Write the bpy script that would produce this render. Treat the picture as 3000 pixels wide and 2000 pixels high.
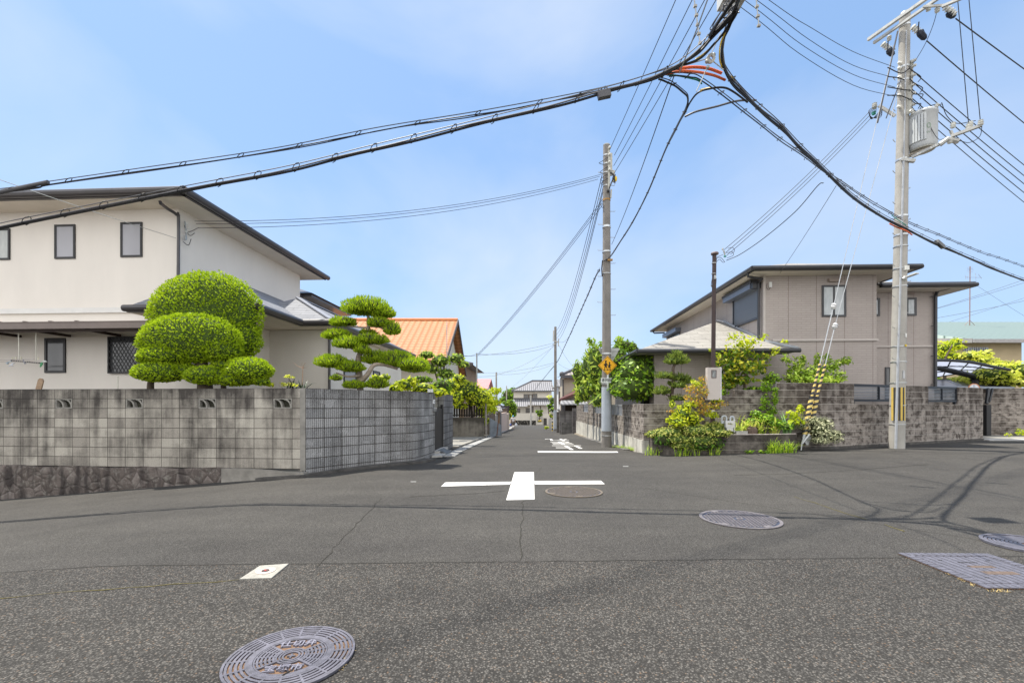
import bpy, math, random
import numpy as np
from mathutils import Vector, Matrix
R = math.radians
random.seed(7)
for o in list(bpy.data.objects): bpy.data.objects.remove(o)
SC = bpy.context.scene
COL = SC.collection
# ---------------------------------------------------------------- camera, light, exposure
EYE = Vector((0, 0, 1.35)); F = 1333.0; HOR = 1190.0
cd = bpy.data.cameras.new("camera"); cam = bpy.data.objects.new("camera", cd); COL.objects.link(cam)
cd.sensor_width = 36; cd.lens = 36 * F / 3000; cd.shift_y = (HOR - 1000) / 3000
cd.clip_start = .05; cd.clip_end = 3000
cam.location = EYE; cam.rotation_euler = (R(90), 0, 0); SC.camera = cam
SUN_E = R(69); SH = Vector((.90, -.44, 0)).normalized()        # direction in which shadows fall on the ground
sun_dir = Vector((-SH.x * math.cos(SUN_E), -SH.y * math.cos(SUN_E), math.sin(SUN_E)))
sd = bpy.data.lights.new("sun", 'SUN'); sd.energy = 4.7; sd.angle = R(.55); sd.color = (1, .94, .83)
so = bpy.data.objects.new("sun", sd); COL.objects.link(so)
so.rotation_euler = sun_dir.to_track_quat('Z', 'Y').to_euler()
W = bpy.data.worlds.new("World"); SC.world = W; W.use_nodes = True
nt = W.node_tree; N = nt.nodes; N.clear(); L = nt.links.new
out = N.new('ShaderNodeOutputWorld'); bg = N.new('ShaderNodeBackground'); bg.inputs[1].default_value = .15
sky = N.new('ShaderNodeTexSky'); sky.sky_type = 'NISHITA'; sky.sun_disc = False
sky.sun_elevation = SUN_E; sky.sun_rotation = math.atan2(sun_dir.x, sun_dir.y)
sky.altitude = 50; sky.air_density = 1.0; sky.dust_density = 1.0; sky.ozone_density = 2.0
tc = N.new('ShaderNodeTexCoord'); mp = N.new('ShaderNodeMapping'); mp.inputs['Scale'].default_value = (1.0, 1.0, 1.7)
mp.inputs['Location'].default_value = (4.1, 1.2, 3.3)
n1 = N.new('ShaderNodeTexNoise'); n1.inputs['Scale'].default_value = 1.5; n1.inputs['Detail'].default_value = 6; n1.inputs['Roughness'].default_value = .50; n1.inputs['Distortion'].default_value = .35
cr = N.new('ShaderNodeValToRGB'); cr.color_ramp.elements[0].position = .40; cr.color_ramp.elements[1].position = .66
cr.color_ramp.elements[0].color = (.0, .0, .0, 1); cr.color_ramp.elements[1].color = (.48, .48, .48, 1)
mx = N.new('ShaderNodeMix'); mx.data_type = 'RGBA'; mx.inputs[7].default_value = (3.7, 3.95, 4.3, 1)
L(tc.outputs['Generated'], mp.inputs[0]); L(mp.outputs[0], n1.inputs['Vector']); L(n1.outputs['Fac'], cr.inputs[0])
veil = N.new('ShaderNodeMix'); veil.data_type = 'RGBA'; veil.inputs[0].default_value = .62; veil.inputs[7].default_value = (1.35, 2.28, 3.8, 1); L(sky.outputs[0], veil.inputs[6])   # thin high veil
L(cr.outputs[0], mx.inputs[0]); L(veil.outputs[2], mx.inputs[6]); # unseen bright sky added behind the viewer to lift the shaded walls
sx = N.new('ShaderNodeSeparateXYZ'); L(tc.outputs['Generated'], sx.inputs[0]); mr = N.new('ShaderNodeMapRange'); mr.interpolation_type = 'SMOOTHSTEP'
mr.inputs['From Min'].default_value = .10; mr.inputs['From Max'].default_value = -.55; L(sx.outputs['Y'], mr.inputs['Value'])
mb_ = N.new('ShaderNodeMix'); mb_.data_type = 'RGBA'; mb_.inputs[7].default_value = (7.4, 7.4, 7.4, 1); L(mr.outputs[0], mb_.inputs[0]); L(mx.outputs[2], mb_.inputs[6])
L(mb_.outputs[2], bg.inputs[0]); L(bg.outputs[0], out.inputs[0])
SC.view_settings.view_transform = 'Standard'; SC.view_settings.look = 'None'
SC.view_settings.exposure = .72; SC.view_settings.gamma = 1; SC.view_settings.use_curve_mapping = False
SC.cycles.use_denoising = True; SC.cycles.max_bounces = 6

# ---------------------------------------------------------------- placing
def P(px, py, Y):
    return Vector(((px - 1500) / F * Y, Y, EYE.z + (HOR - py) / F * Y))
def smooth(a, b, x):
    t = min(1, max(0, (x - a) / (b - a))); return t * t * (3 - 2 * t)
def gz(X, Y):
    z = 0.0
    s = -.034 * max(0, min(Y, 58) - 13.6) - .0245 * max(0, min(Y, 92) - 58)
    w = 1 - smooth(3.6, 5.5, X) * (1 - smooth(30, 36, Y))
    z += s * w
    z += .13 * smooth(2.5, 8.5, X) * smooth(4, 12, Y) * (1 - smooth(16, 32, Y))
    if X < -3.2:
        d = min(-3.2 - X, 14); l = .093 * (d * d / (d + 1.2)) 
        z -= l * (1 - smooth(11, 20, Y))
    return z
def G(px, py, dz=0):
    u, v = (px - 1500) / F, (HOR - py) / F
    Y = 1.0
    a, b = .5, 200
    for _ in range(60):
        m = (a + b) / 2
        if EYE.z + v * m > gz(u * m, m): a = m
        else: b = m
    return Vector((u * a, a, gz(u * a, a) + dz))
class Frame:
    def __init__(s, o, ang):
        s.o = Vector(o); s.a = ang; s.m = Matrix.Translation(s.o) @ Matrix.Rotation(ang, 4, 'Z'); s.i = s.m.inverted()
    def hy(s, px, py, y):      # local point where the view ray meets the plane local y
        e = s.i @ EYE; d = s.i.to_3x3() @ Vector(((px - 1500) / F, 1, (HOR - py) / F)); return e + d * ((y - e.y) / d.y)
    def hx(s, px, py, x):
        e = s.i @ EYE; d = s.i.to_3x3() @ Vector(((px - 1500) / F, 1, (HOR - py) / F)); return e + d * ((x - e.x) / d.x)
    def l(s, p): return s.i @ Vector(p)

# ---------------------------------------------------------------- materials
MATS = {}
class NB:
    def __init__(s, name):
        s.m = bpy.data.materials.new(name); s.m.use_nodes = True; s.t = s.m.node_tree; s.t.nodes.clear()
        s.out = s.n('OutputMaterial'); s.b = s.n('BsdfPrincipled'); s.l(s.b.outputs[0], s.out.inputs[0])
    def n(s, t, **k):
        x = s.t.nodes.new('ShaderNode' + t)
        for a, b in k.items(): setattr(x, a, b)
        return x
    def l(s, a, b): s.t.links.new(a, b)
    def uv(s):
        return s.n('UVMap').outputs[0] if True else None
    def obj(s): return s.n('TexCoord').outputs['Object']
    def map(s, v, sc=(1, 1, 1), loc=(0, 0, 0)):
        m = s.n('Mapping'); m.inputs['Scale'].default_value = sc; m.inputs['Location'].default_value = loc; s.l(v, m.inputs[0]); return m.outputs[0]
    def noise(s, v, sc, det=4, rough=.55, dist=0):
        x = s.n('TexNoise'); x.inputs['Scale'].default_value = sc; x.inputs['Detail'].default_value = det
        x.inputs['Roughness'].default_value = rough; x.inputs['Distortion'].default_value = dist; s.l(v, x.inputs['Vector']); return x.outputs['Fac']
    def vor(s, v, sc, feat='F1', out='Distance', rnd=1):
        x = s.n('TexVoronoi', feature=feat); x.inputs['Scale'].default_value = sc; x.inputs['Randomness'].default_value = rnd; s.l(v, x.inputs['Vector']); return x.outputs[out]
    def ramp(s, f, *st):
        r = s.n('ValToRGB'); e = r.color_ramp.elements
        while len(e) > 1: e.remove(e[-1])
        e[0].position = st[0][0]; e[0].color = c4(st[0][1])
        for p, c in st[1:]:
            q = e.new(p); q.color = c4(c)
        s.l(f, r.inputs[0]); return r.outputs[0]
    def mix(s, f, a, b, mode='MIX'):
        x = s.n('Mix', data_type='RGBA', blend_type=mode)
        for i, v in ((0, f), (6, a), (7, b)):
            if isinstance(v, (int, float)): x.inputs[i].default_value = v if i == 0 else c4(v)
            elif isinstance(v, tuple): x.inputs[i].default_value = c4(v)
            else: s.l(v, x.inputs[i])
        return x.outputs[2]
    def math(s, op, a, b=0, c=0):
        x = s.n('Math', operation=op)
        for i, v in enumerate((a, b, c)):
            if isinstance(v, (int, float)): x.inputs[i].default_value = v
            else: s.l(v, x.inputs[i])
        return x.outputs[0]
    def bump(s, h, st=.3, d=.01):
        x = s.n('Bump'); x.inputs['Strength'].default_value = st; x.inputs['Distance'].default_value = d; s.l(h, x.inputs['Height']); s.l(x.outputs[0], s.b.inputs['Normal'])
    def col(s, c):
        if isinstance(c, tuple): s.b.inputs['Base Color'].default_value = c4(c)
        else: s.l(c, s.b.inputs['Base Color'])
    def rough(s, r, spec=.3, metal=0):
        s.b.inputs['Roughness'].default_value = r; s.b.inputs['Specular IOR Level'].default_value = spec; s.b.inputs['Metallic'].default_value = metal
def c4(c):
    if isinstance(c, (int, float)): return (c, c, c, 1)
    return (*c[:3], 1)
def sc3(c, k): return tuple(min(1, x * k) for x in c)
def mat(name, c, rough=.7, var=.12, scale=6, metal=0, spec=.3, bump=0, bs=60):
    """plain surface with slight mottling and optional fine bump"""
    if name in MATS: return MATS[name]
    b = NB(name); v = b.obj()
    n = b.noise(v, scale, 5, .6)
    b.col(b.ramp(n, (.3, sc3(c, 1 - var)), (.7, sc3(c, 1 + var)))); b.rough(rough, spec, metal)
    if bump: b.bump(b.noise(v, bs, 4, .6), bump, .01)
    MATS[name] = b.m; return b.m
def leafmat(name, c0, c1, c2, trans=.42, rough=.55, gloss=.25):
    if name in MATS: return MATS[name]
    b = NB(name); g = b.n('NewGeometry'); c0, c1, c2 = [tuple(min(.8, x * k) for x, k in zip(q, (1.75, 1.55, 1.0))) for q in (c0, c1, c2)]; col = b.ramp(g.outputs['Random Per Island'], (0, c0), (.45, c1), (1, c2))
    n = b.noise(b.obj(), 1.6, 3)
    col = b.mix(b.math('MULTIPLY', n, .38), col, c0)
    b.col(col); b.rough(rough, gloss)
    tr = b.n('BsdfTranslucent'); b.l(col, tr.inputs[0]); ms = b.n('MixShader'); ms.inputs[0].default_value = trans
    b.l(b.b.outputs[0], ms.inputs[1]); b.l(tr.outputs[0], ms.inputs[2]); b.l(ms.outputs[0], b.out.inputs[0])
    MATS[name] = b.m; return b.m
def blockmat(name, c1, c2, mortar, stain, w=.4, h=.2, ms=.006, ribs=0, off=0, stainamt=.8, bright=(1.35, 1.35, 1.3), seed=0, rough_face=0, topdirt=None, mottle=0):
    b = NB(name); v = b.uv()
    br = b.n('TexBrick'); br.offset = off; br.inputs['Scale'].default_value = 1; br.inputs['Brick Width'].default_value = w
    br.inputs['Row Height'].default_value = h; br.inputs['Mortar Size'].default_value = ms; br.inputs['Mortar Smooth'].default_value = .3; br.inputs['Bias'].default_value = 0
    br.inputs['Color1'].default_value = c4(c1); br.inputs['Color2'].default_value = c4(c2); br.inputs['Mortar'].default_value = c4(mortar)
    b.l(v, br.inputs['Vector'])
    col = br.outputs['Color']
    st = b.noise(b.map(v, (2.6, .16, 1), (seed, seed * .7, 0)), 1.5, 6, .62, .1)         # long rain streaks
    st2 = b.noise(b.map(v, (1, .9, 1), (seed + 3, 0, 0)), 1.7, 6, .66)                   # blotches
    s = b.math('ADD', b.math('MULTIPLY', st, .52), b.math('MULTIPLY', st2, .48))
    if topdirt:                                              # darker, dirtier weathering under the coping
        sep = b.n('SeparateXYZ'); b.l(v, sep.inputs[0])
        mr = b.n('MapRange'); mr.inputs['From Min'].default_value = topdirt[0]; mr.inputs['From Max'].default_value = topdirt[1]
        mr.inputs['To Min'].default_value = 0; mr.inputs['To Max'].default_value = topdirt[2]; b.l(sep.outputs['Y'], mr.inputs['Value'])
        s = b.math('ADD', s, mr.outputs[0])
    f = b.ramp(s, (.46, 0), (.54, stainamt * .40), (.66, stainamt))
    col = b.mix(f, col, stain)
    if mottle: col = b.mix(b.ramp(b.noise(b.map(v, (1, 1.25, 1), (seed, 0, 0)), 4.2, 4, .62), (.46, 0), (.62, mottle)), col, stain); col = b.mix(b.math('MULTIPLY', br.outputs['Fac'], .8), col, mortar)
    fine = b.noise(v, 55, 5, .7)
    col = b.mix(1, col, b.ramp(fine, (.25, (.72, .72, .72)), (.5, (1, 1, 1)), (.78, bright)), 'MULTIPLY')
    hgt = b.math('SUBTRACT', b.math('MULTIPLY', fine, .35), b.math('MULTIPLY', br.outputs['Fac'], 1.0))
    if ribs:
        sep = b.n('SeparateXYZ'); b.l(v, sep.inputs[0])
        fr = b.math('FRACT', b.math('DIVIDE', sep.outputs['X'], ribs))
        g = b.math('LESS_THAN', fr, .20)
        keep = b.math('GREATER_THAN', b.noise(b.map(v, (2.5, 5, 1)), 1, 1), .36)
        g = b.math('MULTIPLY', g, keep)
        col = b.mix(b.math('MULTIPLY', g, .85), col, sc3(mortar, .6)); hgt = b.math('SUBTRACT', hgt, g)
        sp = b.noise(v, 38, 3, .8); col = b.mix(b.ramp(sp, (.56, 0), (.66, .4)), col, sc3(c2, 1.75)); col = b.mix(b.ramp(sp, (.33, .5), (.42, 0)), col, sc3(mortar, .7))
    if rough_face:
        hgt = b.math('ADD', hgt, b.math('MULTIPLY', b.noise(v, 16, 6, .7), 1.6))
    b.col(col); b.rough(.92, .15); b.bump(hgt, .8, .012)
    MATS[name] = b.m; return b.m
def roofmat(name, c1, c2, line, w=.45, h=.2, ms=.012, off=.5, rough=.75, bump=.8):
    b = NB(name); v = b.uv()
    br = b.n('TexBrick'); br.offset = off; br.inputs['Scale'].default_value = 1; br.inputs['Brick Width'].default_value = w
    br.inputs['Row Height'].default_value = h; br.inputs['Mortar Size'].default_value = ms; br.inputs['Mortar Smooth'].default_value = .2
    br.inputs['Color1'].default_value = c4(c1); br.inputs['Color2'].default_value = c4(c2); br.inputs['Mortar'].default_value = c4(line)
    b.l(v, br.inputs['Vector'])
    sep = b.n('SeparateXYZ'); b.l(v, sep.inputs[0]); fr = b.math('FRACT', b.math('DIVIDE', sep.outputs['Y'], h))
    g = b.math('LESS_THAN', fr, .17)
    col = b.mix(b.math('MULTIPLY', g, .85), br.outputs['Color'], line)
    col = b.mix(1, col, b.ramp(b.noise(v, 2.5, 5, .7), (.3, (.82, .82, .82)), (.7, (1.12, 1.12, 1.1))), 'MULTIPLY')
    b.col(col); b.rough(rough, .3); b.bump(b.math('SUBTRACT', fr, g), bump, .02)
    MATS[name] = b.m; return b.m

# ---------------------------------------------------------------- meshes
class MB:
    def __init__(s): s.v = []; s.f = []; s.uv = []; s.mi = []; s.cur = 0; s.cuts = []
    def mark(s): s.cuts.append(len(s.f)); return s
    def face(s, pts, uv=None):
        i = len(s.v); s.v += [Vector(p) for p in pts]; s.f.append(tuple(range(i, i + len(pts)))); s.uv.append(uv); s.mi.append(s.cur); return s
    def box(s, a, b, m=None):
        x0, y0, z0 = a; x1, y1, z1 = b
        p = [Vector(q) for q in ((x0, y0, z0), (x1, y0, z0), (x1, y1, z0), (x0, y1, z0), (x0, y0, z1), (x1, y0, z1), (x1, y1, z1), (x0, y1, z1))]
        if m is not None: p = [m @ q for q in p]
        for q in ((0, 1, 5, 4), (1, 2, 6, 5), (2, 3, 7, 6), (3, 0, 4, 7), (4, 5, 6, 7), (3, 2, 1, 0)): s.face([p[k] for k in q])
        return s
    def cbox(s, c, h, m=None):      # centre, half sizes (optionally in matrix m)
        return s.box([c[i] - h[i] for i in range(3)], [c[i] + h[i] for i in range(3)], m)
    def bar(s, p0, p1, w, h, up=(0, 0, 1)):   # rectangular bar between two points
        p0, p1 = Vector(p0), Vector(p1); d = p1 - p0; z = d.normalized(); x = z.cross(Vector(up))
        if x.length < 1e-4: x = z.cross(Vector((0, 1, 0)))
        x.normalize(); y = z.cross(x)
        M_ = Matrix((x, y, z)).transposed().to_4x4(); M_.translation = p0
        return s.box((-w / 2, -h / 2, 0), (w / 2, h / 2, d.length), M_)
    def tube(s, pts, r, n=8, cap=True):
        pts = [Vector(p) for p in pts]; rr = r if isinstance(r, (list, tuple)) else [r] * len(pts)
        base = len(s.v); up = None
        for i, p in enumerate(pts):
            d = (pts[min(i + 1, len(pts) - 1)] - pts[max(i - 1, 0)]).normalized()
            if up is None:
                up = Vector((0, 0, 1)) if abs(d.z) < .9 else Vector((1, 0, 0))
            x = d.cross(up)
            if x.length < 1e-5: x = d.cross(Vector((0, 1, 0)))
            x.normalize(); y = x.cross(d); up = y
            for k in range(n):
                a = 2 * math.pi * k / n; s.v.append(p + (x * math.cos(a) + y * math.sin(a)) * rr[i])
        L_ = 0
        for i in range(len(pts) - 1):
            l2 = L_ + (pts[i + 1] - pts[i]).length
            for k in range(n):
                a, b_ = base + i * n + k, base + i * n + (k + 1) % n
                s.f.append((a, b_, b_ + n, a + n))
                c = 2 * math.pi * rr[i]; s.uv.append([(k / n * c, L_), ((k + 1) / n * c, L_), ((k + 1) / n * c, l2), (k / n * c, l2)]); s.mi.append(s.cur)
            L_ = l2
        if cap:
            s.f.append(tuple(base + k for k in range(n))[::-1]); s.uv.append(None); s.mi.append(s.cur)
            s.f.append(tuple(base + (len(pts) - 1) * n + k for k in range(n))); s.uv.append(None); s.mi.append(s.cur)
        return s
    def cyl(s, p0, p1, r0, r1=None, n=16): return s.tube([p0, p1], [r0, r0 if r1 is None else r1], n)
    def lathe(s, c, prof, n=20, ax=(0, 0, 1)):   # prof = [(r, t)] along the axis
        ax = Vector(ax).normalized(); x = ax.orthogonal().normalized(); y = ax.cross(x); c = Vector(c); base = len(s.v)
        for r, t in prof:
            for k in range(n):
                a = 2 * math.pi * k / n; s.v.append(c + ax * t + (x * math.cos(a) + y * math.sin(a)) * max(r, 1e-4))
        for i in range(len(prof) - 1):
            for k in range(n):
                a, b_ = base + i * n + k, base + i * n + (k + 1) % n
                s.f.append((a, b_, b_ + n, a + n)); s.uv.append(None); s.mi.append(s.cur)
        return s
    def prism(s, poly, z0, z1, m=None):      # 2D outline (x, y) extruded in z, m maps to place
        lo = [Vector((x, y, z0)) for x, y in poly]; hi = [Vector((x, y, z1)) for x, y in poly]
        if m is not None: lo = [m @ p for p in lo]; hi = [m @ p for p in hi]
        s.face(lo[::-1]); s.face(hi); n = len(poly)
        for i in range(n): s.face([lo[i], lo[(i + 1) % n], hi[(i + 1) % n], hi[i]])
        return s
    def slab(s, pts, t, d=(0, 0, -1)):       # polygon given thickness t along d
        d = Vector(d) * t; top = [Vector(p) for p in pts]; bot = [p + d for p in top]; s.face(top); s.face(bot[::-1]); n = len(top)
        for i in range(n): s.face([top[i], bot[i], bot[(i + 1) % n], top[(i + 1) % n]])
        return s
    def ball(s, c, r, n=10, m=6):
        c = Vector(c); r = Vector(r) if not isinstance(r, (int, float)) else Vector((r, r, r)); base = len(s.v)
        for j in range(m + 1):
            t = math.pi * j / m
            for k in range(n):
                a = 2 * math.pi * k / n; rr = max(math.sin(t), .001)
                s.v.append(c + Vector((r.x * rr * math.cos(a), r.y * rr * math.sin(a), -r.z * math.cos(t))))
        for j in range(m):
            for k in range(n):
                a, b_ = base + j * n + k, base + j * n + (k + 1) % n
                s.f.append((a, b_, b_ + n, a + n)); s.uv.append(None); s.mi.append(s.cur)
        return s
    def each(s, name, m, parent=None, smooth_=False):
        """every marked piece becomes an object of its own"""
        c = sorted(set([0] + s.cuts + [len(s.f)])); r = []
        for i, j in zip(c, c[1:]):
            if i == j: continue
            q = MB(); ids = {}
            for f, uv in zip(s.f[i:j], s.uv[i:j]):
                for k in f:
                    if k not in ids: ids[k] = len(q.v); q.v.append(s.v[k])
                q.f.append(tuple(ids[k] for k in f)); q.uv.append(uv); q.mi.append(0)
            r.append(q.build(name, m, parent, smooth_))
        return r
    def build(s, name, m, parent=None, smooth_=False, loc=None):
        me = bpy.data.meshes.new(name); me.from_pydata(s.v, [], s.f)
        uvl = me.uv_layers.new(name="UVMap"); data = np.zeros((len(me.loops), 2), dtype=np.float32); k = 0
        for f, uv in zip(s.f, s.uv):
            n = len(f)
            if uv is None:
                a, b_, c_ = s.v[f[0]], s.v[f[1]], s.v[f[2]]
                nn = (b_ - a).cross(c_ - b_)
                if nn.length < 1e-12: nn = Vector((0, 0, 1))
                nn.normalize()
                if abs(nn.z) > .995: e, t = Vector((1, 0, 0)), Vector((0, 1, 0))
                else:
                    e = Vector((0, 0, 1)).cross(nn).normalized(); t = nn.cross(e)
                    if t.z < 0: t = -t
                for i in f:
                    data[k] = (s.v[i].dot(e) + 40, s.v[i].dot(t) + 40); k += 1
            else:
                for q in uv: data[k] = q; k += 1
        uvl.data.foreach_set("uv", data.ravel())
        ms = m if isinstance(m, (list, tuple)) else [m]
        for q in ms: me.materials.append(q)
        me.polygons.foreach_set("material_index", s.mi)
        if smooth_: me.polygons.foreach_set("use_smooth", [True] * len(me.polygons))
        me.update(); me.validate()
        o = bpy.data.objects.new(name, me); COL.objects.link(o)
        if parent is not None: o.parent = parent
        if loc is not None: o.location = loc
        if smooth_ == 'auto':
            pass
        return o
def thing(name, label, cat, loc=(0, 0, 0), rz=0, group=None):
    o = bpy.data.objects.new(name, None); COL.objects.link(o); o.location = loc; o.rotation_euler = (0, 0, rz); o.empty_display_size = .2
    o['label'] = label; o['category'] = cat
    if group: o['group'] = group
    return o
def tag(o, label, cat, group=None):
    o['label'] = label; o['category'] = cat
    if group: o['group'] = group
    return o
def struct(o, kind='structure'): o['kind'] = kind; return o
def dup(root, loc, rz, label, group=None):
    r = root.copy(); COL.objects.link(r); r.location = loc; r.rotation_euler = (0, 0, rz); r['label'] = label
    if group: r['group'] = group
    for ch in list(root.children):
        c = ch.copy(); COL.objects.link(c); c.parent = r
        for g in list(ch.children):
            d = g.copy(); COL.objects.link(d); d.parent = c
    return r
def catm(pts, n=8):
    pts = [Vector(p) for p in pts]; q = [pts[0] * 2 - pts[1]] + pts + [pts[-1] * 2 - pts[-2]]; r = []
    for i in range(1, len(q) - 2):
        for k in range(n):
            t = k / n; a, b, c, d = q[i - 1], q[i], q[i + 1], q[i + 2]
            r.append(.5 * ((2 * b) + (c - a) * t + (2 * a - 5 * b + 4 * c - d) * t * t + (3 * b - a - 3 * c + d) * t ** 3))
    r.append(pts[-1]); return r
def sagline(a, b, sag, n=24):
    a, b = Vector(a), Vector(b); return [a.lerp(b, i / n) - Vector((0, 0, sag * 4 * (i / n) * (1 - i / n))) for i in range(n + 1)]
def text_mb(txt, size, mtx, thick=.002, sx=1, sy=1, bold=0):
    """text as a thin raised mesh (characters drawn by the built-in font)"""
    cu = bpy.data.curves.new("t", 'FONT'); cu.body = txt; cu.size = size; cu.align_x = 'CENTER'; cu.align_y = 'CENTER'; cu.extrude = thick / 2
    cu.resolution_u = 3; cu.offset = bold
    o = bpy.data.objects.new("t", cu); COL.objects.link(o); bpy.context.view_layer.update()
    dg = bpy.context.evaluated_depsgraph_get(); me = bpy.data.meshes.new_from_object(o.evaluated_get(dg))
    mb = MB(); S = mtx @ Matrix.Diagonal((sx, sy, 1, 1))
    vs = [S @ v.co for v in me.vertices]
    for p in me.polygons: mb.face([vs[i] for i in p.vertices])
    bpy.data.objects.remove(o); bpy.data.curves.remove(cu); bpy.data.meshes.remove(me); return mb
# ---------------------------------------------------------------- foliage
RG = np.random.default_rng(11)
def quads_object(name, C, A, B, mats, parent=None, core=None, fold=0.0):
    """C centres, A half-width vectors, B half-length vectors -> diamond leaves in one mesh (plus a core mesh)"""
    n = len(C); V = np.empty((n, 4, 3)); V[:, 0] = C - B; V[:, 1] = C + A - B * .15; V[:, 2] = C + B; V[:, 3] = C - A - B * .15
    V = V.reshape(-1, 3); nv = n * 4; faces = n; loops = np.arange(nv); starts = np.arange(0, nv, 4); tot = np.full(n, 4); mi = np.zeros(n, dtype=np.int32)
    if core:
        cv = np.array([tuple(v) for v in core.v]); lf = [i + nv for f in core.f for i in f]; st = []; k = nv
        for f in core.f: st.append(k); k += len(f)
        V = np.vstack([V, cv]); loops = np.concatenate([loops, lf]); starts = np.concatenate([starts, st]); tot = np.concatenate([tot, [len(f) for f in core.f]])
        mi = np.concatenate([mi, np.ones(len(core.f), dtype=np.int32)])
    me = bpy.data.meshes.new(name); me.vertices.add(len(V)); me.vertices.foreach_set("co", V.astype(np.float32).ravel())
    me.loops.add(len(loops)); me.loops.foreach_set("vertex_index", loops.astype(np.int32)); me.polygons.add(len(starts))
    me.polygons.foreach_set("loop_start", starts.astype(np.int32)); me.polygons.foreach_set("loop_total", tot.astype(np.int32)); me.polygons.foreach_set("material_index", mi)
    for m in mats: me.materials.append(m)
    me.update(calc_edges=True); me.validate()
    o = bpy.data.objects.new(name, me); COL.objects.link(o)
    if parent is not None: o.parent = parent
    return o
def unit(a): return a / np.maximum(np.linalg.norm(a, axis=1, keepdims=True), 1e-9)
def lump(d, seed, k=3.0):
    r = np.random.default_rng(seed); v = np.zeros(len(d))
    for i in range(5):
        w = r.normal(size=3) * k * (1 + i * .6); v += np.sin(d @ w + r.uniform(0, 6)) / (1 + i * .5)
    return v / 2.5
def foliage(name, blobs, mats, parent, leaf=.05, aspect=1.0, dens=1.6, style='shell', upward=.3, rough=.10, core=.86, flat=.5, seed=1, depth=.25, jitter=.8):
    """blobs: (centre, radii). shell: leaves over the skin; volume: leaves through the whole volume"""
    C, A, B = [], [], []; cm = MB(); off = parent.location if parent is not None else Vector((0, 0, 0))
    rg = np.random.default_rng(seed)
    for bi, (c, r) in enumerate(blobs):
        c = np.array(c) - np.array(off); r = np.array(r if hasattr(r, '__len__') else (r, r, r), dtype=float)
        area = 4 * math.pi * ((r[0] * r[1]) ** 1.6 / 3 + (r[0] * r[2]) ** 1.6 / 3 + (r[1] * r[2]) ** 1.6 / 3) ** (1 / 1.6)
        n = max(20, int(area * dens * 1.9 / (leaf * leaf * aspect)))
        d = unit(rg.normal(size=(n, 3))); lo = d[:, 2] < 0
        lm = lump(d, seed * 31 + bi)
        sc = 1 + rough * lm
        if style == 'shell': t = 1 - depth * rg.random(n) ** 2 + (rg.random(n) ** 6) * rough
        else: t = rg.random(n) ** .45
        q = d.copy(); q[lo, 2] *= flat
        p = c + q * r * (sc * t)[:, None]
        nrm = unit(q / r); z = np.array([0, 0, 1.0])
        dirn = unit(nrm * (.8) + z * upward + rg.normal(size=(n, 3)) * jitter * .6)
        side = unit(np.cross(dirn, unit(rg.normal(size=(n, 3)))))
        s = leaf * (.65 + .7 * rg.random(n))[:, None]
        if style == 'flatleaf' or style == 'volume':     # leaf blades that lie across the growth direction
            side = unit(np.cross(dirn, unit(rg.normal(size=(n, 3))))); ln = unit(np.cross(dirn, side) + dirn * .3 * rg.normal(size=(n, 1)))
            A.append(side * s * .5); B.append(ln * s * .5 * aspect)
        else:
            A.append(side * s * .5); B.append(dirn * s * .5 * aspect)
        C.append(p)
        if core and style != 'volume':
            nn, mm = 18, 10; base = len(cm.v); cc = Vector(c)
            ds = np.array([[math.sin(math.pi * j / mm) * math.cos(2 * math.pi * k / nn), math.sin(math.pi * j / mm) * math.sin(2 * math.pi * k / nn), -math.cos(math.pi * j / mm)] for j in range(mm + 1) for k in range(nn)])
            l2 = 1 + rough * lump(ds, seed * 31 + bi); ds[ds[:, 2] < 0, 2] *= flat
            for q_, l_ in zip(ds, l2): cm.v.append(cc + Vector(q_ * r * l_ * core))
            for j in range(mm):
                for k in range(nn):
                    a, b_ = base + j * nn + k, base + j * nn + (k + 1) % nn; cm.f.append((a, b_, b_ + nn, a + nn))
    return quads_object(name, np.vstack(C), np.vstack(A), np.vstack(B), mats, parent, cm if cm.f else None)
def blades(name, roots, m, parent=None, n=14, h=.3, w=.012, lean=.5, seed=1, spread=.06, seg=5, mb=None):
    """arching strap leaves / grass"""
    rg = random.Random(seed); mb = mb or MB()
    for rt in roots:
        for _ in range(n):
            a = rg.uniform(0, 2 * math.pi); L_ = h * rg.uniform(.55, 1.1); ln = lean * rg.uniform(.3, 1.3); b0 = Vector(rt) + Vector((rg.uniform(-spread, spread), rg.uniform(-spread, spread), -.01))
            d = Vector((math.cos(a), math.sin(a), 0)); s = Vector((-d.y, d.x, 0)); pr = None
            for i in range(seg + 1):
                t = i / seg; c = b0 + d * (L_ * ln * t * t) + Vector((0, 0, L_ * (t - .45 * ln * t ** 3))); ww = w * (1 - t) ** .6 * .5 + .0004
                q = (c - s * ww, c + s * ww)
                if pr: mb.face([pr[0], pr[1], q[1], q[0]])
                pr = q
    return mb.build(name, m, parent) if m else mb
def branchy(paths):
    mb = MB()
    for pts, r0, r1 in paths:
        c = catm(pts, 6); n = len(c); mb.tube(c, [r0 + (r1 - r0) * i / (n - 1) for i in range(n)], 8)
    return mb
LV = {}
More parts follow.
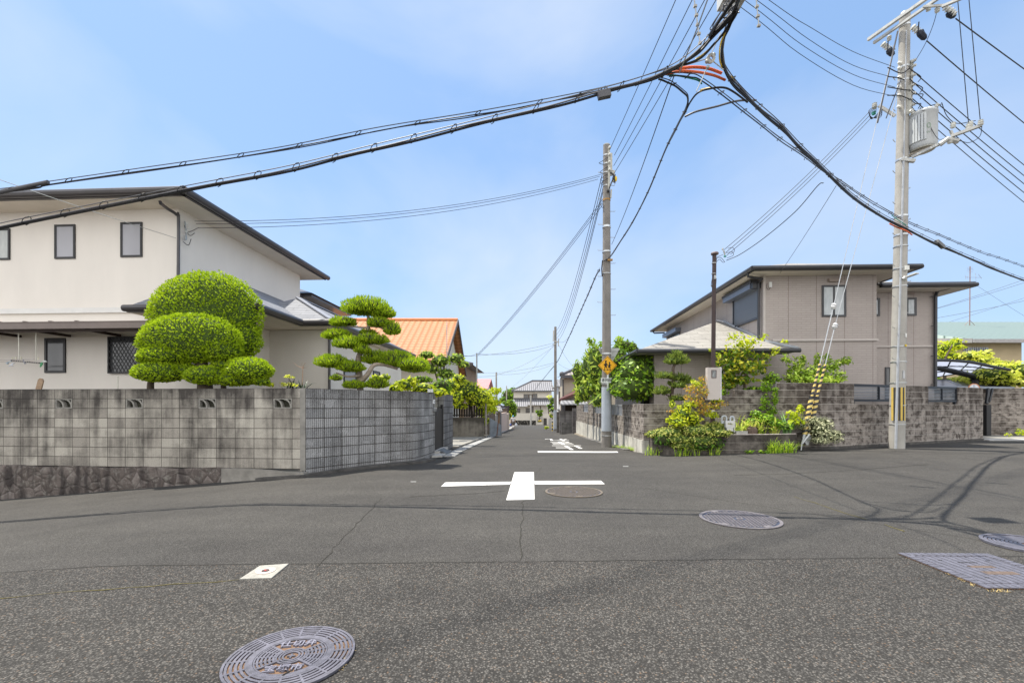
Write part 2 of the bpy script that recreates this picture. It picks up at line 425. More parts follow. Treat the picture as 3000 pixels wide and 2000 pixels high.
def lv():
    g = leafmat
    LV['jun'] = g('foliage_juniper', (.15, .25, .012), (.21, .33, .017), (.29, .41, .025))
    LV['pine'] = g('foliage_pine', (.11, .20, .012), (.19, .31, .018), (.31, .43, .028))
    LV['pine2'] = g('foliage_pine_pale', (.05, .09, .02), (.12, .18, .05), (.22, .30, .09))
    LV['yel'] = g('foliage_yellow_green', (.12, .20, .012), (.28, .38, .02), (.45, .50, .05))
    LV['yel2'] = g('foliage_lemon_green', (.18, .28, .015), (.36, .46, .025), (.52, .56, .06))
    LV['mid'] = g('foliage_mid_green', (.04, .10, .012), (.10, .21, .02), (.20, .33, .03))
    LV['dark'] = g('foliage_dark_green', (.02, .06, .01), (.04, .11, .015), (.07, .17, .025))
    LV['gloss'] = g('foliage_glossy', (.05, .13, .012), (.11, .25, .02), (.26, .40, .035), .3, .45, .35)
    LV['bam'] = g('foliage_willow', (.08, .16, .02), (.17, .29, .04), (.34, .42, .08))
    LV['maple'] = g('foliage_maple', (.035, .085, .012), (.08, .16, .015), (.36, .36, .04))
    LV['feather'] = g('foliage_feathery', (.10, .19, .03), (.20, .33, .05), (.34, .45, .12))
    LV['silver'] = g('foliage_silver', (.10, .13, .11), (.24, .28, .26), (.45, .50, .50), .15)
    LV['moss'] = g('foliage_cover', (.07, .12, .02), (.20, .26, .06), (.50, .48, .26))
    LV['red'] = g('foliage_russet', (.16, .22, .03), (.36, .30, .07), (.48, .22, .08))
    LV['pale'] = g('foliage_pale_yellow', (.26, .36, .04), (.46, .52, .10), (.64, .66, .22))
    LV['grass'] = g('grass_green', (.12, .24, .03), (.22, .38, .04), (.38, .50, .08))
    LV['iris'] = g('strap_leaf', (.14, .26, .05), (.34, .44, .12), (.60, .44, .20))
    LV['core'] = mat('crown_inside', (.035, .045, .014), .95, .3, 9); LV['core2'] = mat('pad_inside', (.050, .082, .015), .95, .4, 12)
    LV['bark'] = mat('bark_grey_brown', (.11, .085, .065), .95, .35, 14, bump=.8, bs=30)
    LV['bark2'] = mat('bark_pale', (.30, .25, .20), .9, .3, 18, bump=.6, bs=30)
lv()
# ---------------------------------------------------------------- shared materials
m_conc = mat('concrete_light', (.42, .41, .39), .9, .18, 5, bump=.3)
m_conc_d = mat('concrete_weathered', (.13, .125, .12), .95, .45, 4, bump=.5)
m_white_paint = None
def asphalt():
    b = NB('asphalt'); v = b.obj(); sep = b.n('SeparateXYZ'); b.l(v, sep.inputs[0])
    agg = b.vor(v, 125, 'F1', 'Color'); aggd = b.vor(v, 125, 'F1', 'Distance')
    bw = b.n('RGBToBW'); b.l(agg, bw.inputs[0])
    c_new = b.ramp(bw.outputs[0], (.2, (.08, .075, .07)), (.5, (.125, .119, .111)), (.72, (.17, .163, .151)), (.85, (.22, .21, .195)))
    c_new = b.mix(b.ramp(aggd, (.35, 0), (.62, .7)), c_new, (.055, .052, .048))
    agg2 = b.vor(v, 92, 'F1', 'Color'); bw2 = b.n('RGBToBW'); b.l(agg2, bw2.inputs[0]); d2 = b.vor(v, 92, 'F1', 'Distance')
    c_old = b.ramp(bw2.outputs[0], (.2, (.068, .064, .06)), (.48, (.118, .112, .104)), (.68, (.185, .175, .16)), (.80, (.27, .255, .235)), (.92, (.24, .17, .12)))
    c_old = b.mix(b.ramp(d2, (.35, 0), (.6, .8)), c_old, (.042, .040, .037))
    # seam between the newer crossing surface and the older coarse one at the near side
    seam = b.math('SUBTRACT', b.math('SUBTRACT', b.math('ADD', 3.96, b.math('MULTIPLY', sep.outputs['X'], .03)), sep.outputs['Y']), b.math('MULTIPLY', b.math('SUBTRACT', b.noise(v, 3.5, 4), .5), .05))
    f = b.math('GREATER_THAN', seam, 0)
    col = b.mix(f, c_new, c_old)
    crack = b.math('LESS_THAN', b.math('ABSOLUTE', seam), b.math('MULTIPLY', b.noise(v, 9, 4, .7), .021))
    col = b.mix(b.math('MULTIPLY', crack, .85), col, (.03, .028, .024))
    # second seam runs away to the right
    s2 = b.math('SUBTRACT', b.math('SUBTRACT', sep.outputs['Y'], b.math('ADD', 10.0, b.math('MULTIPLY', sep.outputs['X'], -1.14))), b.math('MULTIPLY', b.math('SUBTRACT', b.noise(v, 2, 4), .5), .2))
    k2 = b.math('MULTIPLY', b.math('LESS_THAN', b.math('ABSOLUTE', s2), b.math('MULTIPLY', b.noise(v, 5, 4, .7), .03)), b.math('GREATER_THAN', sep.outputs['X'], 2.2))
    col = b.mix(b.math('MULTIPLY', k2, .7), col, (.035, .033, .025))
    tone = b.ramp(b.noise(v, .35, 5, .6), (.3, (.84, .84, .85)), (.7, (1.13, 1.12, 1.10)))
    col = b.mix(1, col, tone, 'MULTIPLY')
    track = b.noise(b.map(v, (.16, 1.3, 1)), 1, 4, .6); col = b.mix(1, col, b.ramp(track, (.35, (.90, .90, .90)), (.65, (1.08, 1.08, 1.07))), 'MULTIPLY')
    tar = b.ramp(b.noise(v, .9, 6, .75), (.60, 0), (.72, .45)); col = b.mix(tar, col, (.05, .048, .046))
    ts = b.ramp(b.noise(v, 1.9, 5, .7), (.33, (.90, .90, .90)), (.68, (1.07, 1.07, 1.07))); col = b.mix(1, col, ts, 'MULTIPLY')
    col = b.mix(1, col, (.58, .58, .585), 'MULTIPLY')
    b.col(col); b.rough(.9, .22)
    h = b.math('SUBTRACT', b.math('MULTIPLY', bw2.outputs[0], .8), b.math('MULTIPLY', d2, 1.0)); b.bump(h, .55, .006)
    return b.m
m_asph = asphalt()
# ---------------------------------------------------------------- ground, roads
def yfar(X):      # far kerb of the cross street
    k = [(-60, 14.04), (-9.545, 9.5), (-4.09, 9.02), (-3.73, 9.5), (-3.15, 10.18), (-2.67, 10.68), (-2.29, 11.1), (-2.0, 12.4), (-1.9, 14.0), (3.5, 14.0), (3.78, 13.0), (9, 13.03), (17, 16.5), (30, 22.2), (60, 35)]
    for (a, ya), (c, yc) in zip(k, k[1:]):
        if a <= X <= c: return ya + (yc - ya) * (X - a) / (c - a)
    return 14
mb = MB()
xs = [-400, -200, -100, -60, -40, -30, -25] + [-20 + i for i in range(0, 60)] + [45, 60, 100, 200, 400]
ys = [-60, -30, -15] + [-10 + i for i in range(0, 60)] + [55, 58, 62, 68, 75, 85, 92, 110, 150, 250, 500, 1200]
for j in range(len(ys)):
    for i in range(len(xs)):
        X, Y = xs[i], ys[j]; mb.v.append(Vector((X, Y, gz(X, Y) - (.05 if Y < 200 else .05 + (Y - 200) * .02))))
for j in range(len(ys) - 1):
    for i in range(len(xs) - 1):
        a = j * len(xs) + i; mb.f.append((a, a + 1, a + len(xs) + 1, a + len(xs))); mb.uv.append(None); mb.mi.append(0)
m_soil = mat('soil', (.17, .145, .11), .95, .4, 2, bump=.5, bs=25)
struct(mb.build('ground', m_soil, None, True))
mb = MB(); xs = [-60 + i * 2 for i in range(20)] + [-20 + i * .5 for i in range(77)] + [19 + i * 2 for i in range(21)]
xs = sorted(set(xs + [-9.545, -4.09, -3.73, -3.15, -2.67, -2.29, -2.0, -1.9, 3.5, 3.78])); nj = 44
for X in xs:
    y1 = yfar(X)
    for j in range(nj + 1):
        Y = -14 + (y1 + 14) * (j / nj); mb.v.append(Vector((X, Y, gz(X, Y))))
for i in range(len(xs) - 1):
    for j in range(nj):
        a = i * (nj + 1) + j; mb.f.append((a, a + nj + 1, a + nj + 2, a + 1)); mb.uv.append(None); mb.mi.append(0)
struct(mb.build('road', m_asph, None, True))
def xl(Y): return -2.32 + .0325 * Y
def xr(Y): return 3.02 + .033 * Y
mb = MB(); nst = 84
for j in range(nst + 1):
    Y = 14 + j * (92 - 14) / nst
    for i in range(9):
        t = i / 8; X = (xl(Y) - .3) * (1 - t) + (xr(Y) + .1) * t; mb.v.append(Vector((X, Y, gz(X, Y) + .0)))
for j in range(nst):
    for i in range(8):
        a = j * 9 + i; mb.f.append((a, a + 1, a + 10, a + 9)); mb.uv.append(None); mb.mi.append(0)
struct(mb.build('side_street', m_asph, None, True))
# cross street at the far end
mb = MB(); 
for j in range(12):
    for i in range(2): mb.v.append(Vector((-26 + j * 5, 84 + i * 6.0, gz(0, 84 + i * 6) + .006)))
for j in range(11): a = j * 2; mb.f.append((a, a + 2, a + 3, a + 1)); mb.uv.append(None); mb.mi.append(0)
struct(mb.build('far_road', m_asph))

# painted markings: sheets 4 mm above the road, corners worn by noise
def paintmat():
    b = NB('road_paint'); v = b.obj(); n = b.noise(v, 22, 6, .75)
    b.col(b.ramp(n, (.33, (.12, .115, .11)), (.385, (.50, .49, .475)), (.46, (.62, .61, .59)), (1, (.68, .67, .65)))); b.rough(.7, .3); b.bump(b.noise(v, 120, 3), .4, .003); return b.m
m_paint = paintmat()
def sheet(name, quad, m, nx=6, ny=6, dz=.005, label=None):
    mb = MB(); q = [Vector(p) for p in quad]
    for j in range(ny + 1):
        for i in range(nx + 1):
            a = q[0].lerp(q[1], i / nx); c = q[3].lerp(q[2], i / nx); p = a.lerp(c, j / ny); mb.v.append(Vector((p.x, p.y, gz(p.x, p.y) + dz)))
    for j in range(ny):
        for i in range(nx):
            a = j * (nx + 1) + i; mb.f.append((a, a + 1, a + nx + 2, a + nx + 1)); mb.uv.append(None); mb.mi.append(0)
    return mb.build(name, m)
q = [G(1483, 1465), G(1566, 1463), G(1564, 1383), G(1507, 1383)]
struct(sheet('road_marking', [p for p in q], m_paint, 4, 10))
struct(sheet('road_marking', [G(1292, 1425), G(1493, 1419), G(1499, 1411), G(1305, 1413)], m_paint, 10, 2))
struct(sheet('road_marking', [G(1567, 1419), G(1772, 1418), G(1760, 1408), G(1565, 1409)], m_paint, 10, 2))
struct(sheet('stop_line', [G(1576, 1325), G(1812, 1325.6), G(1808, 1322), G(1575, 1321)], m_paint, 8, 2))
for ch, (px, py, w_, l_) in zip('止まれ', [(1666, 1309, 1.0, 2.7), (1645, 1296.5, 1.05, 2.9), (1632, 1287.5, 1.05, 2.9)]):
    c = G(px, py); t = text_mb(ch, 1, Matrix.Rotation(math.pi - .03, 4, 'Z'), .0, w_ / .86, l_ / .9, .010)
    for v_ in t.v:
        X, Y = v_.x + c.x, v_.y + c.y; v_.x, v_.y, v_.z = X, Y, gz(X, Y) + .006
    struct(t.build('road_lettering', m_paint))
# cracks in the asphalt
m_crack = mat('crack_dark', (.03, .028, .024), 1, .2)
m_mossy = mat('crack_moss', (.10, .085, .03), 1, .4, 40)
def crack(pxs, w=.008, m=m_crack, seed=1, dz=.003):
    rg = random.Random(seed); pts = [G(*p) for p in pxs]; q = []
    for a, c in zip(pts, pts[1:]):
        n = max(2, int((c - a).length / .12))
        for i in range(n): p = a.lerp(c, i / n); q.append(p + Vector((rg.uniform(-.02, .02), rg.uniform(-.015, .015), 0)))
    q.append(pts[-1]); mb = MB(); pr = None
    for i, p in enumerate(q):
        d = (q[min(i + 1, len(q) - 1)] - q[max(0, i - 1)]).normalized(); s = Vector((-d.y, d.x, 0)) * w * rg.uniform(.25, 1)
        a, c = p + s, p - s; a.z = gz(a.x, a.y) + dz; c.z = gz(c.x, c.y) + dz
        if pr: mb.face([pr[0], a, c, pr[1]])
        pr = (a, c)
    return struct(mb.build('road_crack', m))
crack([(1531, 1467), (1530, 1520), (1526, 1570), (1525, 1640)], .007, seed=2)
crack([(1120, 1458), (1068, 1510), (1000, 1580), (930, 1660)], .006, seed=3)
crack([(1482, 1437), (1420, 1443), (1340, 1448), (1200, 1455)], .012, seed=4)
crack([(1585, 1367), (1582, 1375), (1568, 1384)], .012, seed=5)
crack([(2150, 1392), (2300, 1388), (2520, 1376), (2720, 1360)], .012, seed=6)
crack([(0, 1752), (180, 1735), (380, 1722), (560, 1708), (700, 1698)], .008, m_mossy, 7, .004)
crack([(2330, 1455), (2420, 1484), (2540, 1522)], .012, m_mossy, 8, .004)
crack([(2590, 1535), (2650, 1556)], .014, m_mossy, 9, .004)
# little white sprayed survey dashes
for px, py in ((1833, 1366), (1211, 1411)):
    struct(sheet('road_marking', [G(px - 8, py + 1), G(px + 8, py + 1), G(px + 8, py - 1), G(px - 8, py - 1)], mat('paint_faded', (.26, .26, .255), .8, .3, 30), 2, 1))

# ---------------------------------------------------------------- covers in the road
m_iron = NB('cast_iron_violet'); v = m_iron.obj(); m_iron.col(m_iron.ramp(m_iron.noise(v, 26, 5, .7), (.3, (.085, .084, .10)), (.7, (.165, .162, .20)))); m_iron.rough(.6, .4, .25); m_iron = m_iron.m
m_rust = mat('cast_iron_rust', (.17, .105, .065), .9, .35, 40, bump=.5)
m_iron_d = mat('cast_iron_blue', (.08, .095, .14), .5, .25, 30, .5)
m_gap = mat('gap_black', (.015, .014, .013), 1, .1)
def ring(mb, r0, r1, z0, z1, a0=0, a1=2 * math.pi, n=48):
    n = max(2, int(n * (a1 - a0) / (2 * math.pi)))
    for i in range(n):
        t0, t1 = a0 + (a1 - a0) * i / n, a0 + (a1 - a0) * (i + 1) / n
        c0, s0, c1, s1 = math.cos(t0), math.sin(t0), math.cos(t1), math.sin(t1)
        p = lambda r, c, s, z: Vector((r * c, r * s, z))
        mb.face([p(r0, c0, s0, z1), p(r1, c0, s0, z1), p(r1, c1, s1, z1), p(r0, c1, s1, z1)])
        mb.face([p(r1, c0, s0, z0), p(r1, c1, s1, z0), p(r1, c1, s1, z1), p(r1, c0, s0, z1)])
        mb.face([p(r0, c0, s0, z0), p(r0, c0, s0, z1), p(r0, c1, s1, z1), p(r0, c1, s1, z0)])
def cover_base(px, py, r, label, cat='manhole cover', group=None, dx=0):
    c = G(px, py); t = thing('manhole_cover', label, cat, (c.x, c.y, gz(c.x, c.y) + .004), dx, group); return t
def disc(r, z, n=56):
    mb = MB(); mb.face([Vector((r * math.cos(2 * math.pi * i / n), r * math.sin(2 * math.pi * i / n), z)) for i in range(n)]); return mb
def tilt(o, c):     # lay a cover on the local slope
    e = .3; o.rotation_euler = (math.atan((gz(c.x, c.y + e) - gz(c.x, c.y - e)) / (2 * e)), -math.atan((gz(c.x + e, c.y) - gz(c.x - e, c.y)) / (2 * e)), o.rotation_euler.z)
# 1 valve cover with rings of slots and Japanese lettering
c1 = G(853, 1926); t = cover_base(853, 1926, .32, 'violet iron valve cover of ringed slots with raised Japanese lettering, nearest to camera', 'valve cover', None, R(8))
t.name = 'valve_cover'; r = .325
disc(r - .004, .002).build('rusty_bed', m_rust, t)
mb = MB(); ring(mb, .312, .325, 0, .012)
for k in range(5): ring(mb, .205 + k * .0225, .218 + k * .0225, .002, .010)
ring(mb, .182, .205, .002, .011)
for k in range(16):
    a = 2 * math.pi * k / 16 + .1; d = Vector((math.cos(a), math.sin(a), 0)); mb.bar(d * .2 + Vector((0, 0, .006)), d * .318 + Vector((0, 0, .006)), .011, .0095)
mb.build('outer_ring', m_iron, t)
mb = MB(); ring(mb, .172, .180, .002, .010)
for a0, a1 in ((R(-40), R(40)), (R(140), R(220))):
    for k in range(5): ring(mb, .080 + k * .019, .091 + k * .019, .002, .010, a0, a1)
    for k in range(5):
        a = a0 + (a1 - a0) * k / 4; d = Vector((math.cos(a), math.sin(a), 0)); mb.bar(d * .07 + Vector((0, 0, .006)), d * .175 + Vector((0, 0, .006)), .008, .009)
for k in range(3): ring(mb, .036 + k * .016, .046 + k * .016, .002, .010)
for a in (R(40), R(140), R(220), R(320)):
    d = Vector((math.cos(a), math.sin(a), 0)); mb.bar(d * .06 + Vector((0, 0, .006)), d * .175 + Vector((0, 0, .006)), .012, .010)
mb.box((-.02, -.005, .002), (.02, .005, .010)); mb.box((-.005, -.02, .002), (.005, .02, .0095))
mb.build('inner_lid', m_iron, t)
for s_, y in (('仕切弁', .122), ('宝塚市', -.122)):
    text_mb(s_, .062, Matrix.Translation((0, y, .007)), .012, 1.05, 1.0, .0012).build('lettering', mat('iron_pale', (.19, .187, .23), .6), t)
mb = MB(); mb.bar((-.015, .15, .0115), (.03, .15, .0115), .006, .001); mb.mark(); mb.bar((.02, -.19, .0118), (.05, -.15, .0118), .012, .001); mb.each('keyhole', m_gap, t); tilt(t, c1)
# 2, 3 sewer covers of close-set studs
def studcover(px, py, r, label, mi, mbed, ang, g):
    c = G(px, py); t = thing('manhole_cover', label, 'manhole cover', (c.x, c.y, gz(c.x, c.y) + .004), ang, g)
    disc(r - .01, .002).build('bed', mbed, t)
    mb = MB(); ring(mb, r - .035, r, 0, .010, n=64)
    for a in (R(90), R(270), R(200)): mb.cbox((math.cos(a) * (r - .05), math.sin(a) * (r - .05), .006), (.05, .035, .0055), None)
    mb.build('frame_ring', mi, t)
    mb = MB(); p = .048; k = int(r / p) + 1
    for i in range(-k, k + 1):
        for j in range(-k, k + 1):
            x, y = i * p + (p / 2 if j % 2 else 0), j * p * .9
            if x * x + y * y < (r - .055) ** 2 and x * x + y * y > .003: mb.cbox((x, y, .005), (.0155, .0125, .0045))
    ring(mb, .018, .04, .002, .011, n=16); mb.build('studs', mi, t); tilt(t, c); return t
m_stud = mat('cast_iron_tan', (.15, .125, .10), .7, .3, 30, .25)
studcover(1681, 1441, .45, 'round studded manhole cover beside the white cross marking', m_stud, m_iron_d, R(5), 'studded manhole covers')
studcover(2167, 1521, .45, 'round pale studded manhole cover in the shadow of the crossing cables', mat('cast_iron_grey', (.19, .175, .185), .6, .25, 30, .4), m_iron_d, R(20), 'studded manhole covers')
# 4 ringed cover at the right edge
c = G(3016, 1598); t = thing('manhole_cover', 'violet ringed manhole cover cut off by the right edge of the road view', 'manhole cover', (c.x, c.y, c.z + .004), .3)
disc(.33, .002).build('bed', m_rust, t); mb = MB(); ring(mb, .315, .345, 0, .02)
for k in range(9): ring(mb, .055 + k * .029, .077 + k * .029, .002, .012)
mb.build('rings', m_iron, t); tilt(t, c)
# 5 square plate cover
q = [G(2662, 1622), G(2900, 1624), G(3165, 1729), G(2896, 1729)]
cc = sum(q, Vector()) / 4; t = thing('utility_cover', 'square violet steel plate cover with slanted rust grooves, right foreground', 'utility cover', (cc.x, cc.y, gz(cc.x, cc.y) + .004), math.atan2(q[1].y - q[0].y, q[1].x - q[0].x))
hw = .40
mb = MB(); mb.box((-hw, -hw, 0), (hw, hw, .004)); mb.build('bed', m_rust, t)
mb = MB(); fr = .075
def strips(mb, x0, x1, y0, y1, z, pitch, gapw, sl=.0):
    x = x0
    while x < x1:
        e = min(x + pitch - gapw, x1); mb.box((x, y0, .004), (e, y1, z)); x += pitch
strips(mb, -hw, hw, hw - fr, hw, .012, .06, .008); strips(mb, -hw, hw, -hw, -hw + fr, .012, .06, .008)
y = -hw + fr
while y < hw - fr: mb.box((-hw, y + .004, .004), (-hw + fr, min(y + .056, hw - fr), .012)); mb.box((hw - fr, y + .004, .004), (hw, min(y + .056, hw - fr), .012)); y += .06
mb.build('frame', m_iron, t)
mb = MB(); i0 = hw - fr - .012; strips(mb, -i0, i0, -i0, i0, .011, .061, .010); mb.build('plate', m_iron, t)
mb = MB()
for x, y in ((-.2, .2), (.2, .2), (-.2, -.2), (.2, -.2), (-.1, .05), (.1, .28)): mb.mark(); mb.box((x - .016, y - .005, .0115), (x + .016, y + .005, .0121))
mb.mark(); mb.box((-.10, .14, .0115), (.06, .152, .0123)); mb.each('key_slot', m_gap, t)
mb = MB(); mb.box((-.12, -.13, .0112), (.14, -.06, .0118)); mb.box((-.10, .02, .0112), (.10, .07, .0118)); mb.build('rusty_panel', mat('panel_brown', (.115, .085, .07), .85, .3, 40), t); tilt(t, cc)
# 6 survey marker
q = [G(702, 1698), G(795, 1695), G(846, 1653), G(762, 1659)]
cc = sum(q, Vector()) / 4; t = thing('survey_marker', 'white concrete block with a small round cap set in the asphalt', 'survey marker', (cc.x, cc.y, gz(cc.x, cc.y) + .004), 0)
m_wc = mat('white_concrete', (.30, .29, .26), .85, .2, 20, bump=.4)
mb = MB(); mb.slab([Vector((p.x - cc.x, p.y - cc.y, .006)) for p in q], .03); mb.build('block', m_wc, t)
mb = disc(.072, .0085, 32); ring(mb, .066, .074, .006, .012); mb.build('cap', mat('cap_pink', (.55, .47, .42), .6), t)
mb = disc(.030, .0135, 24); mb.build('centre', mat('cap_dark', (.09, .06, .06), .6), t); disc(.008, .0145, 10).build('red_dot', mat('red_mark', (.6, .04, .03), .6), t); tilt(t, cc)
# ---------------------------------------------------------------- boundary walls
def wallrun(mb, pts, z0, z1, th, ztop, u0=0, side=1):
    """vertical wall along plan points (front face), thickness th behind it (to the left of travel when side=1); uv in metres, rows counted from ztop"""
    P2 = [Vector((p[0], p[1])) for p in pts]; n = len(P2); nor = []
    for i in range(n):
        d = (P2[min(i + 1, n - 1)] - P2[max(i - 1, 0)]).normalized(); nor.append(Vector((-d.y, d.x)) * side)
    u = [u0]
    for a, c in zip(P2, P2[1:]): u.append(u[-1] + (c - a).length)
    fz = lambda z, i: z[i] if isinstance(z, (list, tuple)) else z
    V = lambda z: z - ztop + 40
    for i in range(n - 1):
        a, c = P2[i], P2[i + 1]; ab, cb = a + nor[i] * th, c + nor[i + 1] * th
        za, zc, ta, tc_ = fz(z0, i), fz(z0, i + 1), fz(z1, i), fz(z1, i + 1); ua, uc = u[i] + 40, u[i + 1] + 40
        mb.face([(a.x, a.y, za), (c.x, c.y, zc), (c.x, c.y, tc_), (a.x, a.y, ta)], [(ua, V(za)), (uc, V(zc)), (uc, V(tc_)), (ua, V(ta))])
        mb.face([(cb.x, cb.y, zc), (ab.x, ab.y, za), (ab.x, ab.y, ta), (cb.x, cb.y, tc_)], [(uc, V(zc)), (ua, V(za)), (ua, V(ta)), (uc, V(tc_))])
        mb.face([(a.x, a.y, ta), (c.x, c.y, tc_), (cb.x, cb.y, tc_), (ab.x, ab.y, ta)], [(ua, 40.02), (uc, 40.02), (uc, 40.1), (ua, 40.1)])
        mb.face([(a.x, a.y, za), (ab.x, ab.y, za), (cb.x, cb.y, zc), (c.x, c.y, zc)], [(ua, 40.02)] * 4)
    for i, s in ((0, 1), (n - 1, -1)):
        a = P2[i]; ab = a + nor[i] * th; z_, t_ = fz(z0, i), fz(z1, i)
        f = [(a.x, a.y, z_), (a.x, a.y, t_), (ab.x, ab.y, t_), (ab.x, ab.y, z_)]; w = [(40, V(z_)), (40, V(t_)), (40 + th, V(t_)), (40 + th, V(z_))]
        mb.face(f if s > 0 else f[::-1], w if s > 0 else w[::-1])
    return u[-1]
ZL = 1.71
m_blockL = blockmat('block_wall_grey', (.31, .285, .25), (.46, .43, .375), (.085, .078, .066), (.045, .040, .038), seed=1, stainamt=.92, topdirt=(39.2, 40.0, .12))
m_blockC = blockmat('block_wall_ribbed', (.26, .26, .26), (.40, .395, .39), (.055, .047, .04), (.045, .042, .040), w=.4, ms=.008, ribs=.045, seed=5, stainamt=.75, topdirt=(39.5, 40.05, .12))
m_blockR = blockmat('block_wall_split', (.33, .295, .265), (.33, .295, .265), (.46, .43, .39), (.050, .040, .034), w=60, ms=.0075, off=0, seed=9, stainamt=.82, rough_face=1, mottle=.88, topdirt=(39.4, 40.6, .14))
m_blockR2 = blockmat('block_wall_split_dark', (.18, .16, .142), (.22, .195, .175), (.26, .24, .215), (.035, .030, .027), w=60, ms=.007, off=.5, seed=14, stainamt=.8, rough_face=1, mottle=.7, topdirt=(38.9, 40.1, .12))
# left wall: line through (-9.545, 9.5)
LW = Frame((-9.545, 9.5, 0), -math.atan(.09))
def lwp(u, y=0): p = LW.m @ Vector((u, y, 0)); return (p.x, p.y)
t = thing('block_wall', 'stained grey concrete block wall with fan-shaped vents, left of the corner', 'wall', (-9.545, 9.5, 0), -math.atan(.09))
mb = MB(); uend = 5.478; u_start = -7.2
def seg(u0, u1, z0, z1, mb=mb): wallrun(mb, [(u0, 0), (u1, 0)], z0, z1, .12, ZL, u0 + 0.0)
seg(u_start, uend, ZL - .2, ZL); vents = [-6.4 + .4 * 4 * k for k in range(8)]; vents = [v for v in vents if v < uend - .4]
u = u_start
for v in vents: seg(u, v + .005, ZL - .4, ZL - .2); u = v + .395
seg(u, uend, ZL - .4, ZL - .2); seg(u_start, uend, .11, ZL - .4)
mb.build('wall', m_blockL, t)
m_pier = mat('render_strip', (.24, .23, .21), .92, .35, 3, bump=.3)
mb = MB(); mb.box((uend - .11, -.004, .08), (uend, .124, ZL + .003)); mb.build('end_strip', m_pier, t)
for v in vents:
    mb = MB(); z0, z1 = ZL - .4, ZL - .2
    mb.box((v + .005, .004, z0 + .001), (v + .03, .116, z1 - .001)); mb.box((v + .37, .004, z0 + .001), (v + .395, .116, z1 - .001)); mb.box((v + .03, .004, z0 + .001), (v + .37, .116, z0 + .022)); mb.box((v + .03, .004, z1 - .022), (v + .37, .116, z1 - .001))
    for cx in (v + .04, v + .225):
        for r0 in (.125,):
            pr = None
            for k in range(9):
                a = R(90) * k / 8; q = [Vector((cx + rr * math.sin(a), y, z1 - .022 - rr * math.cos(a) if False else z0 + .022 + rr * math.cos(a) * 1.15)) for rr in (r0, r0 + .026) for y in (.01, .11)]
                for qq in q: qq.x = min(qq.x, v + .372)
                if pr: mb.face([pr[0], pr[2], q[2], q[0]]); mb.face([pr[1], q[1], q[3], pr[3]]); mb.face([pr[0], q[0], q[1], pr[1]]); mb.face([pr[2], pr[3], q[3], q[2]])
                pr = q
    MB().box((v + .03, .085, z0 + .022), (v + .37, .1155, z1 - .022)).build('vent_dark_plate', mat('vent_dark', (.035, .035, .025), .9, .5, 9), t)  # added plate, coloured dark in place of the dim view through the vent
    mb.build('vent_block', mat('vent_grey', (.27, .26, .235), .9, .3, 20, bump=.3), t)
# rubble base under the left wall
def rubble():
    b = NB('rubble_stone'); v = b.uv(); vv = b.map(v, (4.3, 4.6, 1)); d = b.vor(vv, 1, 'DISTANCE_TO_EDGE', 'Distance'); c = b.vor(vv, 1, 'F1', 'Color'); bw = b.n('RGBToBW'); b.l(c, bw.inputs[0])
    col = b.ramp(bw.outputs[0], (.2, (.12, .10, .09)), (.5, (.16, .135, .122)), (.8, (.21, .18, .165)))
    col = b.mix(b.ramp(b.noise(v, 7, 6, .75), (.50, 0), (.64, .75)), col, (.30, .28, .25)); col = b.mix(b.ramp(b.noise(b.map(v, (2, .5, 1)), 2.2, 5), (.45, 0), (.62, .8)), col, (.035, .03, .03))
    col = b.mix(b.ramp(d, (.0, .6), (.05, 0)), col, (.07, .06, .055)); b.col(col); b.rough(.95, .15)
    b.bump(b.math('ADD', b.ramp(d, (0, 0), (.16, 1)), b.math('MULTIPLY', b.noise(v, 11, 6, .75), 1.6)), .8, .03); return b.m
m_rub = rubble()
mb = MB(); pts = [(-9.545 + u * .996, 9.5 - .0897 * u) for u in [-7.2 + .4 * i for i in range(28)]]
pts = [(x + .006, y - .07) for x, y in pts]; pts = [p for p in pts if p[0] < -5.5] + [(-5.2, 9.04)]
zt = [.108 + .02 * math.sin(i * 1.7) for i in range(len(pts))]
wallrun(mb, pts, [gz(*p) - .3 for p in pts], zt, .16, .11)
t = tag(mb.build('rubble_wall', m_rub), 'rough brown rubble stone base under the stained grey block wall', 'retaining wall')
# wedge-shaped mortar footing to the right of the rubble, then the low kerb round the corner
mb = MB(); pts = [(-5.78, 9.045), (-5.0, 8.97), (-4.5, 8.95), (-4.08, 8.9)]
wallrun(mb, pts, [gz(*p) - .3 for p in pts], [.118, .10, .06, .055], .3, .2); tag(mb.build('mortar_ramp', mat('mortar_footing', (.25, .235, .21), .95, .35, 3, bump=.5)), 'wedge of grey mortar at the foot of the block wall where the rubble ends', 'mortar wedge')
mb = MB(); pts = [(-5.0, 8.86), (-4.12, 8.82), (-3.66, 9.33), (-3.05, 9.95), (-2.55, 10.45), (-2.13, 10.85), (-1.92, 11.35)]
wallrun(mb, pts, [gz(*p) - .2 for p in pts], [gz(*p) + .05 for p in pts], .45, .2); struct(mb.build('kerb', mat('kerb_dark', (.085, .08, .075), .95, .45, 6, bump=.5)))
# curved ribbed wall
curve = catm([(x, y, 0) for x, y in ((-4.092, 9.01), (-3.73, 9.5), (-3.15, 10.18), (-2.67, 10.68), (-2.30, 11.12), (-2.115, 12.45))], 7)
curve = [(p.x, p.y) for p in curve]
t = thing('curved_wall', 'dark grey ribbed block wall curving round the street corner', 'wall', (-4.092, 9.01, 0)); mb = MB()
cl = [(x + 4.092, y - 9.01) for x, y in curve]; wallrun(mb, cl, -.02, ZL, .14, ZL); mb.build('wall', m_blockC, t)
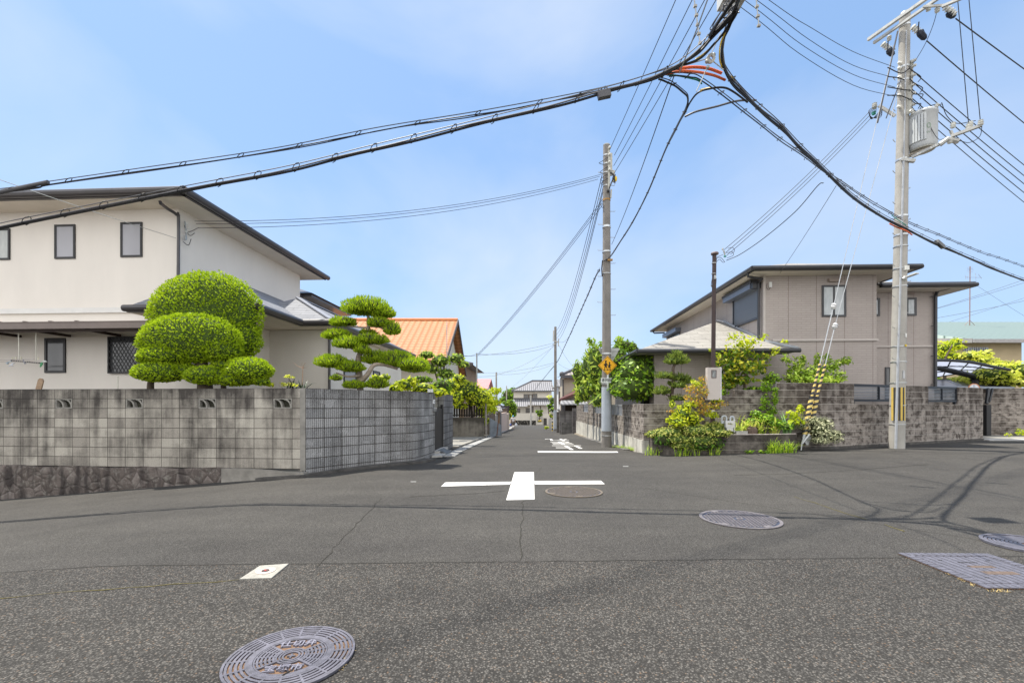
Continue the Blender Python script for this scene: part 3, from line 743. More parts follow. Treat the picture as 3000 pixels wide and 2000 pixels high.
# things on that wall
WP = Frame((-2.115, 12.45, 0), math.atan2(12.45 - 11.12, -2.115 + 2.30))
def onwall(px, py):     # point on the last, straight stretch of the curved wall
    l = WP.hy(px, py, 0); return l
a = onwall(1270, 1176)
q = thing('nameplate', 'small white nameplate on the end of the curved ribbed wall', 'nameplate', WP.m @ Vector((a.x, -.012, a.z)), WP.a)
mb = MB(); mb.cbox((0, 0, 0), (.07, .01, .055)); mb.build('plate', mat('plate_white', (.75, .76, .76), .4), q)
mb = MB(); mb.box((-.02, -.0125, -.03), (.02, -.0101, .02)); mb.build('dark_mark', mat('ink', (.16, .16, .16), .6), q)
a = onwall(1272, 1197)
q = thing('intercom', 'silver and grey mail slot unit below the white nameplate', 'mail slot', WP.m @ Vector((a.x, -.02, a.z)), WP.a)
mb = MB(); mb.cbox((-.02, .0, -.02), (.14, .02, .055)); mb.build('body', mat('steel_grey', (.30, .31, .33), .35, .1, 10, .7), q)
mb = MB(); mb.cbox((-.02, -.024, .015), (.12, .005, .018)); mb.build('flap', mat('steel_light', (.62, .63, .65), .3, .05, 10, .7), q)
mb = MB(); mb.tube([(.10, -.03, -.05), (.12, -.03, -.06), (.12, -.03, -.20)], .012, 8); mb.build('handle', mat('steel_dark', (.10, .10, .11), .4, .1, 10, .6), q)
q = thing('gate_lamp', 'pair of small square white lamps on top of the curved wall end', 'lamp', P(1261, 1147, 11.9), 0)
mb = MB(); mb.cbox((0, 0, -.03), (.07, .03, .012)); mb.build('base', mat('lamp_dark', (.05, .05, .05), .5), q)
for sx in (-1, 1): mb = MB(); mb.cbox((sx * .038, 0, .025), (.03, .03, .045)); mb.build('lamp_head', mat('lamp_glass', (.7, .72, .74), .3), q)
# gate
q = thing('gate', 'narrow black metal gate between the curved wall and the ribbed pillar', 'gate', (-2.22, 12.52, 0), R(86))
mb = MB(); mb.box((0, -.02, .12), (1.25, .02, 1.28)); mb.build('leaf_panel', mat('gate_black', (.02, .02, .023), .45, .1, 10, .3), q)
mb = MB(); mb.box((1.25, -.035, .05), (1.34, .035, 1.40)); mb.box((-.06, -.03, .05), (-.0, .03, 1.36)); mb.build('post', mat('gate_black2', (.015, .015, .018), .4), q)
t = thing('wall_pillar', 'short ribbed block wall standing on the street side of the black gate', 'wall', (-2.08, 13.9, 0), R(-1.5))
mb = MB(); wallrun(mb, [(-.17, 0), (-.005, 0), (0, .005), (0, 1.75)], -.05, ZL + .02, .15, ZL + .02); mb.build('wall', blockmat('block_wall_pillar', (.15, .15, .155), (.24, .24, .245), (.05, .045, .04), (.04, .038, .038), w=.4, ms=.009, seed=5.5, stainamt=.6), t)
mb = MB(); wallrun(mb, [(-.75, 0), (0, 0)], 0, ZL, .15, ZL); tag(mb.build('wall_return', m_blockC, None, False, (-2.26, 13.92, 0)), 'short ribbed wall return glimpsed above the black gate', 'wall')
# doorstep, slab, drain cover strip and driveway on the left
mb = MB(); mb.slab([(-2.12, 12.0, .05), (-1.86, 12.05, .05), (-1.80, 13.5, .05), (-2.10, 13.5, .05)], .12); mb.slab([(-2.16, 12.5, .12), (-2.0, 12.5, .12), (-1.95, 13.85, .12), (-2.12, 13.85, .12)], .1)
struct(mb.build('doorstep', m_conc))
mb = MB(); pr = None
for k in range(0, 31):
    Y = 12.15 + k * .5; a = Vector((xl(Y) + .10, Y, gz(xl(Y), Y) + .03)); c = Vector((xl(Y) + .40, Y, gz(xl(Y), Y) + .03))
    if pr: mb.slab([pr[0] + Vector((0, .006, 0)), pr[1] + Vector((0, .006, 0)), c, a], .12)
    pr = (a, c)
struct(mb.build('gutter_cover', mat('gutter_white', (.31, .31, .305), .85, .2, 5, bump=.3)))
mb = MB(); pr = None
for k in range(0, 62):
    Y = 27.2 + k * .9; a = Vector((xl(Y) - .1, Y, gz(xl(Y), Y) + .03)); c = Vector((xl(Y) + .30, Y, gz(xl(Y), Y) + .03))
    if pr: mb.slab([pr[0], pr[1], c, a], .12)
    pr = (a, c)
struct(mb.build('gutter_cover', mat('gutter_grey', (.36, .36, .35), .85, .3, 2, bump=.3)))
mb = MB(); mb.slab([(-6, 15.9, -.02), (-1.87, 15.75, -.03), (-1.52, 26.4, -.40), (-6, 26.4, -.38)], .1); struct(mb.build('driveway', mat('driveway_conc', (.27, .26, .235), .9, .35, 1.2, bump=.3)))
# drain gap at the corner (dark opening beneath the first slab)
mb = MB(); mb.box((-1.97, 11.75, -.02), (-1.72, 12.12, .006)); struct(mb.build('drain', m_gap))
# step ramp plate
mb = MB(); mb.slab([(-2.05, 12.65, .14), (-1.80, 12.6, .045), (-1.74, 13.25, .045), (-2.0, 13.3, .14)], .03); tag(mb.build('step_plate', mat('plate_dark', (.14, .15, .16), .7, .3, 10, .3)), 'grey ramp plate lying in front of the black gate', 'ramp plate')

# fence wall across the far side of the left driveway
t = thing('fenced_wall', 'low stained concrete wall topped by a dark slat fence beyond the left driveway', 'wall', (-1.62, 26.5, 0), 0)
mb = MB(); wallrun(mb, [(-4.5, 0), (0, 0)], -.55, .70, .15, .7); mb.build('wall', blockmat('wall_stained_concrete', (.27, .25, .22), (.29, .27, .24), (.27, .25, .22), (.05, .045, .04), w=3, h=.9, ms=.002, seed=21, topdirt=(39.6, 40.05, .3)), t)
mb = MB()
for k in range(30): mb.box((-4.4 + k * .145, .05, .74), (-4.4 + k * .145 + .10, .07, 1.52))
mb.box((-4.5, .07, .80), (0, .10, .86)); mb.box((-4.5, .07, 1.40), (0, .10, 1.46)); mb.build('slat_fence', mat('fence_brown', (.035, .028, .022), .7), t)
mb = MB(); mb.cyl((.12, -.1, -.7), (.10, -.1, 1.55), .07, .05, 10); mb.build('post', mat('post_grey', (.30, .28, .26), .85, .3, 9), t)
# grey barrier panel leaning by the kerb
q = thing('road_barrier', 'grey sheet metal barrier panel standing at the left kerb by a mailbox', 'barrier', G(1435, 1280), R(62))
mb = MB(); mb.prism([(0, .05), (1.35, .02), (1.35, .62), (1.2, .72), (0, 1.12)], -.02, .02, Matrix.Rotation(R(90), 4, 'X')); mb.build('panel', mat('barrier_grey', (.25, .28, .31), .6, .3, 3, .3), q)
mb = MB(); mb.bar((.0, 0, 0), (0, 0, 1.12), .04, .04); mb.mark(); mb.bar((1.35, 0, 0), (1.35, 0, .62), .04, .04); mb.each('post', mat('barrier_post', (.2, .21, .22), .6), q)
mb = MB(); mb.bar((.75, -.04, .02), (.95, -.04, .95), .03, .03); mb.build('brace', mat('rust_bar', (.20, .08, .04), .8), q)
q = thing('mailbox', 'white mailbox on a thin post behind the grey barrier panel', 'mailbox', (-1.65, 28.5, gz(-1.65, 28.5)))
mb = MB(); mb.cyl((0, 0, 0), (0, 0, 1.35), .02, n=8); mb.build('post', mat('mb_post', (.4, .4, .4), .5), q)
mb = MB(); mb.box((-.2, -.12, 1.33), (.2, .12, 1.55)); mb.prism([(-.21, 0), (.21, 0), (.15, .05), (-.15, .05)], -.13, .13, Matrix.Translation((0, 0, 1.55)) @ Matrix.Rotation(R(90), 4, 'X')); mb.build('box', mat('mb_white', (.72, .73, .74), .45), q)

# ---------------- right-hand walls
ZC = 1.42; XC, YC = 3.76, 13.0
t = thing('corner_wall', 'weathered split-face block wall stepping up along the right side of the crossing', 'wall', (XC, YC, 0))
mb = MB()
def rp(X): return (X - XC, (YC + .0 * (X - XC) if X < 9 else 13.0 + .434 * (X - 9)) - YC)
def runR(x0, x1, z0, z1, mb=mb):
    pts = [rp(x0)] + ([rp(9.0)] if x0 < 9 < x1 else []) + [rp(x1)]; wallrun(mb, pts, z0, z1, .15, 1.42, x0)
Xp = lambda px: (px - 1500) / F * 13.0
def Xq(px): u_ = (px - 1500) / F; return (u_ * (13.0 - .434 * 9)) / (1 - .434 * u_)
x1, x2, x3 = Xp(2028), Xp(2153), Xp(2284)
runR(XC + .16, x1, 0, 1.42); runR(x1, x2, 0, 1.62); runR(x2, x3, 0, 1.82); runR(x3, Xq(2502), .0, 2.02)
runR(Xq(2502), Xq(2652), 0, 1.42); runR(Xq(2652), Xq(2720), .0, 2.02); runR(Xq(2720), Xq(2806), 0, 1.42); runR(Xq(2806), Xq(2880), 0, 2.02)
mb.build('wall', m_blockR, t)
mb = MB(); s = [(XC + .0, YC), (XC + .6, YC + 17.6)]
d_ = (.033, 1); pts = [(.15 + .033 * k * .5, .0 + k * .5) for k in range(0, 36)]
# street-side wall: blocks above, pale concrete below, with openings for grilles
t2 = thing('street_wall', 'split-face block wall on pale concrete footing running down the right side of the street', 'wall', (XC, YC, 0), -math.atan(.033))
mb = MB(); TH = .16
def runS(y0, y1, z0, z1, mb=mb, x=.0): wallrun(mb, [(x, y1), (x, y0)], z0, z1, TH, 1.42, -y1, 1)
S2 = Frame((XC, YC, 0), -math.atan(.033))
def ys(px): return S2.hx(px, 1190, 0).y
ops = [(ys(1823), ys(1790) + .0), (ys(1776), ys(1742)), (ys(1723), ys(1708))]
y = 0.0
for a, c in ops:
    runS(y, a, .38, 1.42); runS(a, c, .38, 1.02); y = c
runS(y, 17.6, .38, 1.42)
mb.build('wall', m_blockR, t2)
b = blockmat('footing_concrete', (.56, .54, .49), (.62, .60, .54), (.24, .22, .20), (.10, .095, .09), w=.9, h=3, ms=.006, seed=31, stainamt=.85, topdirt=(38.9, 40.1, .12))
mb = MB(); ysn = [i * .8 for i in range(23)][::-1]
wallrun(mb, [(-.03, y_) for y_ in ysn], [gz(3.9, 13 + y_) - .15 for y_ in ysn], .38, TH + .03, 1.42, 0, 1); mb.build('footing', b, t2)
m_gr = mat('grille_alu', (.42, .45, .50), .4, .1, 5, .6); m_grd = mat('grille_frame', (.035, .04, .05), .4, .1, 10, .5)
for k, (a, c) in enumerate(ops):
    g = thing('grille', ['slatted aluminium grille in the street wall right behind the school sign pole', 'slatted aluminium grille in the street wall left of the school sign pole', 'farthest slatted aluminium grille in the street wall'][k], 'grille', S2.m @ Vector((.04, a, 1.02)), -math.atan(.033), 'grilles in the street wall')
    mb = MB(); L_ = c - a
    mb.box((0, 0, .02), (.05, .04, .38)); mb.box((0, L_ - .04, .02), (.05, L_, .38)); mb.box((0, L_ / 2 - .02, .02), (.05, L_ / 2 + .02, .38)); mb.box((0, 0, .34), (.052, L_, .40)); mb.box((0, 0, .01), (.052, L_, .05)); mb.build('frame', m_gr, g)
    mb = MB()
    for i in range(9): mb.bar((.025, .02, .07 + i * .031), (.025, L_ - .02, .07 + i * .031), .006, .024)
    mb.build('slats', m_gr, g)
# grilles in the front wall
ang = math.atan(.434)
for px0, px1, lab in ((2502, 2652, 'dark framed slat grille in the block wall left of the transformer pole'), (2720, 2806, 'dark framed slat grille in the block wall right of the transformer pole')):
    X0, X1 = Xq(px0), Xq(px1); o = (X0, 13 + .434 * (X0 - 9), 1.42); L_ = (X1 - X0) / math.cos(ang)
    g = thing('grille', lab, 'grille', o, ang, 'grilles in the front block wall')
    mb = MB(); z0, z1 = .08, .60
    mb.box((0, .02, z1 - .07), (L_, .09, z1)); mb.box((0, .02, z0), (L_, .09, z0 + .07))
    for x in (.0, L_ / 2 - .02, L_ - .035): mb.box((x, .02, z0 + .07), (x + .035, .09, z1 - .07))
    for x in (.03, L_ - .09): mb.box((x, .03, 0), (x + .06, .09, z0))
    mb.build('frame', m_grd, g); mb = MB()
    for i in range(8): mb.bar((.0, .06, z0 + .1 + i * .047), (L_, .06, z0 + .1 + i * .047), .02, .024)
    mb.build('slats', mat('slat_grey', (.20, .22, .25), .4, .1, 5, .5), g)
# low kerb in front of right wall
mb = MB(); pts = [(8.2, 12.88), (9.05, 12.92), (11, 13.78), (13.5, 14.86), (17.0, 16.38)]
wallrun(mb, pts, [gz(*p) - .1 for p in pts], [gz(*p) + .06 for p in pts], .2, .2); struct(mb.build('kerb', mat('kerb_dark', (.085, .08, .075))))
# planter bed
t = thing('planter', 'low dark block planter bed in front of the stepped wall', 'planter', (0, 0, 0))
mb = MB(); pts = [(3.92, 12.95), (3.98, 12.55), (4.4, 12.3), (5.4, 12.22), (6.6, 12.22), (7.5, 12.36), (7.9, 12.62), (8.0, 12.95)]
wallrun(mb, [(p.x, p.y) for p in catm([(x, y, 0) for x, y in pts], 4)], -.02, .58, .12, .58); mb.build('wall', m_blockR2, t)
mb = MB(); mb.face([(x, y, .5) for x, y in [(3.95, 12.98), (3.99, 12.6), (4.4, 12.36), (5.4, 12.28), (6.6, 12.28), (7.45, 12.42), (7.85, 12.66), (7.98, 12.98)]]); mb.build('soil', m_soil, t)
mb = MB(); mb.tube(catm([(5.7, 12.22, .597), (6.4, 12.2, .60), (7.3, 12.28, .605), (7.8, 12.5, .60)], 5), .012, 6); tag(mb.build('hose', mat('hose_pink', (.55, .48, .45), .6)), 'thin pale pipe lying on the rim of the planter', 'pipe')
# right far: wall behind the driveway
mb = MB(); wallrun(mb, [(17.4, 20.4), (20.2, 18.9), (24.5, 17.9), (34, 18.4)], -.1, 2.1, .15, 2.1); tag(mb.build('back_wall', m_blockR), 'stained block wall behind the carport at the right edge', 'wall')
mb = MB(); mb.slab([(16.9, 16.3, .15), (30, 16.6, .15), (30, 18.3, .15), (17.3, 20.3, .15)], .1); struct(mb.build('driveway', mat('driveway_conc', (.4, .38, .34))))
mb = MB(); mb.slab([(16.95, 16.15, .16), (30, 16.0, .16), (30, 16.5, .17), (17.0, 16.7, .17)], .1); struct(mb.build('kerb', m_conc))
# ---------------------------------------------------------------- houses
def hiproof(mb, x0, x1, y0, y1, ze, s, sof=None, th=.0):
    w, d = x1 - x0, y1 - y0; h = min(w, d) / 2; zr = ze + s * h
    if w >= d: r0, r1 = (x0 + h, y0 + h, zr), (x1 - h, y0 + h, zr); \
        fs = [[(x0, y0, ze), (x1, y0, ze), r1, r0], [(x1, y0, ze), (x1, y1, ze), r1], [(x1, y1, ze), (x0, y1, ze), r0, r1], [(x0, y1, ze), (x0, y0, ze), r0]]
    else: r0, r1 = (x0 + h, y0 + h, zr), (x0 + h, y1 - h, zr); \
        fs = [[(x0, y0, ze), (x1, y0, ze), r0], [(x1, y0, ze), (x1, y1, ze), r1, r0], [(x1, y1, ze), (x0, y1, ze), r1], [(x0, y1, ze), (x0, y0, ze), r0, r1]]
    for f in fs: mb.face(f)
    mb.face([(x0, y0, ze - .02), (x0, y1, ze - .02), (x1, y1, ze - .02), (x1, y0, ze - .02)]); return r0, r1
def gable_y(mb, x0, x1, y0, y1, ze, s, th=.08):   # ridge along x
    ym = (y0 + y1) / 2; zr = ze + s * (ym - y0)
    mb.slab([(x0, y0, ze), (x1, y0, ze), (x1, ym, zr), (x0, ym, zr)], th); mb.slab([(x1, y1, ze), (x0, y1, ze), (x0, ym, zr), (x1, ym, zr)], th)
def window(par, x0, x1, z0, z1, y=0, fm=None, pm=None, split=1, fw=.045, m=None, name='window', proud=.03, label=None, mull=None):
    m = m or Matrix.Identity(4); mb = MB(); T = lambda a, b_: mb.box(a, b_, m)
    T((x0, y - proud, z0), (x0 + fw, y + .04, z1)); T((x1 - fw, y - proud, z0), (x1, y + .04, z1)); T((x0 + fw, y - proud, z0), (x1 - fw, y + .04, z0 + fw)); T((x0 + fw, y - proud, z1 - fw), (x1 - fw, y + .04, z1))
    for k in range(1, split): xm = x0 + (x1 - x0) * k / split; T((xm - fw * .5, y - proud + .006, z0 + fw), (xm + fw * .5, y + .04, z1 - fw))
    f = mb.build(name, fm, par); mb = MB(); mb.box((x0 + fw * .8, y - proud + .018, z0 + fw * .8), (x1 - fw * .8, y + .03, z1 - fw * .8), m)
    mb.build('pane', pm, f); 
    if label: f['label'] = label
    return f
def stucco(name, c, sc=9, dirt=.14):
    b = NB(name); v = b.uv(); n = b.noise(b.map(v, (1, .35, 1)), .9, 5, .6); f = b.noise(v, 160, 3, .6)
    col = b.ramp(n, (.3, sc3(c, 1 - dirt)), (.65, sc3(c, 1.03))); b.col(b.mix(1, col, b.ramp(f, (.3, (.93, .93, .93)), (.7, (1.05, 1.05, 1.05))), 'MULTIPLY')); b.rough(.9, .2); b.bump(f, .35, .004); MATS[name] = b.m; return b.m
m_cream = stucco('wall_cream', (.78, .735, .68), dirt=.06); m_sof = mat('soffit_cream', (.74, .67, .58), .85, .06, 2)
m_gut = mat('gutter_dark', (.035, .036, .042), .38, .15, 4, 0, .5); m_gutL = mat('gutter_brown', (.050, .045, .048), .36, .2, 3, 0, .6)
m_slateL = roofmat('roof_slate_grey', (.20, .21, .24), (.26, .27, .30), (.05, .05, .06), .9, .17, .006)
m_frm = mat('frame_black', (.018, .018, .02), .4, .1, 10, .2, .5)
def glassmat(name, c, rough=.12, c2=None, sc=1.2):
    b = NB(name); v = b.obj(); n = b.noise(b.map(v, (1, 1, .4)), sc, 3); b.col(b.ramp(n, (.3, c), (.7, c2 or sc3(c, 1.25)))); b.rough(rough, .6); MATS[name] = b.m; return b.m
m_frost = glassmat('glass_frosted', (.30, .30, .33), .35); m_glass_d = glassmat('glass_dark', (.05, .055, .06), .08, (.12, .12, .13)); m_curtain = glassmat('glass_curtain', (.36, .38, .39), .2, (.50, .51, .52), 6)
HL = Frame((-8.16, 11.15, 0), -.055)
t = thing('house', 'cream rendered two-storey house with dark gutters behind the clipped juniper', 'house', HL.o, HL.a)
mb = MB(); mb.box((-11, 0, -.4), (0, 5.7, 6.2)); mb.build('wall', m_cream, t)
mb = MB(); mb.box((.15, -.30, -.2), (1.38, 1.6, 3.44)); mb.box((.01, 1.50, -.2), (3.05, 8.2, 3.44)); mb.build('wall', m_cream, t)
mb = MB(); mb.box((-5, 5.7, -.2), (-.35, 9.2, 5.5)); mb.build('wall', m_cream, t)
# roofs
mb = MB(); hiproof(mb, -11.7, .66, -.68, 6.4, 6.34, .42); mb.build('roof', m_slateL, t)
mb = MB(); mb.box((-11.62, -.6, 6.19), (.6, 6.32, 6.30)); mb.build('soffit', m_sof, t)
def gutter(mb, path, r=.075, zoff=0):
    """half-round gutter with a flat fascia behind"""
    for a, c in zip(path, path[1:]):
        a, c = Vector(a), Vector(c); d = (c - a).normalized(); mb.tube([a - d * .0, c + d * .0], r, 10)
mb = MB(); gutter(mb, [(-11.7, -.72, 6.29), (.72, -.72, 6.29), (.72, 6.45, 6.29)], .085); mb.box((-11.66, -.67, 6.20), (.66, -.60, 6.38)); mb.box((.60, -.67, 6.20), (.66, 6.4, 6.38)); mb.build('gutter', m_gutL, t)
e = 3.60; s_ = .54; AX, AY, BX, BY = 2.58, -.95, 3.40, .93
mb = MB(); k0 = -AY; mb.face([(-.42, AY, e), (AX, AY, e), (0, AY + AX, e + s_ * AX), (0, 0, e + s_ * k0), (-.42, 0, e + s_ * k0)]); mb.face([(AX, AY, e), (AX, 5.5, e), (0, 5.5, e + s_ * AX), (0, AY + AX, e + s_ * AX)])
h_ = 1.98; ap_ = (BX - h_, BY + h_, e + s_ * h_); bk_ = (BX - h_, 6.8, e + s_ * h_)
mb.face([(-.4, BY, e + .005), (BX, BY, e + .005), ap_]); mb.face([(BX, BY, e + .005), (BX, 8.8, e + .005), bk_, ap_]); mb.face([ap_, bk_, (-.4, 6.8, e), (-.4, BY, e)])
mb.box((-.41, AY + .05, 3.48), (AX - .05, 3, 3.57)); mb.box((-.1, BY + .05, 3.485), (BX - .05, 8.75, 3.575))
mb.build('roof', m_slateL, t)
mb = MB(); mb.box((-.40, AY + .07, 3.455), (AX - .07, 1.2, 3.478)); mb.box((0, BY + .07, 3.45), (BX - .07, 8.7, 3.482)); mb.build('soffit', m_sof, t)
mb = MB()
for a, c in (((AX, AY, e), (0, AY + AX, e + s_ * AX)), ((BX, BY, e), ap_), (ap_, bk_)): mb.bar(Vector(a) + Vector((0, 0, .02)), Vector(c) + Vector((0, 0, .02)), .14, .04)
mb.build('ridge_cap', mat('ridge_grey', (.22, .23, .26), .5, .1, 5, .2), t)
mb = MB(); g_ = .055; gutter(mb, [(-.47, AY - g_, 3.545), (AX + g_, AY - g_, 3.545), (AX + g_, BY - g_, 3.545), (BX + g_, BY - g_, 3.545), (BX + g_, 8.8, 3.545)], .075); mb.box((-.43, AY - .03, 3.46), (AX, AY + .05, 3.62)); mb.box((AX - .05, AY + .05, 3.46), (AX + .02, BY, 3.62)); mb.box((AX, BY - .02, 3.46), (BX, BY + .05, 3.62)); mb.box((BX - .05, BY + .05, 3.46), (BX + .02, 8.8, 3.62)); mb.build('gutter', m_gutL, t)
# rear eave seen past the corner
mb = MB(); hiproof(mb, -5.6, .30, 6.0, 9.9, 5.62, .42); mb.box((-5.5, 6.1, 5.5), (.24, 9.8, 5.6)); mb.build('roof', m_gutL, t)
# first-floor belt, terrace roof
zb = HL.hy(100, 911, 0).z
mb = MB(); mb.box((-11, -.035, zb - .05), (-.0, .0, zb + .06)); mb.box((-11, -.05, zb - .07), (-.0, .0, zb - .045)); mb.build('belt_course', mat('trim_white', (.70, .69, .67), .7, .05), t)
mb = MB(); mb.box((-11, -1.02, 3.10), (.1, -.95, 3.25)); mb.box((-11, -1.03, 3.235), (.1, -.9, 3.26)); 
for k in range(16): mb.box((-10.9 + k * .62, -1.04, 3.26), (-10.84 + k * .62, -.9, 3.275))
mb.build('terrace_gutter', mat('terrace_brown', (.20, .165, .15), .5, .1, 3, .3), t)
mb = MB(); mb.slab([(-11, -.95, 3.24), (.1, -.95, 3.24), (.1, 0, 3.46), (-11, 0, 3.46)], .01); mb.build('terrace_sheet', mat('terrace_sheet', (.50, .45, .38), .4, .1, 3), t)
mb = MB(); mb.box((-11, -.93, 3.05), (.1, -.86, 3.10)); 
for k in range(8): mb.box((-10.6 + k * 1.3, -.9, 3.06), (-10.54 + k * 1.3, -.05, 3.12))
mb.build('terrace_rafter', mat('rafter_dark', (.035, .02, .016), .6), t)
def winpx(fr, par, px0, px1, py0, py1, y, **k):
    a = fr.hy(px0, py1, y); c = fr.hy(px1, py0, y); return window(par, a.x, c.x, a.z, c.z, y, **k)
winpx(HL, t, 162, 222, 658, 759, 0, fm=m_frm, pm=m_frost); winpx(HL, t, 355, 418, 651, 754, 0, fm=m_frm, pm=m_frost)
winpx(HL, t, -60, 31, 670, 763, 0, fm=m_frm, pm=glassmat('glass_pale_curtain', (.38, .40, .40), .3, (.50, .52, .50), 9), label='window with a lace curtain, cut off at the left')
winpx(HL, t, 133, 194, 990, 1092, 0, fm=m_frm, pm=m_glass_d, fw=.055)
f = winpx(HL, t, 322, 416, 986, 1094, 0, fm=m_frm, pm=m_glass_d, fw=.03)
a = HL.hy(322, 1094, 0); c = HL.hy(416, 986, 0); mb = MB(); w_, h_ = c.x - a.x, c.z - a.z
for k in range(-9, 10):
    for s_ in (-1, 1):
        x_ = a.x + k * .095; pts = []
        p0 = (x_, a.z); p1 = (x_ + s_ * h_ * .62, c.z)
        def clip(p0, p1):
            (xa, za), (xb, zb_) = p0, p1; t0, t1 = 0, 1
            for lo in (a.x + .02,): 
                pass
            ts = []
            for tt in range(41):
                q = tt / 40; x = xa + (xb - xa) * q
                if a.x + .02 <= x <= c.x - .02: ts.append(q)
            if len(ts) < 2: return None
            return [(xa + (xb - xa) * q, za + (zb_ - za) * q) for q in (ts[0], ts[-1])]
        for base in (0,):
            r_ = clip((x_ + (0 if s_ > 0 else .0), a.z), (x_ + s_ * h_ * .62, c.z))
            if r_: mb.bar((r_[0][0], -.055, r_[0][1]), (r_[1][0], -.055, r_[1][1]), .009, .009)
mb.box((a.x, -.07, c.z - .03), (c.x, -.03, c.z)); mb.box((a.x, -.07, a.z), (c.x, -.03, a.z + .03)); mb.box((a.x, -.07, a.z), (a.x + .03, -.03, c.z)); mb.build('lattice', m_frm, f)
# downpipe and wire bracket
def ray_y(px, py, Y): return HL.l(P(px, py, Y))
mb = MB(); mb.tube([ray_y(469, 590, 10.55), ray_y(471, 598, 10.6)], .035, 8); mb.tube(catm([ray_y(471, 596, 10.6), ray_y(490, 611, 10.85), ray_y(517, 629, 11.05), ray_y(523, 650, 11.1), ray_y(521, 900, 11.05)], 4), .036, 8); mb.build('downpipe', m_gutL, t)
mb = MB(); mb.tube([(3.09, 1.46, -.2), (3.09, 1.46, 3.45)], .037, 8); mb.build('downpipe', m_gutL, t)
m_ins = mat('insulator_white', (.62, .62, .58), .3, .1, 10, 0, .6)
br = thing('service_bracket', 'wire bracket with white insulators on the cream house corner', 'wire bracket', HL.m @ Vector((.02, .22, 0)), HL.a)
B_ = Frame(br.location, HL.a); W3 = lambda px, py: B_.hx(px, py, .06)
mb = MB(); 
for px, py in ((547, 655), (552, 668), (545, 678)): mb.lathe(W3(px, py) - Vector((0, 0, .03)), [(.0, 0), (.03, .005), (.034, .03), (.02, .035), (.03, .045), (.0, .06)], 10)
mb.build('insulator', m_ins, br); mb = MB(); mb.bar(W3(541, 648), W3(546, 700), .03, .02); mb.box(W3(543, 700) - Vector((.02, .03, .02)), W3(543, 700) + Vector((.02, .03, .08))); mb.build('bracket', mat('galvanised', (.42, .43, .42), .5, .15, 12, .6), br)
mb = MB()
for a, c, d_ in (((543, 672), (556, 690), (570, 683)), ((540, 660), (550, 680), (582, 667)), ((536, 708), (552, 718), (560, 700))): mb.tube(catm([W3(*a), W3(*c), W3(*d_)], 6), .008, 5)
mb.build('jumper', mat('wire_black', (.02, .02, .022), .5), br)
a = HL.hy(1005, 1130, .0)
# windows on the wing's street side
mx_ = Matrix.Rotation(R(90), 4, 'Z')
def sidewin(fr, par, px0, px1, py0, py1, x, **k):      # on plane local x=const, facing +x
    a = fr.hx(px0, py1, x); c = fr.hx(px1, py1, x); z1 = fr.hx(px0, py0, x).z; M_ = Matrix.Translation((x, 0, 0)) @ Matrix.Rotation(R(90), 4, 'Z')
    return window(par, min(a.y, c.y), max(a.y, c.y), a.z, z1, 0, m=M_, **k)
sidewin(HL, t, 1006, 1042, 1050, 1135, 3.05, fm=m_frm, pm=m_frost); sidewin(HL, t, 1092, 1112, 1085, 1135, 3.05, fm=m_frm, pm=m_glass_d)
# drying rack under the terrace roof
q = thing('drying_rack', 'laundry poles and a black pegged bar hanging from rods under the terrace roof', 'drying rack', HL.m @ Vector((-3.6, -.75, 0)), HL.a); D = Frame(q.location, HL.a); d2 = lambda px, py, y=0: D.hy(px, py, y)
mb = MB(); mb.tube([d2(54, 975), d2(56, 1052)], .012, 6); mb.tube([d2(105, 976), d2(106, 1056)], .010, 6); mb.build('rod', mat('plastic_white', (.66, .65, .58), .5), q)
mb = MB(); mb.tube([d2(-60, 1055, -.05), d2(100, 1052, -.05)], .010, 6); mb.tube([d2(-60, 1060, .08), d2(88, 1058, .08)], .008, 6); mb.build('pole', mat('pole_pale', (.55, .50, .48), .4, .1, 10, .5), q)
mb = MB(); a, c = d2(35, 1056, -.1), d2(123, 1064, -.1); mb.bar(a, c, .05, .03); mb.build('bar', m_frm, q)
mb = MB(); 
for k in range(12): p = a.lerp(c, .08 + k * .075); mb.cbox((p.x, p.y - .027, p.z), (.010, .003, .008))
mb.build('slot', mat('slot_pale', (.5, .45, .4), .6), q)
rg = random.Random(4)
for px, py, nm, cc in ((26, 1060, 'peg', (.45, .55, .62)), (34, 1066, 'peg', (.62, .64, .68)), (70, 1058, 'peg', (.33, .33, .36)), (120, 1064, 'peg', (.08, .36, .16)), (130, 1056, 'peg', (.66, .68, .66))):
    mb = MB(); p = d2(px, py, -.12)
    for k in range(4): s_ = Vector((rg.uniform(-.07, .07), rg.uniform(-.02, .02), rg.uniform(-.09, .05))); mb.bar(p, p + s_, .022, .012)
    mb.build(nm, mat('peg_%d' % px, cc, .5), q)
mb = MB(); 
for px in (37, 47, 62, 112): p = d2(px, 1050, -.1); mb.bar(p - Vector((0, 0, .02)), p + Vector((0, 0, .035)), .02, .012)
mb.build('peg', mat('peg_cream', (.6, .58, .45), .5), q)
q = tag(MB().box((0, 0, 0), (1, 1, 1)).build('x', m_frm), 'x', 'x'); bpy.data.objects.remove(q)
mb = MB(); a = P(105, 1160, 9.95); c = P(118, 1106, 10.1); mb.prism([(-.06, 0), (.06, 0), (.06, .46), (.03, .5), (-.03, .5), (-.06, .46)], -.012, .012, Matrix.Translation(a - Vector((0, 0, .1))) @ Matrix.Rotation(.25, 4, 'Y') @ Matrix.Rotation(R(90), 4, 'X'))
tag(mb.build('wooden_board', mat('board_wood', (.34, .24, .16), .8, .2, 12)), 'brown wooden board leaning behind the block wall at far left', 'board')
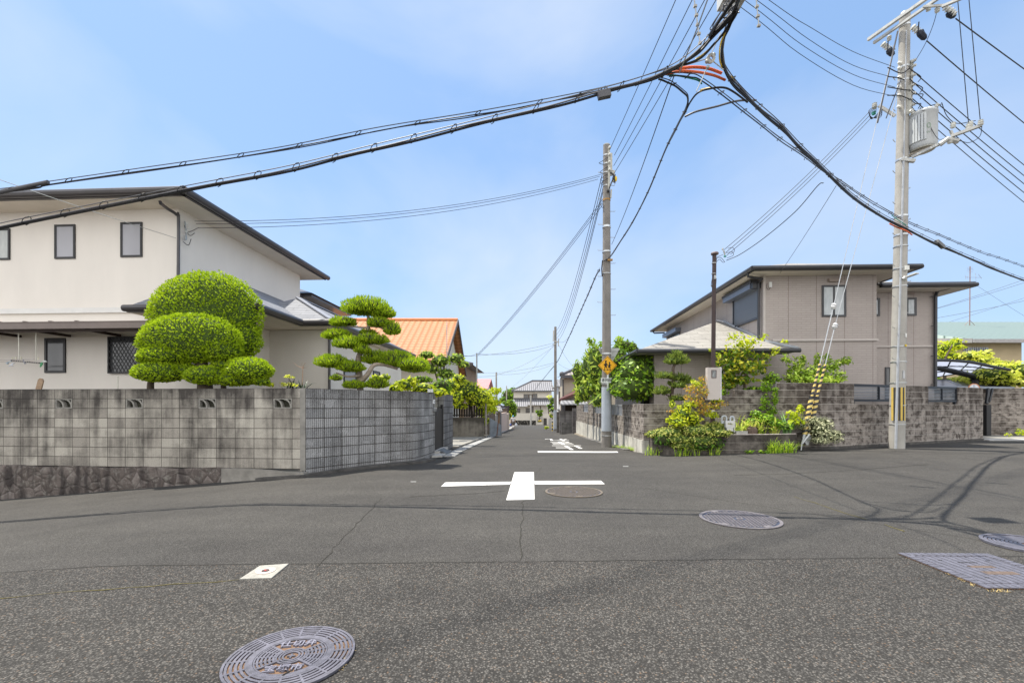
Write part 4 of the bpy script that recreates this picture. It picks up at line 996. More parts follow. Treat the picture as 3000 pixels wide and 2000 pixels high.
mb = MB(); mb.tube([P(345, 1140, 10.6), P(345, 1102, 10.6)], .012, 6); tag(mb.build('pole_stub', mat('plastic_white', (.6, .6, .55))), 'thin white pole standing below the lattice window', 'pole')

# ------------------------------------------------ right house
HR = Frame((8.39, 15.2, 0), -.04)
def siding():
    b = NB('siding_taupe'); v = b.uv(); br = b.n('TexBrick'); br.offset = .5; br.inputs['Scale'].default_value = 1; br.inputs['Brick Width'].default_value = .30; br.inputs['Row Height'].default_value = .076; br.inputs['Mortar Size'].default_value = .0035
    br.inputs['Color1'].default_value = c4((.415, .368, .343)); br.inputs['Color2'].default_value = c4((.435, .388, .362)); br.inputs['Mortar'].default_value = c4((.345, .30, .28)); b.l(v, br.inputs['Vector'])
    sep = b.n('SeparateXYZ'); b.l(v, sep.inputs[0]); fr = b.math('FRACT', b.math('DIVIDE', b.math('ADD', sep.outputs['X'], .13), .455)); g = b.math('LESS_THAN', fr, .016)
    fr2 = b.math('FRACT', b.math('DIVIDE', b.math('ADD', sep.outputs['X'], .13), .91)); g2 = b.math('LESS_THAN', fr2, .016)
    col = b.mix(b.math('MULTIPLY', g2, .75), br.outputs['Color'], (.15, .11, .10)); col = b.mix(1, col, b.ramp(b.noise(v, 1.1, 4), (.3, (.94, .94, .94)), (.7, (1.04, 1.04, 1.04))), 'MULTIPLY')
    b.col(col); b.rough(.8, .25); b.bump(b.math('SUBTRACT', b.math('MULTIPLY', b.noise(v, 30, 4), .5), b.math('ADD', br.outputs['Fac'], g2)), .7, .008); return b.m
m_sid = siding(); m_sofR = mat('soffit_taupe', (.62, .57, .50), .85, .05, 2)
m_roofR = roofmat('roof_slate_warm', (.30, .28, .26), (.37, .345, .32), (.10, .09, .085), .9, .165, .006)
t = thing('house', 'taupe brick-siding two-storey house with dark gutters behind the stepped block wall', 'house', HR.o, HR.a)
mb = MB(); xm1, xm2 = HR.hy(2568, 1000, 0).x, HR.hy(2737, 1000, 1.75).x; mb.box((0, 0, .0), (xm1, 10.8, 5.7)); mb.box((xm1, 1.75, .0), (xm2, 9.5, 5.55)); mb.build('wall', m_sid, t)
mb = MB(); mb.box((-3.7, -.35, 0), (-.004, 6.5, 3.06)); mb.build('wall', m_sid, t)
ye0 = -.62
mb = MB(); hiproof(mb, -.62, 4.50, ye0, 11.5, 5.83, .34); mb.build('roof', m_roofR, t)
mb = MB(); hiproof(mb, 1.0, 7.80, 1.1, 10, 5.70, .30); mb.build('roof', m_roofR, t)
mb = MB(); mb.box((-.56, ye0 + .06, 5.70), (4.44, 11.4, 5.80)); mb.box((4.54, 1.16, 5.53), (7.74, 9.9, 5.66)); mb.build('soffit', m_sofR, t)
mb = MB(); gutter(mb, [(-.68, 11.5, 5.77), (-.68, ye0 - .06, 5.77), (4.56, ye0 - .06, 5.77), (4.56, 1.05, 5.77)], .075); mb.box((-.66, ye0, 5.70), (-.6, 11.4, 5.86)); mb.box((-.6, ye0 - .02, 5.70), (4.51, ye0 + .05, 5.86)); mb.box((4.45, ye0 + .05, 5.70), (4.52, 3, 5.86))
gutter(mb, [(4.6, 1.04, 5.62), (7.86, 1.04, 5.62), (7.86, 9.9, 5.62)], .07); mb.box((4.6, 1.05, 5.55), (7.82, 1.12, 5.72)); mb.box((7.75, 1.12, 5.55), (7.82, 9.8, 5.72)); mb.build('gutter', m_gut, t)
# porch roof
e = 3.14
mb = MB(); xl_, ap = -4.35, -.28
k = (ap - xl_); mb.face([(xl_, -1.0, e), (.55, -1.0, e), (.30, -.05, e + .38), (-.02, -.05, e + .38), (-.02, 3.0, e + .4 * 4.0), (ap, -1 + k, e + .4 * k)]); mb.face([(xl_, 7.0, e), (xl_, -1.0, e), (ap, -1 + k, e + .4 * k), (ap, 7, e + .4 * k)])
mb.box((xl_ + .05, -.95, e - .10), (.5, -.36, e - .03)); mb.box((xl_ + .05, -.36, e - .10), (-3.71, 6.9, e - .03)); mb.build('roof', roofmat('roof_slate_pale', (.30, .285, .265), (.36, .345, .32), (.07, .065, .06), .9, .20, .006), t)
mb = MB(); mb.bar((ap, -1 + k, e + .4 * k + .03), (-.02, 2.9, e + .4 * k - .08), .12, .04); mb.bar((-.04, 3.0, e + 1.62), (.02, -.1, e + .40), .10, .07); mb.bar((.03, -.12, e + .38), (.56, -1.04, e + .03), .09, .07); mb.build('ridge_cap', mat('cap_light', (.45, .46, .48), .5, .1, 5, .3), t)
mb = MB(); gutter(mb, [(xl_ - .05, 7, e - .05), (xl_ - .05, -1.05, e - .05), (.6, -1.05, e - .05)], .07); mb.box((xl_, -1.04, e - .11), (.55, -.98, e + .02)); mb.build('gutter', m_gut, t)
zb = HR.hy(2400, 996, 0).z
mb = MB(); mb.box((.3, -.05, zb - .035), (xm1 + .03, 0, zb + .035)); mb.box((xm1, 1.70, zb - .03), (xm2 + .03, 1.75, zb + .03)); mb.box((-.0, -.02, -.05), (.07, .0, 5.7)); mb.build('belt_course', mat('belt_taupe', (.50, .46, .43), .7, .05), t)
m_pc = glassmat('glass_white_curtain', (.40, .44, .46), .18, (.55, .58, .60), 8)
winpx(HR, t, 2407, 2478, 835, 928, 0, fm=m_gut, pm=m_pc, split=2, fw=.06)
winpx(HR, t, 2654, 2684, 872, 925, 1.75, fm=m_gut, pm=m_pc, split=1, fw=.07); winpx(HR, t, 2556, 2577, 873, 926, 1.75, fm=m_gut, pm=m_pc, fw=.07)
winpx(HR, t, 2592, 2610, 1075, 1170, 1.75, fm=m_gut, pm=m_glass_d, fw=.05)
mb = MB(); a = HR.hy(2430, 822, 0); mb.box((a.x - .06, -.09, a.z - .05), (a.x + .36, 0, a.z + .05)); a = HR.hy(2655, 860, 1.75); mb.box((a.x - .1, 1.68, a.z - .035), (a.x + .25, 1.75, a.z + .035)); mb.build('vent_hood', mat('hood_taupe', (.30, .25, .22), .6), t)
# roller shutter on the street side (plane x=0 facing -x)
def sidebox(mb, px0, px1, z0, z1, d0, d1):
    a, c = HR.hx(px0, 1000, 0).y, HR.hx(px1, 1000, 0).y; mb.box((-d1, min(a, c), z0), (-d0, max(a, c), z1)); return min(a, c), max(a, c)
zt, zb_ = HR.hx(2224, 845, 0).z, HR.hx(2224, 932, 0).z
def shm():
    b = NB('shutter_slats'); v = b.uv(); sep = b.n('SeparateXYZ'); b.l(v, sep.inputs[0]); f = b.math('FRACT', b.math('DIVIDE', sep.outputs['Y'], .058)); b.col(b.ramp(f, (0, (.03, .035, .045)), (.25, (.13, .145, .17)), (1, (.20, .215, .245)))); b.rough(.45, .4, .3); b.bump(f, .6, .01); return b.m
m_sh = shm()
mb = MB(); y0_, y1_ = sidebox(mb, 2152, 2223, zb_ + .05, zt, .0, .03); s_ = mb.build('roller_shutter', m_sh, t)
mb = MB(); mb.box((-.07, y0_ - .03, zb_ - .02), (0, y1_ + .03, zb_ + .05)); mb.box((-.06, y0_ - .04, zb_), (0, y0_, zt)); mb.box((-.06, y1_, zb_), (0, y1_ + .04, zt)); mb.build('frame', m_gut, s_)
mb = MB(); mb.box((-.30, y0_ - .0, zt), (0, y1_ + .35, zt + .17)); mb.build('shutter_box', mat('shutter_box', (.20, .23, .29), .4, .1, 5, .4), s_)
mb = MB(); mb.box((-.32, y0_ - .1, zt + .17), (0, y1_ + .4, zt + .26)); mb.box((-.28, y0_ - .16, zt - .02), (0, y0_ - .01, zt + .2)); mb.build('hood', m_gut, s_)
a, c = HR.hx(1958, 985, 0), HR.hx(1993, 985, 0)
Mx = Matrix.Rotation(R(-90), 4, 'Z')
z1w = HR.hx(1985, 975, 0).z; window(t, -a.y, -c.y, z1w - 1.0, z1w, 0, fm=m_gut, pm=glassmat('glass_blue', (.25, .33, .40), .1, (.4, .5, .55)), split=2, m=Mx, fw=.08)
mb = MB(); mb.box((-.28, c.y - .1, z1w), (0, a.y + .2, z1w + .2)); mb.build('shutter_box', mat('shutter_box', (.2, .23, .29)), t)
# downpipes
mb = MB(); mb.tube([(-.66, ye0 + .25, 5.70), (-.64, ye0 + .3, 5.60), (-.09, ye0 + .5, 5.57), (-.09, .0 + .12, 5.50), (-.09, .12, 5.2), (-.09, .12, 3.5)], .042, 8); mb.build('downpipe', m_gut, t); mb = MB(); mb.tube([(-.62, 11.3, 5.68), (-.60, 11.1, 5.58), (-.1, 10.8, 5.55)], .04, 8)
mb.build('downpipe', m_gut, t)
q_ = lambda px, py, y=1.66: HR.hy(px, py, y)
mb = MB(); mb.tube(catm([q_(2790, 836, 1.15), q_(2780, 843, 1.3), q_(2748, 852), q_(2741, 868)], 3) + [q_(2740, 1140)], .055, 8)
for py in (868, 954, 1042, 1126): p = q_(2738, py); mb.cbox(p - Vector((.06, 0, 0)), (.06, .02, .012))
mb.build('downpipe', m_gut, t)
a = HR.hy(2255, 834, 0); mb = MB(); mb.box((a.x - .035, -.05, a.z - .09), (a.x + .05, 0, a.z + .08)); mb.build('outdoor_sensor', mat('sensor_white', (.70, .71, .70), .4), t)
mb = MB(); b_ = HR.hy(2240, 838, 0); mb.tube(catm([a + Vector((.02, -.03, -.09)), a + Vector((-.05, -.03, -.17)), a + Vector((-.12, -.03, -.10)), a + Vector((-.10, -.03, .03))], 5), .006, 5); mb.build('sensor_cable', m_frm, t)
# white parked-car-porch bits seen low behind garden: pale door frame
mb = MB(); 
for px in (2272,): a = HR.hy(px, 1130, -.3); mb.box((a.x - .05, -.36, .6), (a.x + .05, -.28, 2.15))
a = HR.hy(2180, 1105, -.3); c = HR.hy(2275, 1105, -.3); mb.box((a.x, -.34, 2.12), (c.x, -.26, 2.2)); mb.build('porch_frame', mat('alu_white', (.60, .60, .58), .4), t)
# ---------------------------------------------------------------- farther houses
def tilemat(name, c1, c2, w=.28, rows=.30, dark=.35, ridge=1.0):
    """pantiles: rolling ribs up the slope with stepped courses"""
    b = NB(name); v = b.uv(); sep = b.n('SeparateXYZ'); b.l(v, sep.inputs[0])
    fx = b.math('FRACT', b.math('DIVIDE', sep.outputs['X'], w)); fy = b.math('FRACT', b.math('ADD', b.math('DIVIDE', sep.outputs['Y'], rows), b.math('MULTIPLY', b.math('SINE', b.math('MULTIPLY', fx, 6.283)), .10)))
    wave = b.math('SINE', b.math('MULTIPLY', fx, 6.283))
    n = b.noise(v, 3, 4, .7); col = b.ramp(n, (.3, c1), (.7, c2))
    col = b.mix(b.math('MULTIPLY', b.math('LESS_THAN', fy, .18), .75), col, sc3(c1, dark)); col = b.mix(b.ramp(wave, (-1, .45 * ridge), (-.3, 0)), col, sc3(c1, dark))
    b.col(col); b.rough(.6, .35); b.bump(b.math('ADD', b.math('MULTIPLY', wave, .6), b.math('SUBTRACT', 0, fy)), .9, .04); MATS[name] = b.m; return b.m
# orange-roofed house
HO = Frame((-3.33, 22.6, 0), .003)
t = thing('house', 'house with a bright orange pantile gable roof beyond the cream house', 'house', HO.o, HO.a)
mb = MB(); mb.box((-13, .5, -1), (-.35, 9, 3.9)); mb.prism([(.5, 3.9), (9, 3.9), (4.75, 6.25)], -13, -.35, Matrix(((0, 0, 1, 0), (1, 0, 0, 0), (0, 1, 0, 0), (0, 0, 0, 1)))); mb.build('wall', mat('wall_offwhite', (.60, .57, .50), .9, .08, 2), t)
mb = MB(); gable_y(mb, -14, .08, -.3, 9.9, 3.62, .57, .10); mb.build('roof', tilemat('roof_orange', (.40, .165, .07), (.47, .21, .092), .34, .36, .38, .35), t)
mb = MB(); ym = 4.8; zr = 3.62 + .57 * 5.1
for a, c in (((.10, -.35, 3.55), (.10, ym, zr - .05)), ((.10, ym, zr - .05), (.10, 9.9, 3.55))): mb.bar(a, c, .05, .22)
mb.build('bargeboard', mat('barge_brown', (.09, .07, .06), .6), t)
mb = MB(); mb.tube([(-14, ym, zr + .03), (.08, ym, zr + .03)], .11, 8); mb.build('ridge_cap', mat('ridge_orange', (.55, .22, .09), .6), t)
mb = MB(); mb.tube([(.05, .3, 2.0), (.05, .3, 5.6)], .018, 6); mb.build('antenna_pole', m_gr, t)
# small white-tiled roof
def bghouse(name, label, X0, X1, Y0, Y1, zb, ze, s, wallm, roofm, kind='hip', ang=-.04, ov=.6, wins=(), cap=None, rots=0):
    t = thing('house', label, 'house', ((X0 + X1) / 2, Y0, 0), ang); w = (X1 - X0) / 2; d = Y1 - Y0
    mb = MB(); mb.box((-w, 0, zb), (w, d, ze)); 
    if kind == 'gx': mb.prism([(0, ze), (d, ze), (d / 2, ze + s * (d / 2))], -w, w, Matrix(((0, 0, 1, 0), (1, 0, 0, 0), (0, 1, 0, 0), (0, 0, 0, 1))))
    mb.build('wall', wallm, t); mb = MB()
    if kind == 'hip': r0, r1 = hiproof(mb, -w - ov, w + ov, -ov, d + ov, ze + .05, s)
    elif kind == 'gx': gable_y(mb, -w - ov, w + ov, -ov, d + ov, ze - s * ov + .1, s)
    if mb.f: mb.build('roof', roofm, t)
    if cap and kind == 'hip':
        mb = MB(); 
        for a, c in ((r0, r1), (r0, (-w - ov, -ov, ze + .05)), (r1, (w + ov, -ov, ze + .05))): mb.bar(a, c, .26, .16)
        mb.box((-w - ov, -ov - .03, ze - .08), (w + ov, -ov, ze + .05)); mb.build('ridge_cap', cap, t)
    for (x0, x1, z0, z1, sp) in wins: window(t, x0, x1, z0, z1, 0, fm=mat('frame_brown', (.10, .07, .05), .5), pm=glassmat('glass_far', (.10, .10, .10), .1, (.22, .22, .22), 3) if 'glass_far' not in MATS else MATS['glass_far'], split=sp, fw=.07)
    return t
m_ivory = mat('wall_ivory', (.60, .565, .50), .9, .06, 1.5); m_tilew = tilemat('roof_tile_silver', (.22, .22, .23), (.34, .34, .35), .30, .40, .35, 1.2); m_tileg = tilemat('roof_tile_dark', (.10, .10, .12), (.16, .16, .18), .30, .4, .4)
m_capg = mat('cap_grey', (.09, .09, .10), .6); m_brownw = mat('wall_brown', (.26, .19, .13), .85, .2, 3); m_pink = mat('wall_pinkish', (.55, .44, .38), .9, .08, 2)
bghouse('', 'brown house with a pale slate roof and dark ridge behind the yellow-green tree', -8.5, -3.7, 35, 43, -2, 4.5, .40, m_brownw, roofmat('roof_pale_shingle', (.30, .30, .32), (.38, .38, .40), (.08, .08, .09), 1.0, .28, .02), 'hip', cap=m_capg, ov=.7)
bghouse('', 'house with a faded pink metal roof beside the small service pole', -9, -3.0, 50, 58, -2.4, 3.3, .30, m_ivory, mat('roof_pink', (.52, .22, .22), .5, .12, 2), 'gx', ov=.4, wins=((1.7, 2.6, .7, 2.2, 1),))
t = bghouse('', 'narrow dark grey house with a steep lean-to roof at the end of the left side', -4.6, -2.05, 62, 69, -2.4, 2.2, .1, mat('wall_slate', (.13, .14, .165), .8, .1, 3), m_gut, 'none', wins=((-.6, -.3, -.8, .8, 1), (.3, .6, -.8, .8, 1)))
mb = MB(); mb.slab([(-1.3, -.3, 3.9), (-1.3, 7, 3.9), (1.5, 7, 1.5), (1.5, -.3, 1.5)], .14); mb.prism([(-1.27, 2.2), (.55, 2.2), (-1.27, 3.75)], .01, 6.9, Matrix(((1, 0, 0, 0), (0, 0, 1, 0), (0, 1, 0, 0), (0, 0, 0, 1)))); mb.build('lean_roof', mat('roof_maroon', (.09, .045, .05), .5), t)
# terminal house
def zat(py, Y): return EYE.z + (HOR - py) / F * Y
XT = lambda px, Y: (px - 1500) / F * Y
YT = 92.0
t = thing('house', 'ivory house with silver pantile roofs closing the far end of the street', 'house', (0, YT, 0), 0); dz = gz(0, 92)
mb = MB(); mb.box((XT(1505, YT), 0, dz), (XT(1616, YT), 8, zat(1143, YT))); mb.box((XT(1512, YT), -1.5, dz), (XT(1610, YT), 0, zat(1184, YT))); mb.build('wall', m_ivory, t)
mb = MB(); x0, x1, ze = XT(1499, YT), XT(1622, YT), zat(1144, YT)
mb.face([(x0, -.7, ze), (x1, -.7, ze), (x1, 3.5, ze + 2.1), (x0 + 4.2, 3.5, ze + 2.1)]); mb.face([(x0, 9, ze), (x0, -.7, ze), (x0 + 4.2, 3.5, ze + 2.1), (x0 + 4.2, 4.5, ze + 2.1)]); mb.face([(x0, 9, ze), (x0 + 4.2, 4.5, ze + 2.1), (x1, 4.5, ze + 2.1), (x1, 9, ze)])
z2 = zat(1186, 88.5); mb.face([(XT(1505, YT), -3.0, z2), (XT(1612, YT), -3.0, z2), (XT(1612, YT), .02, z2 + 1.1), (XT(1505, YT), .02, z2 + 1.1)]); mb.face([(XT(1512, 88), -4.2, zat(1188, 88) - .15), (XT(1545, 88), -4.2, zat(1188, 88) - .15), (XT(1545, 88), -2.9, z2 + .1), (XT(1512, 88), -2.9, z2 + .1)])
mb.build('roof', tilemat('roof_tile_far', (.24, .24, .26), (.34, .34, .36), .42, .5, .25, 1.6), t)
mb = MB(); mb.bar((x0 + 4.2, 3.6, ze + 2.2), (x1, 3.6, ze + 2.2), .35, .3); mb.bar((x0, -.7, ze), (x0 + 4.2, 3.5, ze + 2.15), .3, .2); mb.box((x0, -.8, ze - .2), (x1, -.7, ze)); mb.box((XT(1505, YT), -.05, z2 + 1.0), (XT(1612, YT), .0 - .02, z2 + 1.45)); mb.build('ridge_cap', m_capg, t)
f_ = mat('frame_brown', (.1, .07, .05)); gf = MATS['glass_far']
def wpx(px0, px1, py0, py1, y, sp=1): return window(t, XT(px0, YT + y), XT(px1, YT + y), zat(py1, YT + y), zat(py0, YT + y), y, fm=f_, pm=gf, split=sp, fw=.09)
wpx(1534, 1548, 1154, 1167, 0, 2); wpx(1548, 1560, 1154, 1167, 0, 1); wpx(1560, 1574, 1153, 1167, 0, 2); wpx(1515, 1524, 1196, 1209, -1.5); wpx(1540, 1554, 1195, 1209, -1.5, 2); wpx(1558, 1563, 1190, 1208, -1.5); wpx(1582, 1585, 1189, 1198, -1.5); wpx(1606, 1609, 1196, 1215, -1.5)
t = thing('boundary_wall', 'cream rendered wall on dark cobbles in front of the end house', 'wall', (0, 88.5, 0)); Yw = 88.5
mb = MB(); mb.box((XT(1498, Yw), 0, zat(1231, Yw)), (XT(1572, Yw), .3, zat(1210, Yw))); mb.box((XT(1570, Yw), -.05, dz), (XT(1573, Yw), .35, zat(1208, Yw))); mb.box((XT(1573, Yw), 0, dz), (XT(1590, Yw), .3, zat(1237, Yw))); mb.build('wall', m_ivory, t)
mb = MB(); mb.box((XT(1496, Yw), -.1, dz - .1), (XT(1570, Yw), .35, zat(1231, Yw))); b = NB('cobbles'); v = b.uv(); d_ = b.vor(v, 3.2, 'F1', 'Distance'); b.col(b.ramp(d_, (.15, (.22, .20, .17)), (.5, (.03, .028, .025)))); b.rough(.9); b.bump(b.math('SUBTRACT', 1, d_), 1, .06); mb.build('cobble_base', b.m, t)
mb = MB(); mb.box((XT(1590, 90), -.0, dz - .1), (XT(1612, 90), .3, zat(1212, 90))); mb.build('wall', m_ivory, t); mb = MB(); mb.box((XT(1591, 90), -.05, dz), (XT(1600, 90), -.01, zat(1224, 90))); mb.build('gate_opening', mat('gate_opening', (.06, .055, .05)), t); mb = MB(); mb.ball((XT(1557, Yw), -.04, zat(1220, Yw)), (.25, .05, .35)); mb.build('meter', mat('meter_white', (.6, .6, .6)), t)
# left middle distance walls
def plainwall(name, label, px0, px1, y0, y1, Ytop_px, m, z=None, th=.2):
    X0, X1 = XT(px0, y0), XT(px1, y1); mb = MB(); wallrun(mb, [(X0, y0), (X1, y1)], -2.6, zat(Ytop_px, y0), th, 0); return tag(mb.build(name, m), label, 'wall')
m_wdark = blockmat('block_wall_dark_far', (.13, .115, .10), (.17, .15, .135), (.08, .07, .065), (.06, .05, .045), seed=3)
plainwall('boundary_wall', 'dark block wall behind the white mailbox', 1415, 1451, 33, 33.2, 1210, m_wdark)
plainwall('boundary_wall', 'pale block gatepost wall right of the white mailbox', 1451, 1460, 34, 38, 1216, mat('wall_pale_block', (.42, .40, .37), .9, .2, 3))
plainwall('boundary_wall', 'grey wall pillar next to the pink boundary walls', 1460, 1469, 37, 40, 1209, m_conc_d)
plainwall('boundary_wall', 'pink rendered boundary wall, nearer of the pair along the left kerb', 1469, 1485, 40, 46, 1210, m_pink)
plainwall('boundary_wall', 'pink rendered boundary wall, farther of the pair along the left kerb', 1485, 1492, 47, 52, 1212, mat('wall_pink_grey', (.42, .34, .29), .9, .1, 2))
t = thing('carport', 'small brown-framed carport with pink wall inside, left of the walking person', 'carport', (0, 52, 0)); mb = MB(); Yc = 52
mb.box((XT(1463, Yc), 0, zat(1194, Yc)), (XT(1492, Yc), 3, zat(1188, Yc))); mb.box((XT(1486, Yc), 0, -2), (XT(1491, Yc), .3, zat(1194, Yc))); mb.build('frame', mat('carport_brown', (.05, .04, .045), .6), t); mb = MB(); mb.box((XT(1464, Yc), 3, -2), (XT(1486, Yc), 3.2, zat(1195, Yc))); mb.build('back_wall', m_pink, t)
t = thing('gate_roof', 'little grey tiled gate roof above the pale wall on the left', 'gate roof', (XT(1452, 36), 36, 0), 0); mb = MB(); zz = zat(1203, 36)
mb.slab([(-1.0, -.6, zz), (.55, -.6, zz), (.40, .1, zz + .38), (-.8, .1, zz + .38)], .06); mb.slab([(.55, .8, zz), (-1.0, .8, zz), (-.8, .1, zz + .38), (.4, .1, zz + .38)], .06); mb.build('roof', m_tilew, t); mb = MB(); mb.box((-.7, .0, -1.4), (-.55, .2, zz)); mb.mark(); mb.box((.2, .0, -1.4), (.35, .2, zz)); mb.each('post', m_brownw, t)
# right side of the street
YR = 36.0
t = thing('house', 'cream house with grey pantile roofs and a dark wooden entrance, right side of the street', 'house', (0, YR, 0)); 
mb = MB(); mb.box((XT(1651, YR), 0, -2), (XT(1900, YR), 2.6, zat(1101, YR))); mb.build('wall', mat('wall_sand', (.46, .41, .33), .9, .07, 2), t)
mb = MB(); ze = zat(1100, YR); x0 = XT(1641, YR) ; mb.face([(x0, -.5, ze), (x0 + 9, -.5, ze), (x0 + 6, 3.2, ze + 1.7), (x0 + 3.7, 3.2, ze + 1.7)]); mb.face([(x0, 3.3, ze), (x0, -.5, ze), (x0 + 3.7, 3.2, ze + 1.7)])
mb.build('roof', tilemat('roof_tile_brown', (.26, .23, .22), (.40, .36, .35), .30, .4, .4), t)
mb = MB(); mb.box((x0 - .02, -.6, ze - .22), (x0 + 9, -.5, ze)); mb.ball((x0 + .1, -.4, ze + .1), .2); mb.bar((x0, -.5, ze), (x0 + 3.7, 3.2, ze + 1.72), .25, .2); mb.tube([(XT(1651, YR) - .05, -.1, ze - .3), (XT(1651, YR) - .05, -.1, -1)], .06, 6); mb.build('ridge_cap', m_capg, t)
mb = MB(); Yl = 33.5; q = [(XT(1637, Yl), -2.5, zat(1170, Yl)), (XT(1720, Yl), -2.5, zat(1138, Yl)), (XT(1720, Yl), .1, zat(1132, YR)), (XT(1640, YR), .1, zat(1166, YR))]; mb.slab(q, .16); mb.build('lean_roof', mat('roof_brown_red', (.10, .04, .035), .6), t)
mb = MB(); mb.slab([(XT(1640, 32), -4.2, zat(1183, 32)), (XT(1720, 32), -4.2, zat(1183, 32)), (XT(1720, 33.5), -2.3, zat(1171, 33.5)), (XT(1645, 33.5), -2.3, zat(1171, 33.5))], .08); mb.build('porch_roof', m_tilew, t)
mb = MB(); mb.box((XT(1656, 33), -3.0, -1.5), (XT(1760, 33), 0, zat(1185, 33))); mb.build('entrance', mat('entrance_dark', (.03, .02, .015), .6), t)
t = bghouse('', 'white house with a small grey roof glimpsed left of the sand-coloured house', XT(1636, 48), XT(1660, 48) + 3, 48, 56, -2.5, zat(1131, 48), .35, mat('wall_white', (.66, .66, .66), .8, .04), m_tilew, 'hip', ov=.3, wins=((-1.9, -1.4, 1.6, 2.9, 1),))
mb = MB(); mb.slab([(-2.4, -.45, zat(1131, 48)), (1.2, -.45, zat(1131, 48)), (1.2, 2, zat(1108, 48)), (-2.2, 2, zat(1108, 48))], .1); mb.build('gable_roof', m_tilew, t)
t = thing('gate_house', 'little tiled gate roof over a cream wall behind the far utility pole', 'gate roof', (0, 40, 0)); mb = MB(); Yg = 40
mb.slab([(XT(1631, Yg), -.5, zat(1199, Yg)), (XT(1664, Yg), -.5, zat(1199, Yg)), (XT(1655, Yg), .4, zat(1189, Yg)), (XT(1640, Yg), .4, zat(1189, Yg))], .1); mb.build('roof', m_tilew, t); mb = MB(); mb.box((XT(1636, Yg), 0, -2), (XT(1660, Yg), .4, zat(1199, Yg))); mb.build('wall', m_ivory, t)
def wallat(label, px0, px1, Y, py1, m, th=.2, name='boundary_wall'):
    mb = MB(); wallrun(mb, [(XT(px0, Y), Y), (XT(px1, Y), Y)], gz(4, Y) - .3, zat(py1, Y), th, 0); return tag(mb.build(name, m), label, 'wall')
wallat('grey ribbed block wall facing the street beyond the street grilles', 1640, 1678, 32.6, 1203, blockmat('block_wall_mid', (.20, .19, .19), (.26, .25, .25), (.10, .09, .09), (.06, .055, .055), seed=41))
wallat('dark block pier at the far end of the grilled street wall', 1678, 1697, 31.0, 1195, blockmat('block_wall_pier', (.13, .12, .125), (.18, .17, .17), (.07, .065, .065), (.04, .035, .035), seed=47))
wallat('low panelled concrete wall beneath the ribbed wall', 1645, 1678, 31.8, 1238, m_conc_d)
wallat('pale pillar just right of the far utility pole', 1631, 1639, 38, 1206, m_conc_d)
wallat('cream wall left of the far utility pole', 1612, 1624, 62, 1207, m_ivory); wallat('low white block wall left of the far utility pole', 1607, 1616, 56, 1224, m_conc)
mb = MB(); mb.slab([(4.4, 31.2, -.55), (6.8, 31.2, -.35), (6.8, 32.6, -.4), (4.45, 32.6, -.62)], .1); struct(mb.build('ramp', mat('driveway_conc', (.4, .38, .34))))
mb = MB(); pr = None
for k in range(0, 50):
    Y = 14.2 + k; a = Vector((xr(Y), Y, gz(xr(Y) - .5, Y) + (.04 if k > 13 else .03))); c = Vector((xr(Y) + (.36 if k > 13 else .62), Y, a.z))
    if pr: mb.slab([pr[0], pr[1], c, a], .1)
    pr = (a, c)
struct(mb.build('gutter', mat('gutter_dark_conc', (.13, .125, .12), .95, .4, 3, bump=.4)))
# green-roofed house, carport, right
YG = 27.0
t = thing('house', 'house with a pale green ribbed metal roof and beige walls at the right edge', 'house', (0, YG, 0))
XR = lambda px, Y: (px - 1500) / F * Y
ze = zat(994, YG - .6)
mb = MB(); mb.box((XR(2700, YG), 0, 0), (XR(2993, YG), 8, ze - .05)); mb.build('wall', mat('wall_beige', (.52, .43, .28), .9, .07, 2), t)
b = NB('roof_green'); v = b.uv(); sep = b.n('SeparateXYZ'); b.l(v, sep.inputs[0]); f = b.math('FRACT', b.math('DIVIDE', sep.outputs['X'], .42)); b.col(b.ramp(f, (0, (.05, .10, .085)), (.20, (.20, .26, .24)), (.80, (.24, .30, .28)), (1, (.07, .11, .09)))); b.rough(.5, .4, .2); b.bump(b.ramp(f, (0, 1), (.1, 0)), .6, .03); m_rg = b.m
mb = MB(); x0, x1 = XR(2809, YG), XR(3300, YG); mb.face([(x0, -.8, ze), (x1, -.8, ze), (x1, 5.5, ze + 2.15), (x0 - 4.5, 5.5, ze + 2.15)]); mb.face([(x0 - 5.5, 5.4, ze + .95), (x0, -.8, ze), (x0 - 4.5, 5.5, ze + 2.15)]); mb.build('roof', m_rg, t)
mb = MB(); mb.box((x0, -.85, ze - .22), (x1, -.78, ze - .01)); mb.bar((x0 - 5.5, 5.4, ze + .85), (x0, -.8, ze - .1), .06, .25); mb.build('fascia', mat('fascia_grey', (.38, .37, .37), .6), t)
f = window(t, XR(2822, YG), XR(2890, YG), zat(1036, YG), zat(1019, YG), 0, fm=m_gr, pm=m_glass_d, fw=.05)
mb = MB(); a, c = XR(2822, YG), XR(2890, YG)
for k in range(13): x = a + (c - a) * (k + .5) / 13; mb.bar((x, -.12, zat(1040, YG)), (x, -.12, zat(1017, YG)), .03, .03)
mb.build('window_bars', m_gr, f)
